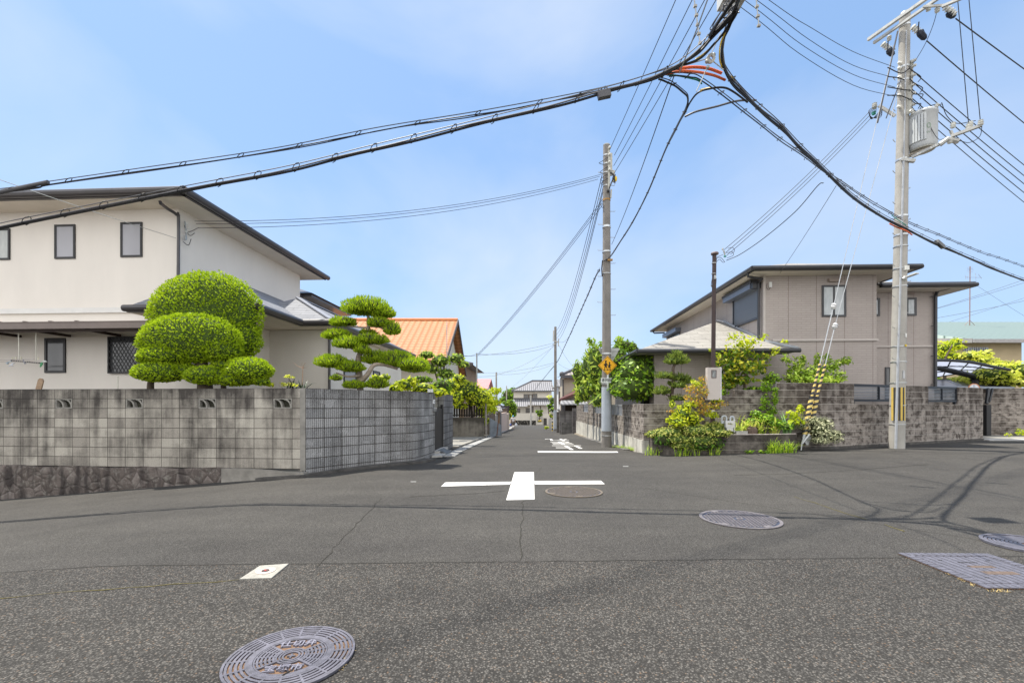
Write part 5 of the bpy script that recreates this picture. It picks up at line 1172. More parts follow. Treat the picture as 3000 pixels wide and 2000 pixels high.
# TV antenna
t = thing('tv_antenna', 'tall thin TV antenna mast standing on the pale green roof', 'antenna', P(2841, 953, YG + 4)); o = t.location
l = lambda px, py, y=0: P(px, py, YG + 4 + y) - o
mb = MB(); mb.tube([l(2841, 953), l(2842, 780)], .028, 6); mb.tube([l(2826, 953), l(2841, 937), l(2856, 953)], .015, 5); mb.build('mast', mat('mast_rust', (.32, .20, .17), .6, .2, 8, .3), t)
mb = MB()
for py, w_ in ((783, 8), (787, 9), (791, 10), (796, 8)): mb.tube([l(2842 - w_, py + 1), l(2842 + w_, py)], .012, 5)
mb.tube([l(2828, 812), l(2876, 813)], .014, 5); mb.tube([l(2858, 800), l(2860, 826)], .012, 5); mb.tube([l(2866, 803), l(2876, 816)], .012, 5); mb.tube([l(2828, 806), l(2829, 818)], .012, 5); mb.tube([l(2834, 808), l(2834, 816)], .012, 5); mb.build('aerial', m_gr, t)
# curved polycarbonate carport
t = thing('carport', 'carport with a curved translucent panel roof and black arms behind the taupe house', 'carport', (0, 0, 0))
m_blk = mat('alu_black', (.02, .021, .024), .4, .1, 10, .3, .5); m_poly = NB('polycarbonate'); m_poly.col((.30, .33, .42)); m_poly.rough(.25, .5); tr = m_poly.n('BsdfTranslucent'); tr.inputs[0].default_value = (.42, .46, .58, 1); ms = m_poly.n('MixShader'); ms.inputs[0].default_value = .55; m_poly.l(m_poly.b.outputs[0], ms.inputs[1]); m_poly.l(tr.outputs[0], ms.inputs[2]); m_poly.l(ms.outputs[0], m_poly.out.inputs[0]); m_poly = m_poly.m
na, nb_ = 9, 4
A_ = [P(2700, 1060, 18.2), P(2760, 1055, 18.3), P(2840, 1060, 18.5), P(2900, 1072, 18.7), P(2958, 1083, 18.9)]
B0 = [P(2660, 1112, 22.5), P(2740, 1104, 22.5), P(2805, 1094, 22.7), P(2870, 1090, 22.9), P(2942, 1086, 23.0)]
ca, cb = catm(A_, 3), catm(B0, 3); mb = MB()
for i in range(len(ca) - 1): mb.face([ca[i], ca[i + 1], cb[i + 1], cb[i]])
mb.build('roof_panel', m_poly, t); mb = MB(); mb.tube(ca, .06, 6); mb.tube(cb, .05, 6)
for k in (.33, .66): mb.tube([a.lerp(c, k) for a, c in zip(ca, cb)], .035, 5)
for i in range(0, len(ca), 2): mb.tube([ca[i], cb[i]], .03, 5)
mb.build('frame', m_blk, t)
mb = MB(); mb.tube([P(2690, 1066, 19.4), P(2760, 1080, 19.7), P(2845, 1100, 20), P(2858, 1112, 20.1), P(2858, 1220, 20.1)], .12, 8); mb.tube([P(2858, 1102, 20.1), P(2936, 1090, 19.5), P(2943, 1083, 19.3)], .035, 6); mb.build('arm', m_blk, t)
t = thing('carport', 'flat dark panelled canopy roof on a black post beside the driveway', 'carport', (0, 0, 0))
b = NB('canopy_dark'); v = b.obj(); b.col(b.ramp(b.noise(b.map(v, (.6, 1.5, 1)), 1.2, 3), (.35, (.025, .03, .05)), (.65, (.075, .06, .045)))); b.rough(.3, .6)
z_ = 2.28
q = [P(2700, 1112, 22.3), P(2878, 1112, 22.3), P(2970, 1136, 19.0), P(2700, 1133, 19.0)]
for p in q: p.z = p.z
mb = MB(); mb.slab(q, .03); mb.build('canopy', b.m, t)
mb = MB(); mb.bar(q[2], q[3], .06, .09); mb.bar(q[1], q[2], .05, .07); mb.bar(q[0], q[1], .05, .06)
for px, p2 in ((2770, 2830), (2820, 2885)): mb.bar(P(px, 1112.5, 22.2) , P(p2, 1134.5, 19.0), .03, .03)
mb.build('rim', mat('rim_steel', (.22, .25, .30), .35, .1, 5, .6), t)
mb = MB(); a = P(2894, 1137, 18.7); mb.bar((P(2892, 1182, 18.7).x, 18.7, .1), (P(2892, 1182, 18.7).x, 18.7, 1.42), .19, .15, (0, 1, 0)); mb.bar(P(2890, 1182, 18.7), P(2896, 1138, 18.9), .10, .08, (0, 1, 0)); mb.bar(P(2898, 1176, 18.7), P(2908, 1138, 18.9), .06, .06, (0, 1, 0)); mb.build('post', m_blk, t)
q_ = thing('round_sign', 'half-hidden white disc with an orange rim behind the right end of the block wall', 'sign', P(2853, 1141, 17.4)); mb = MB(); mb.lathe((0, 0, 0), [(.0, -.012), (.225, -.012), (.225, .012), (0, .012)], 28, (0, 1, 0)); mb.build('disc', mat('disc_white', (.66, .70, .76), .4), q_)
mb = MB(); mb.lathe((0, -.002, 0), [(.205, -.018), (.235, -.018), (.235, .018), (.205, .018), (.205, -.018)], 28, (0, 1, 0)); mb.build('rim', mat('disc_rim', (.62, .28, .14), .5), q_); mb = MB(); mb.box((-.03, -.02, .0), (-.02, -.0, .19)); mb.box((.02, -.02, .0), (.03, -.0, .19)); mb.cyl((0, .02, -1.7), (0, .02, -.1), .025, n=8); mb.build('post', m_gr, q_)
# distant hill trees
# ---------------------------------------------------------------- poles
m_pole = mat('pole_concrete', (.38, .365, .335), .9, .16, 2.2, bump=.35, bs=40); m_pole2 = mat('pole_concrete_brown', (.215, .20, .185), .9, .18, 2.2, bump=.35, bs=40)
m_galv = mat('galvanised', (.42, .43, .42)); m_strap = mat('strap_steel', (.55, .57, .58), .35, .1, 10, .7); m_rustb = mat('rusty_band', (.36, .21, .08), .7, .3, 20)
m_wire = mat('wire_black', (.02, .02, .022)); m_wire2 = mat('wire_grey', (.10, .10, .11), .5); m_yel = mat('sleeve_yellow', (.72, .50, .04), .5); m_blkp = mat('plastic_black', (.022, .022, .025), .45, .1, 10, 0, .4)
m_orange = mat('sleeve_orange', (.72, .16, .06), .5); m_green = mat('sleeve_green', (.03, .30, .22), .5); m_redm = mat('sleeve_red', (.5, .03, .03), .5)
def bandring(mb, c, r, h, n=16): mb.mark(); mb.lathe(c, [(r - .01, -h / 2), (r + .008, -h / 2), (r + .008, h / 2), (r - .01, h / 2)], n)
def insul(mb, p, ax=(0, 0, 1), s=1.0): mb.mark(); mb.lathe(p, [(0, 0), (.03 * s, 0), (.045 * s, .02 * s), (.025 * s, .035 * s), (.045 * s, .055 * s), (.025 * s, .07 * s), (.04 * s, .09 * s), (0, .11 * s)], 10, ax)
def steps(t, r0, r1, z0, z1, h, ang=(0, math.pi), start=1.8):
    mb = MB(); z = start; k = 0
    while z < h - .8:
        r = r0 + (r1 - r0) * z / h; a = ang[k % 2]; d = Vector((math.cos(a), math.sin(a), 0)); mb.mark(); mb.tube([d * r * .9 + Vector((0, 0, z)), d * (r + .16) + Vector((0, 0, z)), d * (r + .165) + Vector((0, 0, z + .03))], .010, 5); z += .45; k += 1
    mb.each('step_bolt', m_galv, t)
# pole 1, with the school-route sign
Y1 = 15.8; p1 = P(1777, 1308, Y1); p1.z = gz(p1.x, Y1) - .02; H1 = zat(427, Y1) - p1.z
t = thing('utility_pole', 'concrete utility pole with the yellow school sign at the street corner', 'utility pole', p1)
mb = MB(); mb.cyl((0, 0, 0), (0, 0, H1), .172, .115, 24); mb.build('shaft', m_pole2, t)
mb = MB(); zz = lambda py: zat(py, Y1) - p1.z
mb.cyl((0, 0, zz(1262)), (0, 0, zz(1134)), .176, .172, 24); mb.build('poster_sheath', mat('sheath_bluegrey', (.40, .44, .49), .6, .1, 4, bump=.2), t)
mb = MB(); bandring(mb, (0, 0, zz(1275)), .173, .03); bandring(mb, (0, 0, zz(665)), .141, .07); bandring(mb, (0, 0, zz(738)), .145, .05); bandring(mb, (0, 0, zz(802)), .148, .02); bandring(mb, (0, 0, zz(457)), .118, .04); bandring(mb, (0, 0, zz(482)), .12, .04); bandring(mb, (0, 0, zz(508)), .122, .03); bandring(mb, (0, 0, zz(546)), .125, .03); bandring(mb, (0, 0, zz(1036)), .160, .05); bandring(mb, (0, 0, zz(1124)), .17, .03); mb.each('band', m_strap, t)
mb = MB(); bandring(mb, (0, 0, zz(587)), .13, .06); mb.box((.0, -.2, zz(766) - .03), (.17, -.13, zz(766) + .03)); mb.build('rusty_clamp', m_rustb, t)
mb = MB(); mb.cyl((0, 0, H1), (0, 0, H1 + .03), .118, n=20); mb.build('cap', m_galv, t)
steps(t, .172, .115, 0, 0, H1, (0, math.pi), 4.6)
mb = MB(); mb.bar((.05, -.14, zz(566)), (.05, -.14, zz(440)), .07, .05); mb.bar((.13, -.12, zz(520)), (.13, -.12, zz(455)), .08, .05); mb.bar((.22, -.12, zz(505)), (.22, -.14, zz(540)), .07, .04); mb.bar((.02, -.15, zz(506)), (.22, -.14, zz(506)), .03, .03); mb.bar((.02, -.15, zz(512)), (.22, -.14, zz(512)), .03, .03)
mb.bar((.12, -.12, zz(585)), (.14, -.12, zz(560)), .05, .04); mb.build('rack', mat('rack_pale', (.46, .45, .40), .6, .2, 12, .3), t)
mb = MB()
for py in (442, 462, 484, 506): insul(mb, Vector((.06, -.17, zz(py))), (0, -1, 0), .9)
mb.each('insulator', m_ins, t)
mb = MB(); mb.tube(catm([(.10, -.18, zz(512)), (.20, -.2, zz(525)), (.12, -.2, zz(545)), (.02, -.2, zz(566))], 4), .022, 6); mb.tube(catm([(.26, -.16, zz(518)), (.24, -.18, zz(532)), (.25, -.18, zz(545))], 3), .02, 6); mb.ball((.02, -.18, zz(567)), .05); mb.ball((.2, -.17, zz(530)), .045); mb.build('jumper', m_blkp, t)
mb = MB(); mb.ball((.28, -.16, zz(531)), (.05, .05, .10)); mb.build('fuse_cover', m_yel, t)
mb = MB()
for k, (dx, py) in enumerate(((-.02, 487), (-.05, 514), (-.02, 535), (-.0, 548))): mb.mark(); mb.tube(catm([(.02, -.15, zz(py - 20)), (-.22, -.2, zz(py) + .05), (-.30 + .03 * k, -.2, zz(py)), (-.16, -.2, zz(py) - .04), (-.14, -.1, zz(py - 12))], 5), .009, 5)
mb.mark(); mb.tube(catm([(-.13, -.05, zz(598)), (-.22, -.1, zz(605)), (-.16, -.1, zz(612)), (-.10, -.1, zz(606))], 5), .009, 5); mb.mark(); mb.tube([(-.16, -.1, zz(765)), (-.19, -.1, zz(790)), (-.17, -.1, zz(812))], .02, 6); mb.each('loop_wire', m_wire, t)
# sign
sp = P(1780, 1070, Y1 - .26); t = thing('school_sign', 'yellow diamond sign with two walking children in black on the utility pole', 'road sign', sp, .03)
s = .30 * 1.03
def rot45(q): return [(x, y) for x, y in q]
MX = Matrix(((1, 0, 0, 0), (0, 0, 1, 0), (0, 1, 0, 0), (0, 0, 0, 1)))     # xy outline -> xz plane, extruded along y
def dia(r, k=.02): return [(0, -r), (r, 0), (0, r), (-r, 0)]
mb = MB(); mb.prism(dia(.325), -.006, .006, MX); mb.build('plate', m_yel2 := mat('sign_yellow', (.80, .40, .01), .4, .05, 3), t)
mb = MB(); o_, i_ = .300, .286
for k in range(4):
    a, c = dia(o_)[k], dia(o_)[(k + 1) % 4]; e_, f_ = dia(i_)[k], dia(i_)[(k + 1) % 4]; mb.prism([a, c, f_, e_], -.009, -.0062, MX)
mb.build('border', mat('sign_black', (.015, .012, .01), .5), t)
mb = MB(); T_ = lambda poly: mb.prism(poly, -.0095, -.0062, MX)
def disc2(cx, cy, r, sy=1): return [(cx + r * math.cos(a), cy + r * sy * math.sin(a)) for a in [2 * math.pi * k / 14 for k in range(14)]]
T_(disc2(-.062, .130, .029, 1.1)); T_([(-.100, .120), (-.075, .165), (-.045, .168), (-.030, .140), (-.045, .128)])
T_([(-.075, .100), (-.045, .100), (-.020, .060), (.015, .010), (.005, -.004), (-.020, .015), (-.030, .02), (-.022, -.050), (-.105, -.050), (-.098, .02), (-.095, .06)])
T_([(-.100, .055), (-.128, .045), (-.130, .0), (-.100, -.005)])
T_([(-.105, -.048), (-.070, -.048), (-.085, -.095), (-.100, -.145), (-.090, -.160), (-.118, -.160), (-.122, -.145), (-.108, -.095)])
T_([(-.060, -.048), (-.022, -.048), (-.012, -.10), (.002, -.145), (.020, -.158), (-.018, -.160), (-.032, -.105)])
T_(disc2(.063, .085, .024, 1.1)); T_([(.040, .085), (.045, .115), (.085, .115), (.088, .085), (.075, .095)])
T_([(.050, .058), (.078, .058), (.095, .035), (.140, .0), (.137, -.012), (.095, .012), (.092, -.02), (.100, -.072), (.012, -.080), (.030, -.02), (.015, -.012), (.0, .005), (-.005, -.005), (.02, -.025), (.035, .03)])
T_([(.040, -.070), (.058, -.070), (.056, -.110), (.058, -.145), (.068, -.158), (.038, -.160), (.042, -.110)])
T_([(.075, -.070), (.095, -.070), (.097, -.110), (.103, -.143), (.125, -.156), (.088, -.158), (.082, -.110)])
T_([(-.135, -.160), (.135, -.157), (.120, -.168), (-.118, -.172)])
mb.build('children_symbol', MATS['sign_black'], t)
mb = MB(); mb.bar((0.01, .03, -.85), (.01, .03, .32), .055, .025); mb.build('bracket', m_strap, t)
sp = P(1779, 1114, Y1 - .25); t2 = thing('route_plaque', 'small white plaque with four dark Japanese characters below the yellow diamond', 'plaque', sp, .03)
mb = MB(); mb.cbox((0, 0, 0), (.215, .006, .080)); mb.build('plate', mat('plaque_white', (.74, .76, .78), .45, .03), t2)
text_mb('通学園路', .098, Matrix.Translation((0, -.009, 0)) @ Matrix.Rotation(R(90), 4, 'X'), .003, 1.0, 1.2, .0015).build('lettering', mat('plaque_ink', (.05, .055, .06), .6), t2)
sp = P(1783, 1037, Y1 + .24); t3 = thing('stop_sign', 'inverted triangular road sign seen from behind on the utility pole', 'road sign', sp, .0)
mb = MB(); mb.prism([(-.33, .21), (.36, .21), (.385, .18), (.05, -.42), (.0, -.42), (-.36, .17)], -.005, .005, MX); mb.build('plate', mat('sign_back', (.40, .41, .40), .5, .1, 4, .3), t3)
mb = MB(); mb.box((-.30, -.03, .10), (.34, -.006, .125)); mb.box((-.20, -.03, -.1), (.24, -.006, -.075)); mb.build('stiffener', m_galv, t3)
# pole 2, transformer pole
Y2 = 13.3; p2 = P(2627, 1304, Y2); p2.z = gz(p2.x, Y2) - .01; top2 = zat(46, Y2); H2 = top2 - p2.z; X2 = p2.x
t = thing('utility_pole', 'tall concrete utility pole with a grey transformer, crossarms and a black and yellow guard', 'utility pole', p2)
z2_ = lambda py: zat(py, Y2) - p2.z
xo = lambda px, Yo=0: (px - 1500) / F * (Y2 + Yo) - X2
lean = (P(2651, 46, Y2).x - X2)
mb = MB(); mb.cyl((0, 0, 0), (lean, 0, H2), .192, .128, 28); mb.build('shaft', m_pole, t)
ax_ = lambda py, dx=0, dy=0: Vector((lean * z2_(py) / H2 + dx, dy, z2_(py)))
mb = MB(); mb.tube([ax_(46), ax_(44) + Vector((0, 0, .06))], [.13, .11], 16); mb.build('cap', m_galv, t)
mb = MB()
for py in (1242, 1187, 1121, 1060, 1015, 840, 788, 723): bandring(mb, ax_(py), .197 - .0045 * z2_(py), .02)
for py in (690, 636, 470, 200, 240, 78): bandring(mb, ax_(py), .20 - .0055 * z2_(py), .05)
mb.each('band', m_strap, t)
FA = math.atan2(-Y2, -X2); fd = lambda py, off, r: ax_(py) + Vector((math.cos(FA + off), math.sin(FA + off), 0)) * r     # a point on the side of the pole facing the crossing
# yellow and black guard plates, conduit
mb = MB(); mb2 = MB(); r = .198
g0, g1 = z2_(1231), z2_(1135)
for k in range(14):
    a0, a1 = FA - R(38) + k * R(112) / 14, FA - R(38) + (k + 1) * R(112) / 14
    q = [Vector((r * math.cos(a), r * math.sin(a), z)) for a, z in ((a0, g0), (a1, g0), (a1, g1), (a0, g1))]
    (mb if k % 4 in (0, 1) else mb2).face(q)
mb.build('guard_stripe_yellow', mat('guard_yellow', (.60, .43, .10), .6), t); mb2.build('guard_stripe_black', mat('guard_black', (.05, .048, .045), .6), t)
mb = MB(); mb.tube([Vector((fd(1300, -.12, .215).x, fd(1300, -.12, .215).y, 0)), fd(1050, -.05, .20)], .033, 8); mb.tube([fd(1050, -.05, .20), fd(880, .05, .185), fd(480, .2, .165)], .026, 8); mb.tube([fd(470, .25, .155), fd(100, .3, .14)], .018, 8); mb.build('conduit', mat('conduit_grey', (.42, .44, .47), .5), t)
mb = MB(); mb.cbox(fd(985, .95, .185), (.02, .02, .055)); mb.build('number_tag', mat('tag_white', (.75, .75, .72), .5), t)
mb = MB(); mb.cbox(fd(1014, .95, .187), (.021, .021, .028)); mb.build('yellow_tag', m_yel, t)
mb = MB(); mb.cbox(fd(1098, .7, .180), (.022, .022, .12)); mb.build('paper_tag', mat('tag_grey', (.5, .51, .52), .7), t)
steps(t, .192, .128, 0, 0, H2, (R(215), R(-20)), 2.6)
# security lamp on the pole
lq = thing('street_lamp', 'small flat white lamp on the transformer pole below the comms cables', 'lamp', P(2655, 815, Y2 - .2)); l = lambda px, py, y=0: P(px, py, Y2 - .2 + y) - lq.location
mb = MB(); mb.bar(l(2652, 813), l(2688, 800, -.3), .14, .03); mb.build('lamp_head', mat('lamp_white', (.62, .63, .62), .4), lq); mb = MB(); mb.cbox(l(2655, 785), (.05, .05, .06)); mb.tube([l(2652, 812), l(2648, 818)], .05, 8); mb.build('sensor', m_ins, lq)
# transformer
tq = thing('transformer', 'grey ribbed pole transformer can marked 30', 'transformer', ax_(397) + p2 + Vector((.44, -.16, -.0)), R(-18))
rr, hh = .33, .50
mb = MB(); mb.lathe((0, 0, 0), [(0, -hh - .02), (rr * .86, -hh - .02), (rr * .92, -hh + .03), (rr, -hh + .10), (rr, hh - .06), (rr * 1.04, hh - .05), (rr * 1.04, hh), (rr * .9, hh + .05), (0, hh + .08)], 32); m_tr = mat('transformer_grey', (.50, .52, .53), .5, .05, 3); mb.build('can', m_tr, tq, True)
mb = MB()
for k in range(11):
    a = R(150) + k * R(10.5); d = Vector((math.cos(a), math.sin(a), 0)); mb.bar(d * (rr + .02) + Vector((0, 0, -hh + .13)), d * (rr + .02) + Vector((0, 0, hh - .12)), .05, .028, d)
mb.build('fin', m_tr, tq)
mb = MB(); mb.lathe((0, 0, -hh - .03), [(0, -.004), (rr * .86, -.004), (rr * .86, .02)], 28); mb.build('base_plate', mat('trans_base', (.44, .42, .36), .7), tq)
def oncan(s_, size, z):      # lettering wrapped round the can
    q = text_mb(s_, size, Matrix.Identity(4), .002)
    for v_ in q.v: a = R(-100) + v_.x / rr; rad = rr + .004 + v_.z; v_.x, v_.y, v_.z = rad * math.cos(a), rad * math.sin(a), z + v_.y
    q.build('number', mat('faded_green', (.22, .30, .23), .6), tq)
oncan('30', .22, .0); oncan('6600V', .07, -.18)
mb = MB(); insul(mb, Vector((-.28, -.15, hh)), (-.6, -.3, .7), 1.4); insul(mb, Vector((.15, -.2, hh)), (.6, -.3, .6), 1.6); insul(mb, Vector((.2, .05, hh)), (.5, 0, .7), 1.6); mb.each('bushing', m_ins, tq)
mb = MB(); mb.tube(catm([(-.3, -.18, hh + .05), (-.1, -.32, hh - .05), (.12, -.25, hh + .1), (.3, -.3, hh + .05)], 6), .010, 5); mb.tube(catm([(.3, -.3, hh + .1), (.42, -.3, .2), (.6, -.4, -.1), (.9, -.6, -.2)], 6), .010, 5); mb.build('lead', m_wire, tq)
mb = MB(); mb.bar((-.42, .1, -hh - .1), (-.05, .0, -hh - .1), .08, .08); mb.bar((-.42, .1, hh - .12), (-.25, .05, hh - .12), .06, .06); mb.bar((-.38, .1, -hh - .1), (.05, -.2, -hh - .06), .06, .05); mb.build('hanger', m_rustw := mat('steel_rust_stain', (.42, .38, .33), .7, .3, 15, .3), tq)
# crossarms
def arm(a, c, w=.075): 
    mb = MB(); mb.bar(a, c, w, w); return mb
ca_ = ax_(62); dv = Vector((.42, -.91, 0)).normalized()
l2 = lambda px, py, Y: P(px, py, Y) - p2
mb = arm(l2(2543, 117, Y2 + .75), l2(2735, -18, Y2 - .95), .08); e1, e2 = l2(2560, 126, Y2 + .65), l2(2760, -12, Y2 - 1.15); mb.bar(e1, e2, .07, .07); mb.build('crossarm', mat('arm_steel', (.46, .46, .44), .6, .15, 9, .3), t)
mb = MB(); mb.bar(l2(2760, 20, 12.1), l2(2830, -10, 11.7), .07, .06); mb.bar(l2(2705, 20, 12.5), l2(2770, 16, 12.2), .05, .05); mb.build('crossarm', MATS['arm_steel'], t)
mb = MB()
for (px, py, Yq) in ((2585, 128, 13.9), (2672, 78, 12.9), (2768, 20, 12.2)):
    insul(mb, l2(px, py, Yq), (.5, -.1, -.55), 2.0); insul(mb, l2(px, py, Yq) + Vector((.10, -.02, -.11)), (.5, -.1, -.55), 2.0)
for (px, py, Yq) in ((2605, 106, 13.7), (2720, 18, 12.6), (2746, 22, 12.4)): insul(mb, l2(px, py, Yq), (0, 0, -1), 1.4)
mb.each('insulator', m_ins, t)
mb = MB()
for (px, py, qx, qy, Yq) in ((2600, 146, 2618, 163, 13.6), (2690, 92, 2712, 116, 12.8), (2775, 38, 2798, 50, 12.2)):
    mb.mark(); a, c = l2(px, py, Yq), l2(qx, qy, Yq); mb.tube([a, a.lerp(c, .3), a.lerp(c, .8), c], [.05, .085, .075, .03], 7); mb.tube([a, a + Vector((.02, 0, .26))], .015, 5); mb.tube([a.lerp(c, .3) + Vector((-.06, 0, -.06)), a.lerp(c, .4) + Vector((.02, 0, .09)), a.lerp(c, .9) + Vector((.05, 0, .02))], [.03, .06, .02], 5)
mb.each('rubber_cover', mat('rubber_navy', (.02, .025, .04), .5), t)
# low-voltage rack and the second arm held out to the right
mb = MB()
for py in (190, 205, 232, 260, 285, 318): insul(mb, ax_(py, .10, -.12), (.6, -.6, 0), 1.2); insul(mb, ax_(py, -.14, -.05), (-.8, -.3, 0), 1.0)
mb.each('insulator', m_ins, t)
mb = MB(); mb.bar(ax_(330, .13, -.1), ax_(185, .13, -.1), .07, .05); mb.bar(ax_(345, .02, -.16), ax_(262, .02, -.15), .11, .03); mb.build('rack', MATS['rack_pale'], t)
mb = MB(); mb.bar(l2(2672, 460, 13.15), l2(2757, 420, 12.6), .07, .07); mb.bar(l2(2640, 468, 13.2), l2(2680, 472, 13.1), .10, .08); mb.bar(l2(2786, 400, 12.5), l2(2876, 367, 12.1), .085, .07); mb.tube([l2(2753, 424, 12.6), l2(2775, 408, 12.5), l2(2806, 414, 12.5)], .07, 8); mb.mark(); mb.bar(l2(2622, 340, 13.2), l2(2575, 310, 13.4), .07, .07); mb.bar(l2(2785, 383, 12.5), l2(2800, 420, 12.5), .05, .05); mb.each('bracket_arm', MATS['arm_steel'], t)
mb = MB()
for px, py, Yq in ((2792, 375, 12.5), (2843, 372, 12.3), (2873, 368, 12.1), (2783, 420, 12.5), (2838, 378, 12.3)): insul(mb, l2(px, py, Yq), (.0, 0, 1), 1.5)
insul(mb, l2(2562, 318, 13.4), (0, 0, 1), 1.6); mb.each('insulator', m_ins, t)
mb = MB(); mb.lathe(l2(2560, 330, 13.4), [(0, -.08), (.05, -.06), (.05, .02), (0, .04)], 8); mb.build('green_insulator', m_green, t)
mb = MB()
for k in range(5): mb.tube(catm([l2(2568, 310 + k * 4, 13.3), l2(2545 + k, 325 + k * 3, 13.2), l2(2555, 345 + k, 13.2), l2(2580, 343 - k * 5, 13.2), l2(2585, 320, 13.2)], 5), .008, 5)
for (a, c) in (((2662, 195), (2690, 240)), ((2665, 230), (2695, 272)), ((2665, 262), (2696, 290)), ((2668, 290), (2690, 318)), ((2672, 315), (2690, 330))): mb.tube(catm([l2(a[0], a[1], 13.1), l2(a[0] + 14, a[1] + 14, 13), l2(c[0] + 8, c[1] - 14, 13), l2(c[0], c[1], 13)], 4), .012, 5)
for a in (((2665, 200), (2640, 215), (2600, 198)), ((2650, 235), (2630, 228), (2600, 225)), ((2665, 265), (2640, 262), (2600, 255)), ((2667, 292), (2635, 280), (2600, 280))): mb.tube(catm([l2(x, y, 13.1) for x, y in a], 4), .014, 5)
mb.tube(catm([l2(2718, 345, 12.9), l2(2730, 380, 12.8), l2(2750, 408, 12.7), l2(2770, 405, 12.5)], 5), .008, 5); mb.tube(catm([l2(2877, 370, 12.1), l2(2870, 400, 12.2), l2(2840, 418, 12.3), l2(2810, 412, 12.4)], 5), .008, 5)
mb.tube(catm([l2(2748, 22, 12.4), l2(2735, 70, 12.7), l2(2715, 120, 12.9), l2(2690, 165, 13), l2(2662, 205, 13.1)], 5), .008, 5); mb.build('jumper', m_wire, t)
# far poles
def farpole(name, label, px, pyt, Y, r0, r1, mt, extras=None, cat='utility pole'):
    X = XT(px, Y); zb = gz(X, Y) - .1; zt = zat(pyt, Y); t = thing(name, label, cat, (X, Y, zb)); mb = MB(); mb.cyl((0, 0, 0), (0, 0, zt - zb), r0, r1, 14); mb.build('shaft', mt, t); return t, zt - zb, zb
tf, hf, zbf = farpole('utility_pole', 'brown concrete utility pole standing far down the street, right kerb', 1627, 957, 45, .165, .12, m_pole2)
zf = lambda py: zat(py, 45) - zbf
mb = MB(); mb.cyl((0, 0, zf(1256)), (0, 0, zf(1201)), .172, .168, 14); mb.build('poster_sheath', MATS['sheath_bluegrey'], tf)
mb = MB(); mb.bar((-.22, -.1, zf(1000)), (-.2, -.1, zf(968)), .1, .1); mb.bar((-.1, -.15, zf(1000)), (.35, -.15, zf(1003)), .1, .1); mb.bar((-.3, -.1, zf(1010)), (.15, -.1, zf(1006)), .07, .07); mb.bar((.28, -.1, zf(1015)), (.3, -.1, zf(992)), .08, .08); mb.bar((-.45, -.1, zf(1130)), (.05, -.1, zf(1134)), .05, .05); mb.build('rack', MATS['rack_pale'], tf)
mb = MB(); mb.tube([(-.32, -.25, 0), (-.32, -.25, zf(1235))], .05, 8); mb.build('striped_guard', m_yel, tf); mb = MB()
for k in range(6): mb.cyl((-.32, -.25, .2 + k * .35), (-.32, -.25, .36 + k * .35), .054, n=8)
mb.build('guard_stripe', m_blkp, tf)
farpole('service_pole', 'slim grey service pole rising behind the yellow-green tree on the left', 1397, 1034, 30, .05, .045, m_galv, cat='pole')
farpole('service_pole', 'slim pale service pole near the pink-roofed house', 1454, 1090, 45, .10, .08, m_pole, cat='pole')
farpole('service_pole', 'thin white service pole in front of the end house', 1555, 1157, 84, .17, .13, m_pole, cat='pole')
farpole('service_pole', 'thin pole behind the dark grey lean-to house', 1484, 1130, 76, .12, .08, m_pole, cat='pole')
# brown service pole with meter box
Ys = 12.62; ps = Vector((XT(2087, Ys), Ys, .45)); t = thing('service_pole', 'dark brown steel service pole with a beige meter box above the planter', 'service pole', ps)
zs = lambda py: zat(py, Ys) - ps.z; xs_ = lambda px: XT(px, Ys) - ps.x
m_sp = mat('pole_brown', (.060, .042, .040), .5, .15, 5, .2); mb = MB(); mb.cyl((0, 0, 0), (xs_(2093), 0, zs(742)), .060, .054, 18); mb.build('shaft', m_sp, t)
mb = MB(); mb.lathe((xs_(2094), 0, zs(746)), [(0, 0), (.095, 0), (.105, .03), (.09, .06), (0, .065)], 18); mb.build('cap', mat('cap_mauve', (.17, .13, .13), .5), t)
mb = MB(); mb.box((xs_(2064), -.20, zs(1171)), (xs_(2104) - .012, -.065, zs(1078))); mb.build('meter_box', mbx := mat('box_beige', (.50, .455, .42), .6, .04, 4), t)
mb = MB(); mb.box((xs_(2101), -.205, zs(1171)), (xs_(2104), -.07, zs(1077))); mb.build('box_edge', mat('box_edge', (.60, .59, .60), .5), t)
mb = MB(); z0, z1 = zs(1108), zs(1085); xa, xb = xs_(2075), xs_(2089); mb.box((xa, -.215, z0), (xb, -.2, z0 + .018)); mb.box((xa, -.215, z1 - .018), (xb, -.2, z1)); mb.box((xa, -.215, z0 + .018), (xa + .018, -.2, z1 - .018)); mb.box((xb - .018, -.215, z0 + .018), (xb, -.2, z1 - .018)); f_ = mb.build('window_frame', mat('mframe', (.12, .09, .09), .5), t)
mb = MB(); mb.box((xa + .015, -.208, z0 + .015), (xb - .015, -.2, z1 - .015)); mb.build('pane', glassmat('meter_glass', (.10, .11, .11), .1, (.32, .34, .34), 14), f_)
mb = MB(); mb.cbox((xs_(2087), -.07, zs(1204)), (.04, .02, .004)); mb.lathe((xs_(2085) , -.08, zs(1204)), [(0, -.01), (.05, -.01), (.05, .005), (0, .008)], 14, (0, -1, 0)); mb.build('round_tag', m_ins, t)
mb = MB(); 
for px, py in ((2117, 733), (2121, 740), (2123, 747)): insul(mb, P(px, py, Ys) - ps, (0, 0, 1), .6)
mb.each('insulator', m_ins, t); mb = MB(); mb.lathe(P(2124, 751, Ys) - ps, [(0, -.02), (.035, -.015), (.035, .015), (0, .02)], 10); mb.build('green_insulator', m_green, t)
mb = MB(); W_ = lambda *a: catm([P(x, y, Ys) - ps for x, y in a], 5)
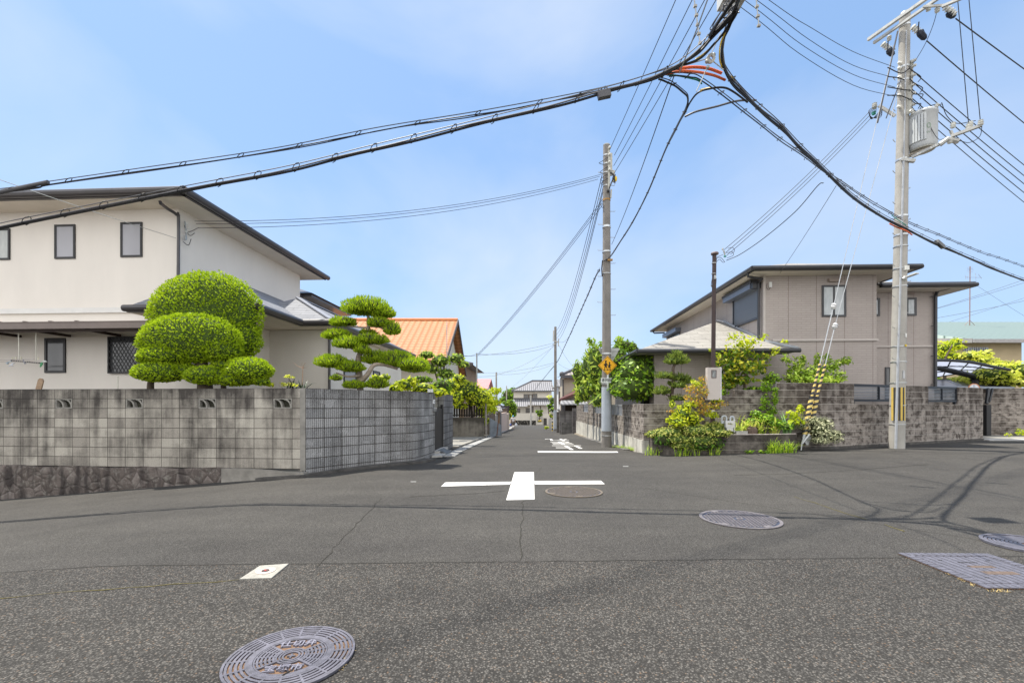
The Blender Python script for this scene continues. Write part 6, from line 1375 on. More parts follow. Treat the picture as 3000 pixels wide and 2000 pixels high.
for a in (((2118, 746), (2108, 750), (2092, 758)), ((2140, 745), (2152, 735), (2146, 725), (2132, 728)), ((2130, 756), (2148, 748), (2145, 738), (2128, 741)), ((2124, 768), (2112, 755), (2100, 757), (2099, 770)), ((2122, 768), (2117, 768), (2108, 760), (2098, 768), (2096, 775))): mb.tube(W_(*a), .007, 5)
mb.tube(W_((2092, 745), (2091, 755), (2093, 762), (2100, 760)), .009, 5); mb.tube(W_((2090, 800), (2084, 830), (2086, 838), (2097, 812)), .010, 5); mb.build('wires', MATS['wire_grey'], t)
mb = MB(); mb.cbox(P(2095, 812, Ys - .07) - ps, (.025, .02, .05)); mb.tube(W_((2097, 815), (2093, 834), (2081, 837)), .008, 5); mb.tube(W_((2099, 815), (2096, 838), (2084, 841)), .008, 5); bandring(mb, P(2092, 771, Ys) - ps, .055, .02); bandring(mb, P(2091, 802, Ys) - ps, .056, .015); mb.each('fitting', m_galv, t)
# pole behind the camera that carries the crossing cables
P0 = Vector((4.3, -3.0, 0)); t = thing('utility_pole', 'concrete utility pole carrying the crossing cables, outside the picture behind the viewer', 'utility pole', P0); mb = MB(); mb.cyl((0, 0, 0), (0, 0, 11.5), .18, .12, 20); mb.build('shaft', m_pole, t)
mb = MB(); mb.bar((-.6, 0, 10.6), (.6, 0, 10.6), .08, .08); mb.build('crossarm', MATS['arm_steel'], t)
# ---------------------------------------------------------------- guy wires
an = G(2346, 1318); ga = P(2357, 1278, an.y + .02)
t = thing('guy_wire', 'pair of stay wires anchored at the planter with black and yellow striped sleeves', 'stay wire', an)
mb = MB(); mb.tube([Vector((0, 0, -.05)), P(2349, 1300, an.y) - an], .022, 8); m_gal2 = mat('galv_light', (.48, .50, .50), .4, .1, 12, .5)
for px, py in ((2357, 1272), (2371, 1272)): mb.tube([P(2350, 1300, an.y) - an, P(px, py, an.y) - an], [.02, .045], 6)
mb.prism([(-.12, .0), (.15, .02), (.05, -.22), (.0, -.22)], -.012, .012, Matrix.Translation(P(2362, 1280, an.y) - an) @ MX); mb.build('anchor_rod', m_gal2, t)
def lp(a, b, k): return a + (b - a) * k
def stripes():
    b = NB('sleeve_stripes'); v = b.uv(); sep = b.n('SeparateXYZ'); b.l(v, sep.inputs[0]); f = b.math('FRACT', b.math('ADD', b.math('DIVIDE', sep.outputs['Y'], .155), b.math('DIVIDE', sep.outputs['X'], .36))); b.col(b.mix(b.math('GREATER_THAN', f, .52), (.035, .037, .045), (.66, .50, .16))); b.rough(.45, .4); return b.m
m_str = stripes()
for k, (a, b1, b2, c, top, Yt) in enumerate((((2357, 1272), (2377, 1166), (2377, 1160), (2402, 1066), (2630, 92), 13.25), ((2371, 1273), (2392, 1167), (2393, 1162), (2418, 1068), (2641, 230), 13.15))):
    Ya = an.y + .03 + .06 * k; Yf = lambda py: Ya + (Yt - Ya) * ((1272 - py) / (1272 - top[1]))
    A, B1, C1, T1 = P(*a, Ya), P(*b1, Yf(b1[1])), P(*c, Yf(c[1])), P(*top, Yt)
    mb = MB(); mb.tube([A - an, B1 - an], .062, 12); mb.build('striped_sleeve', m_str, t)
    mb = MB(); mb.tube([B1 - an, C1 - an], .034, 10); mb.build('striped_cover', m_str, t)
    mb = MB(); mb.tube([B1 - an, B1 + (C1 - B1).normalized() * .05 - an], .068, 12); mb.build('collar', m_blkp, t)
    ip = ((2442, 897), (2446, 955))[k]; ip = ((2442, 897), (2446, 955))[k]; I = P(*ip, Yf(ip[1]))
    mb = MB(); mb.tube([C1 - an, I - an], .013, 6); mb.tube([I - an, T1 - an], .009, 6); mb.build('wire', mat('wire_steel', (.50, .51, .52), .35, .1, 10, .6), t)
    mb = MB(); U_ = P(*((2571, 360), (2596, 347))[k], Yf(355)); mb.tube([U_ - an, T1 - an], .020 if k == 0 else .014, 6); mb.build('wire_cover', m_wire2, t)
    mb = MB(); d = (T1 - C1).normalized(); mb.lathe(I - an, [(0, -.09), (.04, -.08), (.075, -.03), (.055, 0), (.075, .03), (.04, .08), (0, .09)], 12, d); mb.build('insulator', mat('porcelain', (.68, .68, .68), .2, .03, 5, 0, .6), t)
# ---------------------------------------------------------------- cables
def cable(label, pts, r, m=m_wire, group=None, smoothn=8, name='cable', n=6):
    c = catm(pts, smoothn) if smoothn else [Vector(p) for p in pts]; mb = MB(); mb.tube(c, r, n, True); return tag(mb.build(name, m), label, 'cable', group)
def bundle(label, pts, cables, hang, mess=None, name='cable_bundle', rs=None, group=None, hr=.055, seed=1):
    """cable bundle: strands under a messenger wire, held by hanger rings"""
    t = thing(name, label, 'cable bundle', pts[0]); o = Vector(pts[0]); c = [p - o for p in catm(pts, 10)]; rg = random.Random(seed)
    for dy, dz, r, m in cables:
        ph = rg.uniform(0, 6); mb = MB(); mb.tube([p + Vector((0, dy + .007 * math.sin(i * .5 + ph), dz + .007 * math.cos(i * .43 + ph))) for i, p in enumerate(c)], r, 7); mb.build('strand', m, t)
    if mess: mb = MB(); mb.tube([p + Vector((0, 0, mess)) for p in c], .007, 5); mb.build('messenger_wire', m_wire2, t)
    L_ = 0; mb = MB(); nxt = .3
    for a, b_ in zip(c, c[1:]):
        l_ = (b_ - a).length
        while nxt < L_ + l_ and hang:
            q = a.lerp(b_, (nxt - L_) / l_); d = (b_ - a).normalized(); s = d.cross(Vector((0, 0, 1))).normalized()
            zt = mess or .05; mb.mark(); mb.tube([q + s * (hr * math.cos(x)) + Vector((0, 0, zt * .4 + max(hr, zt * .62) * math.sin(x))) + d * .05 * math.sin(x) for x in [R(-80 + 40 * k) for k in range(9)]], .006, 5); nxt += hang
        L_ += l_
    if mb.v: mb.each('hanger', m_blkp, t)
    return t
mw = m_wire
far = [P(-420, 790, 7.5)]
bundle('thick black cable bundle hanging from the top junction down to the left edge', [Vector((-14, 7.4, 3.6)), P(-300, 745, 7.15), P(0, 670, 7.1), P(536, 562, 7.05), P(848, 501, 6.95), P(1100, 439, 6.85), P(1412, 364, 6.7), P(1720, 287, 6.55), P(1904, 234, 6.45), P(2000, 188, 6.35), P(2090, 108, 6.2), P(2150, 40, 5.85), P(2190, -60, 5.3), Vector((4.2, -3, 6.6))],
       [(0, 0, .017, mw), (.025, .015, .012, mw), (-.018, .02, .011, m_wire2)], .62, .085, seed=2)
bundle('thin looped cable above the thick bundle on the left', [Vector((-14, 7.6, 4.35)), P(0, 562, 7.3), P(147, 540, 7.3), P(402, 503, 7.25), P(800, 444, 7.15), P(1100, 384, 7.1), P(1426, 331, 6.95), P(1747, 270, 6.8), P(1921, 222, 6.6), P(1990, 200, 6.45)], [(0, 0, .009, mw), (0, -.012, .008, mw)], .95, .05, hr=.03, seed=3)
mb = MB(); mb.tube([P(-400, 640, 7.4), P(0, 563, 7.3), P(141, 533, 7.27)], [.034, .034, .030], 10); tag(mb.build('cable_sleeve', m_wire2), 'thick grey sleeve ending on the thin looped cable at far left', 'cable sleeve')
mb = MB(); mb.cbox((0, 0, 0), (.09, .04, .04)); mb.bar((-.06, 0, .04), (-.06, 0, .11), .015, .015); mb.bar((.06, 0, .04), (.06, 0, .11), .015, .015); q = tag(mb.build('cable_box', m_wire2, None, False, P(1770, 279, 6.5)), 'small dark closure box clipped to the thick bundle left of the junction', 'cable box'); q.rotation_euler = (0, R(-12), 0)
bundle('heavy black cable bundle running from the junction down to the transformer pole and off right', [Vector((4.35, -3, 6.6)), P(2178, -40, 5.4), P(2160, 30, 5.8), P(2140, 70, 6.0), P(2122, 110, 6.2), P(2116, 160, 6.3), P(2128, 215, 6.45), P(2190, 290, 6.9), P(2280, 368, 7.7), P(2350, 440, 8.5), P(2430, 515, 9.6), P(2500, 580, 10.8), P(2580, 633, 12.2), P(2655, 672, 13.05), P(2760, 723, 14.2), P(2860, 765, 15.5), P(3000, 822, 17.7), Vector((38, 27, 6.2))],
       [(0, 0, .017, mw), (.025, .02, .013, mw), (-.022, .015, .012, m_wire2), (.0, -.025, .010, mw)], .95, .09, hr=.05, seed=4)
bundle('second thinner cable with rings below and beside the heavy bundle to the transformer pole', [P(1960, 224, 6.45), P(2020, 225, 6.5), P(2060, 240, 6.6), P(2150, 305, 7.2), P(2250, 385, 8.1), P(2340, 450, 9.2), P(2440, 520, 10.8), P(2540, 585, 12.2), P(2640, 643, 13.1), P(2750, 690, 14.4), P(2880, 742, 16), P(3000, 782, 17.7), Vector((38, 27, 6.9))], [(0, 0, .009, mw), (0, .05, .006, m_wire2)], .8, .05, hr=.045, seed=5)
t = thing('cable_closure', 'long grey splice closure on the heavy bundle right of the transformer pole', 'splice closure', P(2753, 720, 14.1), math.atan2(13.7, 26.7)); mb = MB(); mb.cbox((0, 0, .05), (.24, .05, .05)); mb.build('body', mat('closure_grey', (.17, .17, .17), .6), t, False); t.rotation_euler = (0, R(13), math.atan2(13.7, 26.7))
bundle('cable bundle sweeping from the junction down to the school sign pole', [P(1930, 234, 6.5), P(1965, 245, 6.6), P(2000, 270, 6.8), P(2016, 290, 7.0), P(2008, 325, 7.3), P(1985, 370, 8.0), P(1950, 440, 9.4), P(1900, 560, 11.6), P(1860, 640, 13.2), P(1820, 705, 14.8), P(1788, 752, 15.55), P(1768, 766, 15.6)], [(0, 0, .013, mw), (.018, .012, .009, mw)], .9, .04, hr=.03, seed=6)
bundle('cable bundle running from the school sign pole to the far utility pole', [P(1757, 790, 15.8), P(1745, 812, 17), P(1720, 870, 20), P(1700, 915, 24), P(1676, 968, 30), P(1652, 1020, 38), P(1631, 1062, 45), P(1600, 1100, 60), P(1560, 1150, 80)], [(0, 0, .017, mw), (.02, .015, .012, mw)], 1.2, .06, hr=.05, seed=7)
cable('orange sleeved cable wrapped round the transformer pole', [P(2606, 655, 12.85), P(2628, 666, 12.9), P(2655, 676, 12.95), P(2672, 688, 13.1)], .018, m_orange)
cable('short green wire by the bands of the transformer pole', [P(2612, 630, 12.95), P(2632, 645, 12.95), P(2655, 660, 13.0)], .010, m_green)
G1 = 'sleeved cables at the overhead junction'
cable('orange sleeved cable arching over the overhead junction', [P(1955, 214, 6.5), P(1985, 203, 6.5), P(2030, 197, 6.5), P(2075, 201, 6.5), P(2115, 215, 6.5)], .020, m_orange, G1)
cable('lower orange sleeved cable arching under the first orange one', [P(1950, 218, 6.5), P(1995, 209, 6.45), P(2040, 211, 6.45), P(2090, 221, 6.5), P(2125, 235, 6.55)], .017, m_orange, G1)
cable('green sleeved cable in the overhead junction', [P(1955, 220, 6.5), P(1985, 222, 6.5), P(2020, 229, 6.55), P(2045, 236, 6.6), P(2056, 246, 6.65)], .011, m_green, G1)
cable('yellow marked cable on the left branch of the junction going up', [P(2038, 176, 6.35), P(2058, 163, 6.3), P(2077, 147, 6.25)], .016, m_yel, G1)
cable('yellow marked cable on the right branch of the junction going up', [P(2116, 162, 6.32), P(2117, 180, 6.35), P(2121, 197, 6.4)], .016, m_yel, G1)
cable('thin yellow cable hanging between the two upper branches', [P(2125, 95, 6.1), P(2112, 125, 6.15), P(2108, 155, 6.2), P(2109, 180, 6.3), P(2116, 200, 6.4)], .009, m_yel, G1)
cable('short yellow cable strip where the heavy bundle starts down right', [P(2130, 217, 6.5), P(2145, 228, 6.6), P(2156, 243, 6.7)], .010, m_yel, G1)
cable('ochre banded loop cable below the junction', [P(2052, 266, 6.9), P(2066, 262, 6.9), P(2082, 259, 6.85)], .018, mat('sleeve_ochre', (.62, .45, .14), .5), G1)
cable('black loop cable below the junction joining the heavy bundle', [P(2005, 335, 7.4), P(2022, 300, 7.2), P(2045, 272, 6.95), P(2080, 260, 6.85), P(2120, 257, 6.8), P(2150, 270, 6.9), P(2190, 300, 7.1)], .014, mw, G1)
cable('dark cable crossing from the sign pole bundle to the heavy bundle', [P(2006, 342, 7.5), P(2040, 327, 7.4), P(2100, 312, 7.3), P(2160, 296, 7.2), P(2215, 294, 7.3)], .015, m_wire2, G1)
cable('black upper strand bowing from the left bundle up to the top of the picture', [P(1860, 250, 6.6), P(1960, 205, 6.45), P(2040, 160, 6.3), P(2085, 112, 6.15), P(2140, 50, 5.9), P(2172, -30, 5.4)], .017, mw, G1)
cable('black strand curving beside the yellow mark on the left branch', [P(1905, 232, 6.5), P(1990, 196, 6.4), P(2050, 172, 6.3), P(2090, 132, 6.2), P(2128, 85, 6.05), P(2162, 10, 5.7), P(2180, -50, 5.3)], .015, mw, G1)
for k, (a, c) in enumerate((((1954, 208), (2079, 170)), ((2079, 172), (2120, 205)), ((2079, 168), (2112, 96)), ((2075, 192), (2040, 268)))): cable(('left', 'right', 'upper', 'lower')[k] + ' stay wire of the small ring at the middle of the junction', [P(*a, 6.4), P(*c, 6.35)], .007, m_galv, 'stay wires of the junction ring', 0)
mb = MB(); mb.lathe((0, 0, 0), [(.03, -.02), (.06, -.02), (.06, .02), (.03, .02), (.03, -.02)], 12, (0, 1, .3)); mb.ball((.04, 0, .05), .03); mb.ball((-.05, 0, -.04), .03); mb.ball((-.04, 0, -.12), .025); tag(mb.build('junction_ring', m_galv, None, False, P(2082, 172, 6.35)), 'small grey metal ring at the middle of the cable junction', 'ring')
def wires(labels, A, B, sag, r, group, m=m_wire, n=22):
    for lab, a, b_ in zip(labels, A, B): cable(lab, sagline(a, b_, sag, n), r, m, group, 0, 'wire', 5)
oth = ['topmost', 'second', 'third', 'lowest']
# sign pole -> pole behind the viewer
wires([o + ' wire from the top of the school sign pole up to the top edge' for o in oth], [P(1786, 440, 15.7), P(1800, 455, 15.7), P(1798, 486, 15.7), P(1795, 515, 15.7)], [Vector((4.0, -3, 10.9)), Vector((4.5, -3, 10.7)), Vector((4.8, -3, 10.4)), Vector((5.0, -3, 10.1))], .25, .009, 'wires from the sign pole to the top edge')
cable('thin wire running beside the cable bundle from the junction to the sign pole', sagline(P(1975, 222, 6.5), P(1792, 716, 15.6), .12), .008, m_wire, None, 0, 'wire', 5)
cable('grey stay wire rising from the left of the junction to the top edge', [P(1990, 215, 6.4), P(2040, 90, 5.6), P(2080, -20, 4.9)], .008, m_galv, None, 0, 'wire', 5)
# transformer pole LV -> left/top
def onplan(px, py):      # point of the wire run between the transformer pole and a pole off to the left behind the viewer
    u_ = (px - 1500) / F; k_ = (11.2 - 13.2 * u_) / (5.55 - 3.2 * u_); return P(px, py, 13.2 - 3.2 * k_)
for k, q in enumerate((((2252, 0), (2380, 84), (2500, 152), (2622, 198)), ((2216, 0), (2370, 116), (2500, 192), (2622, 229)), ((2180, 0), (2350, 132), (2500, 219), (2622, 256)), ((2171, 22), (2340, 156), (2500, 250), (2622, 283)))):
    pts = [onplan(*p) for p in q]; z = pts[0].z; cable(oth[k] + ' of four wires sweeping from the transformer pole to the top edge', [Vector((-14, -1.3, z + .9)), Vector((-5, 3.85, z + .15)), Vector((.1, 6.8, z - .08))] + pts, .0065, m_wire, 'wires from the transformer pole to the top edge', 6, 'wire', 5)
P3 = Vector((38, 27, 0))
wires([o + ' of four low wires from the transformer pole to the right edge' for o in oth], [P(2668, 203, 13.1), P(2670, 237, 13.1), P(2672, 262, 13.1), P(2674, 290, 13.1)], [P3 + Vector((0, 0, 10.2)), P3 + Vector((0, 0, 9.6)), P3 + Vector((0, 0, 9.1)), P3 + Vector((0, 0, 8.6))], .35, .013, 'low wires from the transformer pole to the right edge')
cable('fifth lowest thin wire from below the transformer to the right edge', sagline(P(2690, 330, 13.0), P3 + Vector((0, 0, 8.0)), .35), .011, m_wire, None, 0, 'wire', 5)
wires(['inner high-voltage wire from the crossarm to the right edge', 'outer high-voltage wire from the crossarm end to the right edge'], [P(2715, 120, 12.8), P(2800, 55, 12.2)], [P3 + Vector((0, 0, 12.6)), P3 + Vector((1, -2, 12.9))], .3, .015, 'high-voltage wires to the right edge')
wires(['left vertical lead from the crossarm down to the side bracket', 'right vertical lead from the crossarm down to the side bracket'], [P(2805, -10, 12.1), P(2838, -10, 12.0)], [P(2838, 366, 12.3), P(2873, 364, 12.1)], 0, .010, 'vertical leads by the transformer')
# house service wires
wires(['upper service wire from the sign pole to the cream house', 'middle service wire from the sign pole to the cream house', 'lower service wire from the sign pole to the cream house'], [P(1761, 511, 15.7), P(1757, 517, 15.7), P(1752, 525, 15.7)], [HL.m @ (W3(570, 648) * 1 + Vector((.02, .22, 0))) if False else P(570, 648, 11.45), P(574, 656, 11.45), P(580, 668, 11.45)], .42, .007, 'service wires to the cream house')
cable('pale thin wire slanting from the left edge to the cream house corner', sagline(P(-20, 520, 8.4), P(536, 704, 11.3), .02), .007, m_galv, None, 0, 'wire', 5)
wires([o + ' of four wires from the sign pole to the far utility pole' for o in oth], [P(1764, 512, 15.8), P(1766, 530, 15.8), P(1768, 545, 15.8), P(1768, 556, 15.8)], [P(1627, 972, 45), P(1630, 980, 45), P(1631, 990, 45), P(1633, 1000, 45)], 1.0, .012, 'wires from the sign pole to the far utility pole')
wires(['left', 'middle', 'right'] and [o + ' wire from the sign pole to the slim service pole on the left' for o in ('upper', 'middle', 'lower')], [P(1765, 585, 15.7), P(1765, 592, 15.7), P(1766, 600, 15.7)], [P(1401, 1035, 30), P(1401, 1038, 30), P(1401, 1041, 30)], .25, .009, 'wires to the slim service pole')
wires(['first', 'second', 'third'] and [o + ' of three wires from the transformer pole to the brown service pole' for o in ('upper', 'middle', 'lower')], [P(2545, 330, 13.4), P(2548, 338, 13.4), P(2552, 346, 13.4)], [P(2121, 732, 12.62), P(2126, 740, 12.62), P(2129, 748, 12.62)], .12, .008, 'wires to the brown service pole')
cable('black drop cable from the heavy bundle to the brown service pole', [P(2412, 536, 9.3), P(2395, 545, 9.6), P(2330, 620, 10.6), P(2240, 696, 11.7), P(2170, 744, 12.3), P(2128, 763, 12.6)], .009, m_wire)
cable('faint thin wire from the heavy bundle down to the taupe house roof', sagline(P(2450, 544, 9.7), P(2285, 800, 14.7), .03), .006, m_wire2, None, 0, 'wire', 5)
# distant web of wires
dw = [((1630, 1008, 45), (1397, 1037, 30)), ((1628, 1003, 45), (1300, 1045, 40)), ((1626, 1012, 45), (1455, 1098, 45)), ((1624, 1062, 45), (1400, 1092, 60)), ((1624, 1066, 45), (1457, 1096, 45)), ((1624, 1010, 45), (1500, 1133, 88)), ((1636, 1008, 45), (1690, 1080, 48)), ((1636, 1065, 45), (1720, 1082, 40)), ((1638, 1000, 45), (1678, 968, 30)), ((1624, 1070, 45), (1570, 1130, 90)), ((1455, 1100, 45), (1300, 1100, 60)), ((1397, 1036, 30), (1340, 1035, 26))]
for k, (a, c) in enumerate(dw): cable('faint distant wire beyond the far utility pole', sagline(P(*a), P(*c), .35 if k < 9 else .15, 14), .012, m_wire2, 'faint distant wires beyond the far utility pole', 0, 'wire', 4)
for k, (a, c) in enumerate([((2740, 905, 40), (3100, 795, 40)), ((2740, 904, 42), (3100, 783, 42)), ((2740, 932, 40), (3100, 858, 40)), ((2740, 955, 46), (3100, 838, 46)), ((2860, 835, 50), (3100, 985, 50))]): cable('faint distant wire in the right-hand sky', sagline(P(*a), P(*c), .1, 10), .014, m_wire2, 'faint distant wires in the right-hand sky', 0, 'wire', 4)
# hanging clamp rods near the top edge
for k, (a, c) in enumerate((((2033, -8), (2051, 127)), ((2215, -8), (2223, 76)))):
    Yq = (8.9, 9.2)[k]; A, C = P(*a, Yq), P(*c, Yq); t = thing('clamp_rod', ('longer', 'shorter')[k] + ' grey rod of clamps hanging among the wires near the top edge', 'clamp rod', A, 0, 'clamp rods'); mb = MB(); mb.tube([Vector((0, 0, 0)), C - A], .012, 6); mb.build('rod', m_galv, t); mb = MB(); n_ = 5 - k * 2
    for i in range(n_ + 1): mb.mark(); mb.cbox((C - A) * (i / n_), (.03, .025, .02))
    mb.each('clamp', m_pole, t)
mb = MB(); mb.cbox((0, 0, 0), (.16, .12, .10)); mb.prism([(-.15, -.1), (.1, -.12), (.0, -.22)], -.05, .05, MX); t = tag(mb.build('cable_box', mat('box_pale', (.50, .51, .50), .5), None, False, P(2143, -6, 6.6)), 'pale grey splice box cut off by the top edge above the junction', 'cable box')
# ---------------------------------------------------------------- plants
def E(px, py, Y, rpx, rpy, ry=None):       # ellipsoid seen as a pixel ellipse at distance Y
    c = P(px, py, Y); rx, rz = rpx / F * Y, rpy / F * Y; return (tuple(c), (rx, ry if ry else rx, rz))
def plant(name, label, cat, base, group=None): return thing(name, label, cat, base, 0, group)
# clipped juniper in cloud layers
t = plant('clipped_juniper', 'big clipped juniper of domes and pads rising behind the stained block wall', 'tree', (XT(600, 9.65), 9.65, .1))
pads = [E(600, 925, 10.0, 166, 126, .44), E(668, 1000, 9.95, 96, 82, .36), E(556, 1000, 9.5, 156, 84, .36), E(488, 1042, 9.42, 82, 34, .32), E(645, 1024, 9.5, 66, 44, .30), E(468, 1092, 9.38, 80, 36, .34), E(540, 1088, 9.5, 40, 26, .28), E(606, 1102, 9.38, 66, 32, .32), E(728, 1088, 9.45, 68, 44, .40), E(690, 1112, 9.42, 66, 24, .3), E(664, 1072, 9.6, 44, 26, .26), E(430, 1052, 9.45, 24, 20, .22), E(765, 1118, 9.45, 22, 14, .2)]
for k, b_ in enumerate(pads):
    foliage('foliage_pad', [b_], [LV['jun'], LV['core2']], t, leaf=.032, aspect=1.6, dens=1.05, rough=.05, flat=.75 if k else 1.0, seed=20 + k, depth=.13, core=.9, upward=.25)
o = t.location
pth = lambda *a: [P(*p) - o for p in a]
branchy([(pth((602, 1175, 9.62), (600, 1120, 9.62), (590, 1060, 9.62), (597, 960, 9.62)), .16, .10), (pth((600, 1090, 9.62), (540, 1070, 9.62), (480, 1085, 9.62)), .06, .03), (pth((600, 1085, 9.62), (660, 1065, 9.62), (720, 1085, 9.62)), .06, .03), (pth((600, 1075, 9.62), (560, 1055, 9.62), (520, 1040, 9.62)), .05, .03), (pth((440, 1165, 9.62), (442, 1120, 9.62), (450, 1095, 9.62)), .07, .05), (pth((657, 1165, 9.62), (655, 1120, 9.62), (662, 1090, 9.62)), .06, .04)]).build('trunk', LV['bark'], t, True)
# big niwaki pine
t = plant('cloud_pruned_pine', 'tall cloud-pruned pine of many flat pads behind the curved ribbed wall', 'tree', (XT(1055, 10.7), 10.7, .2))
pads = [E(1072, 906, 10.7, 70, 32, .5), E(1122, 920, 10.7, 38, 22, .3), E(1004, 946, 10.7, 40, 17, .28), E(1112, 949, 10.6, 34, 18, .26), E(1150, 968, 10.6, 26, 24, .2), E(1080, 974, 10.8, 26, 9, .2), E(988, 984, 10.6, 44, 19, .3), E(1090, 997, 10.5, 48, 18, .28), E(1022, 1008, 10.4, 46, 22, .3), E(1062, 1026, 10.35, 24, 16, .2), E(970, 1064, 10.4, 48, 24, .34), E(1028, 1078, 10.4, 40, 20, .3), E(1104, 1054, 10.7, 46, 24, .34), E(1160, 1060, 10.7, 56, 30, .38), E(1215, 1076, 10.7, 44, 28, .3), E(1198, 1068, 10.35, 36, 16, .22), E(1041, 1129, 10.45, 36, 13, .24), E(1107, 1126, 10.5, 33, 19, .24), E(985, 1108, 10.8, 18, 10, .15)]
for k, b_ in enumerate(pads):
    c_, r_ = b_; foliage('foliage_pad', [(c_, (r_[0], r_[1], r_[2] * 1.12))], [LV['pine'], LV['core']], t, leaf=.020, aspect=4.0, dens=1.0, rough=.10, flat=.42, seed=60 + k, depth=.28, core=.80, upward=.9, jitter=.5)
o = t.location
branchy([(pth((1056, 1170, 10.6), (1054, 1110, 10.6), (1050, 1050, 10.6), (1064, 1020, 10.6), (1078, 975, 10.7), (1079, 925, 10.7)), .085, .035), (pth((1058, 1118, 10.5), (1078, 1095, 10.4), (1095, 1070, 10.4), (1125, 1068, 10.5), (1165, 1080, 10.6)), .062, .03), (pth((1078, 960, 10.7), (1050, 958, 10.7), (1015, 955, 10.7)), .025, .015), (pth((1080, 955, 10.7), (1110, 958, 10.6), (1145, 975, 10.6)), .025, .015), (pth((1055, 1100, 10.5), (1020, 1103, 10.4), (985, 1092, 10.4)), .03, .015), (pth((1060, 1025, 10.6), (1030, 1020, 10.5), (1000, 1000, 10.6)), .03, .015), (pth((1066, 1010, 10.6), (1090, 1008, 10.5)), .02, .015)]).build('trunk', LV['bark2'], t, True)
# plants by the cream porch
t = plant('palm_lily', 'dark spiky strap-leaved plant against the cream porch wall', 'plant', P(860, 1150, 10.2)); blades('leaves', [(0, 0, -.15), (-.2, .1, -.2), (.15, .1, -.15)], mat('leaf_darkgreen', (.03, .07, .03), .45, .3, 9), t, 15, .55, .055, .55, 3, .05)
t = plant('nandina', 'small yellow-leaved nandina in front of the dark spiky plant', 'plant', P(845, 1150, 9.95)); foliage('leaves', [E(848, 1103, 9.95, 15, 8), E(835, 1126, 9.95, 18, 10), E(860, 1128, 9.95, 12, 6)], [LV['pale']], t, .035, 2.2, .35, 'volume', seed=5)
mb = MB(); mb.tube([(-.02, 0, -.2), (0, 0, .1), (.02, 0, .36)], .006, 5); mb.build('stem', LV['bark'], t)
t = plant('bare_shrub', 'bare reddish twig rising in front of the cream porch wall', 'plant', P(885, 1145, 10.3)); o = t.location; branchy([(pth((884, 1145, 10.3), (886, 1110, 10.3), (888, 1076, 10.3), (895, 1062, 10.3)), .010, .004), (pth((888, 1078, 10.3), (872, 1072, 10.3), (858, 1060, 10.3)), .006, .003), (pth((888, 1078, 10.3), (884, 1068, 10.3), (886, 1062, 10.3)), .004, .002), (pth((888, 1078, 10.3), (900, 1076, 10.3)), .004, .002)]).build('twigs', mat('twig_red', (.42, .25, .17), .7), t)
t = plant('shrub', 'small leafy weeds at the right foot of the clipped juniper', 'plant', P(793, 1135, 9.6)); foliage('leaves', [E(793, 1126, 9.6, 16, 9)], [LV['yel']], t, .05, 1.5, .5, 'volume', seed=6)
# garden between the curved wall and the orange house
def shrub(label, blobs, key, leaf=.07, aspect=1.6, dens=.9, style='flatleaf', seed=1, core=.75, rough=.16, depth=.5, name='shrub', upward=.3, trunk=None, tmat='bark', cat='shrub', crown='foliage', flat=.8):
    c = blobs[0][0]; lo = min(b_[0][2] - b_[1][2] for b_ in blobs); t = plant(name, label, cat, (c[0], c[1], min(lo, c[2] - .1)))
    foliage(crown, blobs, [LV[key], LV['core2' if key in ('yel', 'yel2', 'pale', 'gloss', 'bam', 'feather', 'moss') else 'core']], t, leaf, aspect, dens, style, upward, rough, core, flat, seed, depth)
    if trunk:
        o = t.location; branchy([([P(*p) - o for p in pts], a, b_) for pts, a, b_ in trunk]).build('trunk', LV[tmat], t, True)
    return t
shrub('yellow-green broadleaf shrub between the pine and the orange-roofed house', [E(1108, 1112, 12.2, 26, 16), E(1128, 1108, 12.2, 16, 14)], 'yel2', .07, 1.8, .8, seed=7)
shrub('bright yellow-green garden shrub above the middle of the curved wall', [E(1180, 1130, 12.2, 34, 18), E(1205, 1120, 12.4, 24, 18), E(1160, 1140, 12.0, 24, 12)], 'yel2', .075, 1.9, .8, seed=8)
shrub('low light green shrub behind the twin gate lamps', [E(1245, 1138, 12.8, 34, 16), E(1285, 1150, 13.4, 26, 14), E(1225, 1142, 12.7, 20, 10)], 'yel2', .06, 1.6, .9, seed=9)
shrub('yellow-green hedge filling the garden corner left of the dark slat fence', [E(1300, 1155, 20, 30, 26), E(1330, 1165, 21, 26, 30), E(1320, 1130, 21, 24, 22), E(1345, 1110, 22, 22, 16)], 'yel2', .08, 1.6, .8, seed=47, name='hedge')
shrub('deep green shrub behind the gate lamps', [E(1290, 1135, 15, 36, 26), E(1240, 1112, 15, 30, 12)], 'mid', .07, 1.4, 1.0, seed=10)
shrub('layered maple with dark stems in front of the orange roof', [E(1250, 1040, 17, 26, 14), E(1290, 1058, 17, 30, 22), E(1335, 1052, 17, 26, 18), E(1358, 1068, 17, 20, 12), E(1265, 1082, 17, 22, 16), E(1305, 1095, 17, 28, 20), E(1238, 1058, 17, 12, 7)], 'feather', .075, 1.7, .75, seed=11, name='maple_tree', cat='tree', crown='crown', trunk=[([(1290, 1140, 17), (1278, 1100, 17), (1262, 1055, 17)], .05, .02), ([(1292, 1140, 17), (1300, 1100, 17), (1305, 1060, 17), (1340, 1052, 17)], .05, .02)])
shrub('bushy yellow-green tree overhanging the dark slat fence on the left', [E(1350, 1130, 26.9, 34, 22), E(1372, 1150, 26.3, 50, 34), E(1400, 1165, 26.2, 40, 34), E(1340, 1170, 26.6, 22, 20), E(1350, 1190, 26.3, 22, 10)], 'yel2', .10, 1.6, .8, seed=12, name='garden_tree', cat='tree', crown='crown', trunk=[([(1385, 1240, 26.9), (1380, 1190, 26.8), (1370, 1150, 26.6)], .09, .04)])
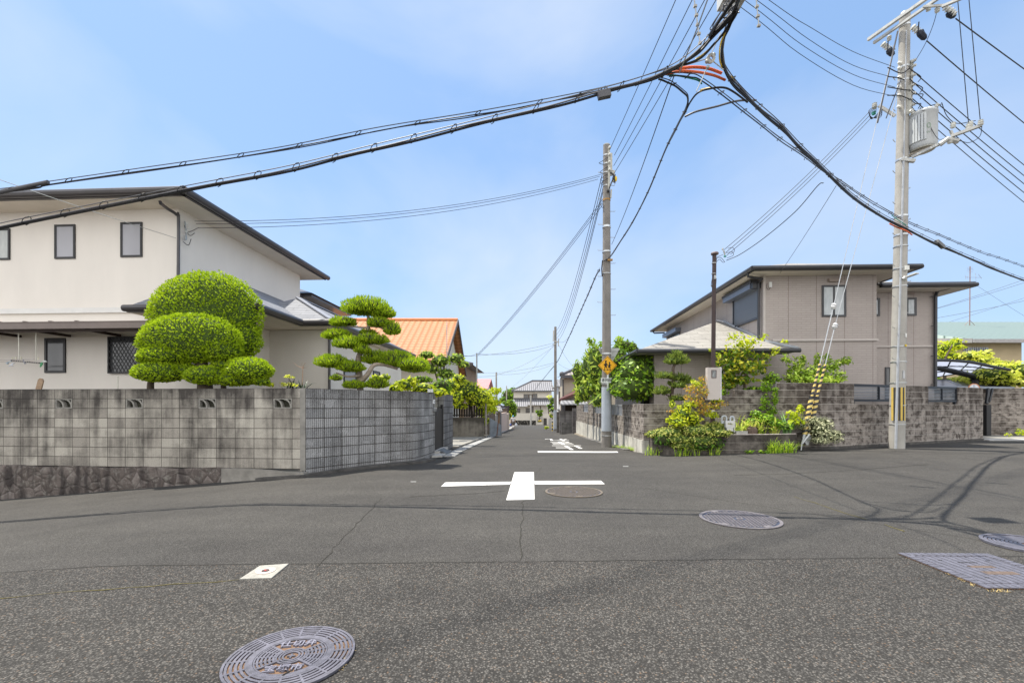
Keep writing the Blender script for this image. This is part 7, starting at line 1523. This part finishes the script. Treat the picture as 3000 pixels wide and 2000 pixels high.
shrub('light airy yellow-green tree leaning over the barrier on the left kerb', [E(1425, 1160, 27.5, 20, 18), E(1450, 1145, 28, 20, 12), E(1440, 1175, 27.8, 26, 22), E(1436, 1195, 27.5, 26, 22), E(1410, 1205, 27.5, 18, 24), E(1455, 1178, 28, 12, 10), E(1418, 1235, 27.5, 14, 16), E(1464, 1140, 28, 8, 5)], 'yel2', .10, 1.6, .8, 'volume', seed=13, core=0, name='garden_tree', cat='tree', crown='crown', trunk=[([(1405, 1275, 27.3), (1408, 1230, 27.3), (1425, 1170, 27.5), (1455, 1140, 28)], .05, .02)])
shrub('yellow flowering tuft beside the grey barrier panel', [E(1425, 1232, 28, 14, 8)], 'pale', .12, 1.5, .8, seed=14)
shrub('round dark green clipped tree near the end of the street on the left', [E(1492, 1184, 64, 20, 15), E(1503, 1192, 64, 14, 14), E(1505, 1210, 64, 12, 14), E(1497, 1200, 64, 12, 16)], 'mid', .22, 1.3, 1.0, seed=15, name='clipped_tree', cat='tree', crown='crown', rough=.1, trunk=[([(1498, 1245, 64), (1498, 1205, 64)], .12, .08)])
shrub('little green bush just left of the walking person', [E(1492, 1218, 60, 8, 14), E(1489, 1212, 60, 8, 8)], 'yel', .2, 1.3, .8, seed=16)
shrub('small round green tree before the end house', [E(1581, 1212, 86, 10, 11), E(1576, 1206, 86, 7, 7), E(1586, 1203, 86, 6, 5)], 'mid', .34, 1.3, .9, seed=17, name='garden_tree', cat='tree', crown='crown', trunk=[([(1581, 1236, 86), (1581, 1215, 86)], .12, .08)])
shrub('red-green potted flowers below the small tree at the end house', [E(1581, 1233, 85, 7, 4)], 'red', .3, 1.3, .7, seed=18)
shrub('hazy green hill trees behind the roofs left of the end house', [E(1490, 1160, 150, 20, 22), E(1500, 1150, 160, 14, 18), E(1478, 1172, 150, 16, 14)], 'mid', .8, 1.2, .9, seed=19, name='hill_trees', cat='trees', crown='crown')
shrub('green trees beside the far utility pole', [E(1618, 1175, 64, 9, 14), E(1612, 1190, 64, 9, 10), E(1632, 1180, 60, 10, 14), E(1622, 1200, 62, 12, 8)], 'mid', .28, 1.4, .9, seed=20, name='garden_tree', cat='tree', crown='crown')
shrub('small light green bush against the end of the right-hand wall row', [E(1614, 1218, 58, 6, 8), E(1600, 1252, 50, 9, 4)], 'yel', .22, 1.4, .8, seed=21)
shrub('pale yellow twiggy tree left of the far utility pole', [E(1610, 1163, 66, 9, 8)], 'pale', .22, 1.8, .35, 'volume', seed=22, core=0)
# right side hedge
shrub('tall willow-leaved hedge hanging over the street wall left of the sign pole', [E(1700, 1120, 23, 22, 58), E(1722, 1085, 20.5, 26, 62), E(1748, 1075, 18, 32, 72), E(1712, 1150, 21, 24, 40), E(1745, 1140, 18, 34, 46), E(1740, 1035, 19, 22, 26), E(1770, 1130, 17.2, 24, 50), E(1693, 1168, 25, 14, 22), E(1690, 1090, 22, 14, 36), E(1758, 1175, 17, 26, 22)], 'bam', .075, 3.4, .8, seed=23, name='hedge', rough=.24, depth=.5, core=.72)
shrub('airy bamboo-like sprays poking above the hedge behind the sign pole', [E(1736, 1005, 19, 14, 16), E(1765, 1010, 18.5, 14, 14), E(1815, 996, 18, 14, 12), E(1728, 1000, 19, 6, 14)], 'feather', .10, 3, .25, 'volume', seed=24, core=0)
shrub('yellow-green mixed bush behind the stop sign', [E(1828, 1015, 18.5, 36, 20), E(1810, 1050, 18, 38, 40), E(1850, 1020, 19, 20, 20), E(1800, 1090, 17.5, 26, 60)], 'mid', .075, 1.8, .8, seed=25, rough=.2)
shrub('dense glossy-leaved round bush right of the sign pole', [E(1862, 1095, 15.3, 62, 56, .8), E(1850, 1140, 15.2, 66, 44, .8), E(1885, 1060, 15.3, 36, 26), E(1815, 1125, 15.6, 34, 48), E(1900, 1110, 15.4, 24, 40), E(1880, 1152, 15.2, 34, 26)], 'gloss', .075, 1.9, .8, seed=26, name='glossy_bush', rough=.13, depth=.3, core=.82)
t = plant('cloud_pruned_pine', 'small cloud-pruned pine right of the glossy bush, in front of the taupe porch', 'tree', (XT(1970, 13.8), 13.8, .4))
for k, b_ in enumerate([E(1983, 1058, 13.8, 36, 20, .3), E(1980, 1040, 13.8, 18, 12, .2), E(1948, 1102, 13.8, 30, 12, .25), E(1992, 1108, 13.8, 30, 13, .25), E(2012, 1118, 13.7, 16, 10, .2), E(1938, 1148, 13.7, 26, 15, .25), E(1990, 1130, 13.6, 24, 11, .2), E(1985, 1168, 13.6, 28, 10, .22), E(1966, 1124, 13.9, 14, 6, .15)]):
    c_, r_ = b_; foliage('foliage_pad', [(c_, (r_[0], r_[1], r_[2] * 1.2))], [LV['pine2'], LV['core2']], t, leaf=.028, aspect=4.2, dens=.85, rough=.10, flat=.35, seed=100 + k, depth=.4, core=.68, upward=.7, jitter=.6)
o = t.location; branchy([(pth((1970, 1200, 13.8), (1968, 1150, 13.8), (1974, 1110, 13.8), (1972, 1080, 13.8), (1982, 1060, 13.8)), .07, .035), (pth((1970, 1165, 13.7), (1950, 1155, 13.7)), .03, .015), (pth((1972, 1110, 13.8), (1950, 1105, 13.8)), .025, .012), (pth((1970, 1140, 13.8), (1995, 1120, 13.8)), .03, .015)]).build('trunk', LV['bark'], t, True)
# black panel added in place of the bush shade beside the porch
mb = MB(); mb.box((XT(1886, 15.6), 15.6, .2), (XT(1928, 15.6), 16.0, 2.95)); tag(mb.build('shade_panel', mat('shade_black', (.012, .012, .012), .7)), 'black panel added for the shade between the glossy bush and the taupe porch', 'shade_panel')
shrub('Japanese maple with fresh yellow tips before the taupe house', [E(2170, 1075, 13.9, 66, 40, .7), E(2120, 1100, 13.9, 40, 24), E(2215, 1070, 13.9, 42, 32), E(2160, 1035, 13.9, 50, 22), E(2125, 1060, 13.9, 40, 22), E(2160, 1115, 13.9, 56, 16), E(2130, 1130, 13.8, 34, 10), E(2235, 1045, 14, 24, 16)], 'maple', .075, 1.6, .42, 'volume', seed=27, core=0, name='maple_tree', cat='tree', crown='crown', trunk=[([(2184, 1160, 13.9), (2182, 1120, 13.9), (2186, 1080, 13.9), (2176, 1040, 13.9)], .055, .02), ([(2184, 1130, 13.9), (2160, 1105, 13.9), (2130, 1085, 13.9)], .02, .008), ([(2184, 1100, 13.9), (2215, 1070, 13.9), (2235, 1045, 13.9)], .02, .008)])
shrub('loose yellow sprays at the top of the maple', [E(2155, 985, 13.9, 26, 20), E(2195, 1000, 14, 30, 20), E(2235, 990, 14, 16, 20), E(2175, 1010, 13.9, 50, 14), E(2270, 1030, 14, 20, 16), E(2100, 1042, 13.8, 16, 8), E(2300, 1000, 14.1, 12, 8), E(2085, 1025, 13.8, 10, 6)], 'yel', .06, 1.6, .22, 'volume', seed=28, core=0)
shrub('dark leafy shrub under the maple behind the wall', [E(2215, 1140, 13.7, 36, 10), E(2110, 1150, 13.6, 24, 10), E(2260, 1110, 13.8, 26, 22), E(2245, 1150, 13.5, 22, 10)], 'mid', .06, 1.5, .8, seed=29, core=.6)
shrub('feathery light green bush of arching sprays above the block wall', [E(2350, 1058, 14.1, 12, 24), E(2425, 1052, 14.1, 10, 22), E(2480, 1052, 14.1, 14, 7), E(2330, 1080, 14.1, 26, 34), E(2365, 1095, 14.1, 34, 30), E(2410, 1090, 14.1, 36, 30), E(2440, 1070, 14.1, 24, 20), E(2470, 1060, 14.1, 26, 10), E(2390, 1115, 13.9, 70, 14), E(2320, 1105, 14.1, 30, 16), E(2300, 1050, 14.1, 14, 14), E(2455, 1105, 13.9, 24, 22), E(2395, 1055, 14.1, 12, 20)], 'feather', .05, 3.0, .62, 'volume', seed=30, core=0, rough=.25)
# climbers and planter plants
t = plant('climbing_vine', 'green creeper hanging down the block wall behind the planter', 'climber', P(2255, 1180, 12.9)); rg_ = random.Random(3)
foliage('leaves', [E(2245, 1135, 12.9, 18, 26, .06), E(2242, 1175, 12.9, 14, 26, .05), E(2270, 1170, 12.9, 12, 34, .05), E(2262, 1205, 12.9, 18, 22, .05), E(2236, 1195, 12.9, 12, 14, .05), E(2272, 1140, 12.95, 10, 8, .05)], [LV['mid']], t, .05, 1.4, .75, 'volume', seed=31)
branchy([([P(2244, 1130, 12.92) - t.location, P(2240, 1180, 12.92) - t.location, P(2252, 1230, 12.9) - t.location], .008, .005)]).build('stem', LV['bark'], t)
shrub('fresh green clover-like plants at the back of the planter', [E(2240, 1225, 12.7, 34, 16), E(2210, 1235, 12.7, 24, 14), E(2270, 1240, 12.6, 30, 12), E(2300, 1250, 12.55, 26, 12), E(2215, 1212, 12.75, 18, 10)], 'gloss', .055, 1.3, .8, seed=32, core=.6)
shrub('yellow-green leafy weeds between the planter and the stay wire', [E(2325, 1215, 12.6, 26, 18), E(2348, 1200, 12.6, 16, 14), E(2335, 1235, 12.55, 26, 12), E(2345, 1190, 12.6, 6, 5)], 'yel', .065, 1.4, .45, 'volume', seed=33, core=0)
t = plant('iris_clump', 'strap-leaved iris clump with dry orange tips in the planter', 'plant', (XT(2190, 12.45), 12.45, .52)); blades('leaves', [(-.35, 0, 0), (-.1, .05, 0), (.12, -.03, 0), (.45, .1, 0), (.75, .05, 0)], LV['iris'], t, 18, .72, .055, .95, 5, .09, 7)
t = plant('iris_clump', 'tall arching strap leaves at the right end of the planter', 'plant', (XT(2300, 12.5), 12.5, .52)); blades('leaves', [(0, 0, 0), (.15, .05, 0)], mat('leaf_strap_green', (.16, .30, .10), .5, .3, 9), t, 9, .8, .05, .9, 8, .05, 7)
shrub('silvery grey dusty bush behind the striped stay wires', [E(2398, 1262, 12.75, 40, 34, .4), E(2432, 1280, 12.7, 30, 24, .35), E(2378, 1235, 12.8, 26, 20, .3), E(2410, 1240, 12.8, 26, 24, .3), E(2448, 1272, 12.65, 18, 14, .2), E(2346, 1240, 12.75, 16, 26, .2), E(2400, 1290, 12.6, 30, 14, .3)], 'silver', .026, 3.0, .55, seed=34, name='silver_bush', core=.62, rough=.2, depth=.55)
shrub('trailing mossy ground cover hanging over the left of the planter', [E(1960, 1268, 12.5, 58, 20, .45), E(2040, 1262, 12.4, 60, 22, .45), E(2100, 1268, 12.35, 44, 18, .4), E(1985, 1288, 12.3, 52, 22, .3), E(2050, 1292, 12.2, 56, 24, .25), E(1915, 1272, 12.6, 26, 14, .25), E(2090, 1250, 12.5, 40, 12, .3), E(2000, 1305, 12.2, 40, 14, .2)], 'moss', .035, 2.2, .75, seed=35, name='ground_cover', core=.75, rough=.14, depth=.4)
shrub('dark green moss curtain under the trailing ground cover', [E(1940, 1290, 12.25, 26, 20, .15), E(2060, 1304, 12.12, 44, 18, .12), E(2100, 1298, 12.15, 26, 18, .12)], 'dark', .045, 2.4, .6, seed=36, core=.7)
shrub('pale yellow-green variegated shrub in front of the left planter end', [E(2000, 1215, 12.5, 34, 30, .35), E(1985, 1235, 12.4, 36, 22, .35), E(2030, 1230, 12.5, 30, 26, .3), E(2010, 1190, 12.5, 18, 16, .25), E(1970, 1185, 12.5, 8, 14, .15)], 'yel', .05, 1.8, .6, seed=37, core=.55, depth=.6)
shrub('straggly shrub with russet leaves in front of the meter box', [E(2045, 1175, 12.5, 24, 26, .25), E(2060, 1145, 12.5, 20, 26, .22), E(2030, 1140, 12.5, 26, 18, .2), E(2080, 1190, 12.4, 40, 12, .2), E(2115, 1182, 12.45, 20, 10, .15), E(1968, 1205, 12.5, 14, 6, .1), E(2058, 1112, 12.5, 12, 14, .15), E(2015, 1165, 12.5, 14, 12, .15), E(2060, 1205, 12.45, 24, 14, .2)], 'red', .04, 1.7, .30, 'volume', seed=38, core=0, trunk=[([(2050, 1240, 12.5), (2048, 1190, 12.5), (2052, 1120, 12.5)], .012, .005), ([(2050, 1215, 12.5), (2080, 1190, 12.4), (2118, 1180, 12.4)], .009, .003), ([(2050, 1180, 12.5), (2005, 1162, 12.5), (1965, 1155, 12.5)], .007, .003)], tmat='bark2')
shrub('light green sprigs mixed in beside the russet shrub', [E(2040, 1125, 12.55, 20, 16, .2), E(2100, 1172, 12.5, 18, 10, .15), E(2025, 1185, 12.5, 20, 12, .2), E(2085, 1215, 12.4, 20, 14, .2)], 'yel', .045, 1.7, .5, 'volume', seed=39, core=0)
shrub('thin dry grass tuft behind the gas meter', [E(2100, 1242, 12.5, 30, 10, .25)], 'moss', .04, 3.5, .6, seed=40, core=0, style='volume')
# grass tufts at the foot of walls
for k, (px, py, n, h, lab) in enumerate(((1995, 1322, 26, .48, 'long-bladed grass tuft under the left of the planter'), (2030, 1322, 22, .32, 'low arching grass tuft under the middle of the mossy planter'), (2092, 1320, 20, .5, 'upright pale grass tuft where the moss curtain ends'), (1910, 1325, 22, .36, 'thin grass tuft at the corner of the street wall'), (1952, 1324, 18, .34, 'small grass tuft between the corner and the long-bladed tuft'), (2266, 1318, 60, .50, 'bushy light green grass clump left of the stay wire anchor'), (2308, 1318, 60, .46, 'bushy light green grass clump right beside the stay wire anchor'))):
    Yg_ = 12.08 if px < 2200 else 12.12
    if px < 1960: Yg_ = 12.45
    g = Vector((XT(px, Yg_), Yg_, gz(XT(px, Yg_), Yg_))); t = plant('grass_tuft', lab, 'grass tuft', tuple(g), 'grass tufts at the foot of the planter'); blades('blades', [(0, 0, 0), (.12, 0, 0), (-.12, .02, 0)], LV['grass'], t, max(4, n // 3), h, .020, .85, 50 + k, .07)
g = Vector((XT(2215, 12.05), 12.05, gz(6.5, 12.05))); t = plant('weed', 'low broad-leaved weeds in the gutter left of the grass clumps', 'weed', (g.x, g.y, g.z)); foliage('leaves', [((g.x - .15, g.y, g.z + .06), (.16, .08, .06)), ((g.x + .2, g.y, g.z + .05), (.18, .08, .05))], [LV['mid']], t, .05, 1.5, .6, 'volume', seed=41)
mb = MB(); rr = random.Random(9); rts = []
for k in range(26): px = rr.uniform(1800, 1890); u_ = (px - 1695) / 190; g = G(px, 1297 + 24 * u_ + rr.uniform(-1, 1)); rts.append((g.x, g.y, g.z))
blades('x', rts, None, None, 7, .16, .012, .7, 61, .08, mb=mb); struct(tag(mb.build('grass', LV['grass']), 'short grass along the foot of the pale footing near the corner', 'grass'), 'stuff')
mb = MB(); rts = [(g.x, g.y, g.z) for g in [G(600 + k * 9 + rr.uniform(-3, 3), 1710) for k in range(0)]]
for (pxa, pya), (pxb, pyb), n, in (((1000, 1960), (1022, 1905), 7), ((2760, 1672), (2850, 1715), 14), ((2900, 1732), (2960, 1733), 10)):
    for k in range(n): f_ = rr.random(); g = G(pxa + (pxb - pxa) * f_, pya + (pyb - pya) * f_); rts.append((g.x, g.y, g.z))
blades('x', rts, None, None, 4, .035, .004, .8, 62, .01, mb=mb, seg=3); struct(tag(mb.build('dry_grass', mat('dry_grass', (.42, .32, .14), .8)), 'dry grass wisps along the rims of the foreground covers', 'dry grass'), 'stuff')
# right edge trees
shrub('yellow-green tree beside the green-roofed house, next to the downpipe', [E(2760, 1025, 24.5, 28, 30), E(2795, 1012, 24.5, 28, 22), E(2780, 1048, 24.3, 34, 22), E(2745, 1055, 24, 20, 22), E(2800, 1000, 24.5, 14, 12)], 'yel2', .10, 1.6, .6, 'flatleaf', seed=42, name='garden_tree', cat='tree', crown='crown', core=.55, trunk=[([(2770, 1140, 24), (2768, 1060, 24), (2790, 1010, 24)], .08, .03)])
shrub('broad pale yellow-green tree in front of the beige wall', [E(2840, 1045, 24, 46, 16), E(2880, 1038, 24, 26, 14), E(2870, 1060, 23.8, 50, 16), E(2930, 1066, 24, 34, 12)], 'pale', .10, 1.8, .7, seed=43, name='garden_tree', cat='tree', crown='crown', core=.6)
shrub('spreading pale yellow-green hedge above the back block wall at the right edge', [E(2900, 1105, 20.2, 60, 30, 1.2), E(2970, 1090, 20.2, 54, 30, 1.2), E(3020, 1100, 20.2, 50, 36, 1), E(2950, 1120, 20, 70, 18, 1), E(2850, 1112, 21.5, 50, 16, 1), E(2930, 1080, 20.6, 40, 16, 1)], 'pale', .09, 1.8, .7, seed=44, name='hedge', core=.7)
shrub('green shrubs under the curved carport roof', [E(2760, 1118, 24.5, 60, 12, .8), E(2840, 1122, 24.8, 50, 10, .8)], 'mid', .13, 1.6, .7, seed=45)
shrub('small weed sprouting at the foot of the back wall at the right edge', [E(2955, 1273, 17.2, 8, 8), E(2995, 1265, 17.2, 16, 14)], 'yel', .06, 1.6, .45, 'volume', seed=46, core=0)
# gas meter, stone, kerb block in the planter
t = thing('gas_meter', 'white gas meter with grey pipes at the back of the planter', 'gas meter', P(2136, 1262, 12.35)); o = t.location; l = lambda px, py, y=0: P(px, py, 12.35 + y) - o
mb = MB(); a, c = l(2123, 1252), l(2146, 1232); mb.box((a.x, -.08, a.z), (c.x, .06, c.z)); a, c = l(2126, 1262), l(2144, 1252); mb.box((a.x, -.07, a.z), (c.x, .05, c.z)); mb.build('body', mat('meter_white', (.68, .68, .64), .5), t)
mb = MB(); a = l(2132, 1240); mb.box((a.x - .04, -.09, a.z - .012), (a.x + .06, -.08, a.z + .012)); mb.build('dial', m_blkp, t)
mb = MB(); mb.tube(catm([l(2115, 1240), l(2115, 1222), l(2122, 1218), l(2128, 1222), l(2128, 1234)], 4), .022, 8); mb.cyl(l(2116, 1240), l(2116, 1232), .04, n=8); mb.tube(catm([l(2150, 1262), l(2150, 1226), l(2146, 1220), l(2140, 1222), l(2140, 1234)], 4), .022, 8); mb.build('pipe', mat('pipe_grey', (.42, .45, .48), .45), t); mb = MB(); mb.tube([l(2151, 1266), l(2151, 1228)], .026, 8); mb.build('white_pipe', MATS['meter_white'], t)
mb = MB(); mb.ball(P(2202, 1262, 12.35), (.16, .12, .14)); tag(mb.build('stone', mat('stone_brown', (.14, .10, .08), .95, .35, 9, bump=.7, bs=20)), 'brown rock half buried in the planter soil', 'stone')
mb = MB(); a, c = P(2155, 1275, 12.3), P(2188, 1262, 12.3); mb.box((a.x, 12.25, a.z), (c.x, 12.5, c.z)); tag(mb.build('kerb_block', m_conc), 'grey concrete block lying behind the planter rim', 'concrete block')
# ---------------------------------------------------------------- person walking up the street
Yp = 57.5; xp = XT(1503, Yp); gp = gz(xp, Yp); t = thing('person', 'person in white T-shirt, shorts and light blue cap walking up the street with bags', 'person', (xp, Yp, gp), R(0))
Hh = 1.66
import bmesh
def skin_mesh(name, verts, edges, rad, m, parent, sub=2):
    me = bpy.data.meshes.new(name); me.from_pydata(verts, edges, []); o = bpy.data.objects.new(name, me); COL.objects.link(o)
    mo = o.modifiers.new('s', 'SKIN'); mo.use_smooth_shade = True; su = o.modifiers.new('u', 'SUBSURF'); su.levels = su.render_levels = sub
    for v, r in zip(me.skin_vertices[0].data, rad): v.radius = (r, r * (.8 if r > .09 else 1)); 
    me.skin_vertices[0].data[0].use_root = True
    bpy.context.view_layer.update(); dg = bpy.context.evaluated_depsgraph_get(); m2 = bpy.data.meshes.new_from_object(o.evaluated_get(dg)); bpy.data.objects.remove(o)
    m2.materials.clear(); m2.materials.append(m); n = bpy.data.objects.new(name, m2); COL.objects.link(n); n.parent = parent; return n
m_skinp = mat('skin', (.42, .24, .16), .6, .05, 9)
V_ = [(0, 0, .90), (0, 0, 1.05), (0, .0, 1.22), (0, 0, 1.36), (0, -.01, 1.45), (0, -.02, 1.52), (0, -.02, 1.60),
      (-.10, 0, .86), (-.11, -.10, .50), (-.11, -.02, .12), (-.11, -.14, .05), (.10, 0, .86), (.11, .06, .50), (.11, .22, .16), (.11, .14, .06),
      (-.19, 0, 1.36), (-.26, .02, 1.10), (-.27, -.06, .88), (-.27, -.08, .80), (.19, 0, 1.36), (.27, .02, 1.10), (.29, -.04, .88), (.29, -.05, .80)]
E_ = [(0, 1), (1, 2), (2, 3), (3, 4), (4, 5), (5, 6), (0, 7), (7, 8), (8, 9), (9, 10), (0, 11), (11, 12), (12, 13), (13, 14), (3, 15), (15, 16), (16, 17), (17, 18), (3, 19), (19, 20), (20, 21), (21, 22)]
R_ = [.14, .13, .15, .13, .055, .075, .085, .09, .055, .038, .035, .09, .055, .038, .035, .06, .042, .03, .03, .06, .042, .03, .03]
skin_mesh('body', V_, E_, R_, m_skinp, t)
sh = mat('shirt_white', (.74, .72, .74), .85, .04, 9)
skin_mesh('shirt', [(0, 0, .88), (0, 0, 1.05), (0, 0, 1.22), (0, 0, 1.38), (-.19, 0, 1.38), (-.26, .01, 1.16), (.19, 0, 1.38), (.265, .01, 1.16)], [(0, 1), (1, 2), (2, 3), (3, 4), (4, 5), (3, 6), (6, 7)], [.185, .17, .18, .15, .085, .075, .085, .075], sh, t)
skin_mesh('shorts', [(0, 0, .90), (-.10, -.01, .82), (-.115, -.09, .52), (.10, .01, .82), (.115, .05, .52)], [(0, 1), (1, 2), (0, 3), (3, 4)], [.16, .115, .085, .115, .085], mat('shorts_grey', (.16, .14, .13), .9), t)
mb = MB(); mb.lathe((0, -.01, 1.60), [(.105, -.02), (.112, .02), (.10, .07), (.06, .105), (0, .115)], 16); mb.slab([(-.08, -.09, 1.60), (-.05, -.19, 1.585), (.05, -.19, 1.585), (.08, -.09, 1.60)], .012); mb.build('cap', mat('cap_blue', (.12, .45, .66), .7), t)
mb = MB(); 
for s_ in (-1, 1): mb.ball((s_ * .03, -.105, 1.575), .009)
mb.build('eye', m_blkp, t); mb = MB(); mb.ball((0, -.118, 1.55), (.012, .018, .02)); mb.box((-.022, -.105, 1.515), (.022, -.095, 1.521)); mb.build('face_features', mat('skin_dark', (.28, .13, .09), .7), t)
mb = MB(); mb.box((-.15, -.24, 0), (-.07, .02, .07)); mb.box((.07, .05, .0), (.15, .30, .08)); mb.build('shoe', mat('shoe_dark', (.06, .06, .07), .7), t)
def bag(px, label, c, s, x):
    q = thing('shopping_bag', label, 'bag', (xp + x, Yp - .08, gp + .78), 0); mb = MB(); mb.lathe((0, 0, -.28), [(0, -.16 * s), (.10 * s, -.15 * s), (.15 * s, -.05 * s), (.13 * s, .10 * s), (.04, .19 * s), (0, .19 * s)], 12); mb.build('bag_body', c, q); mb = MB(); mb.tube([(-.04, 0, -.10), (-.01, 0, .01), (.01, 0, .01), (.04, 0, -.10)], .008, 5); mb.build('handle', c, q)
bag(0, 'blue shopping bag carried on the left side of the walking person', mat('bag_blue', (.04, .08, .30), .5), .95, -.31); bag(0, 'white shopping bag carried on the right side of the walking person', mat('bag_white', (.72, .74, .78), .5), 1.25, .36)
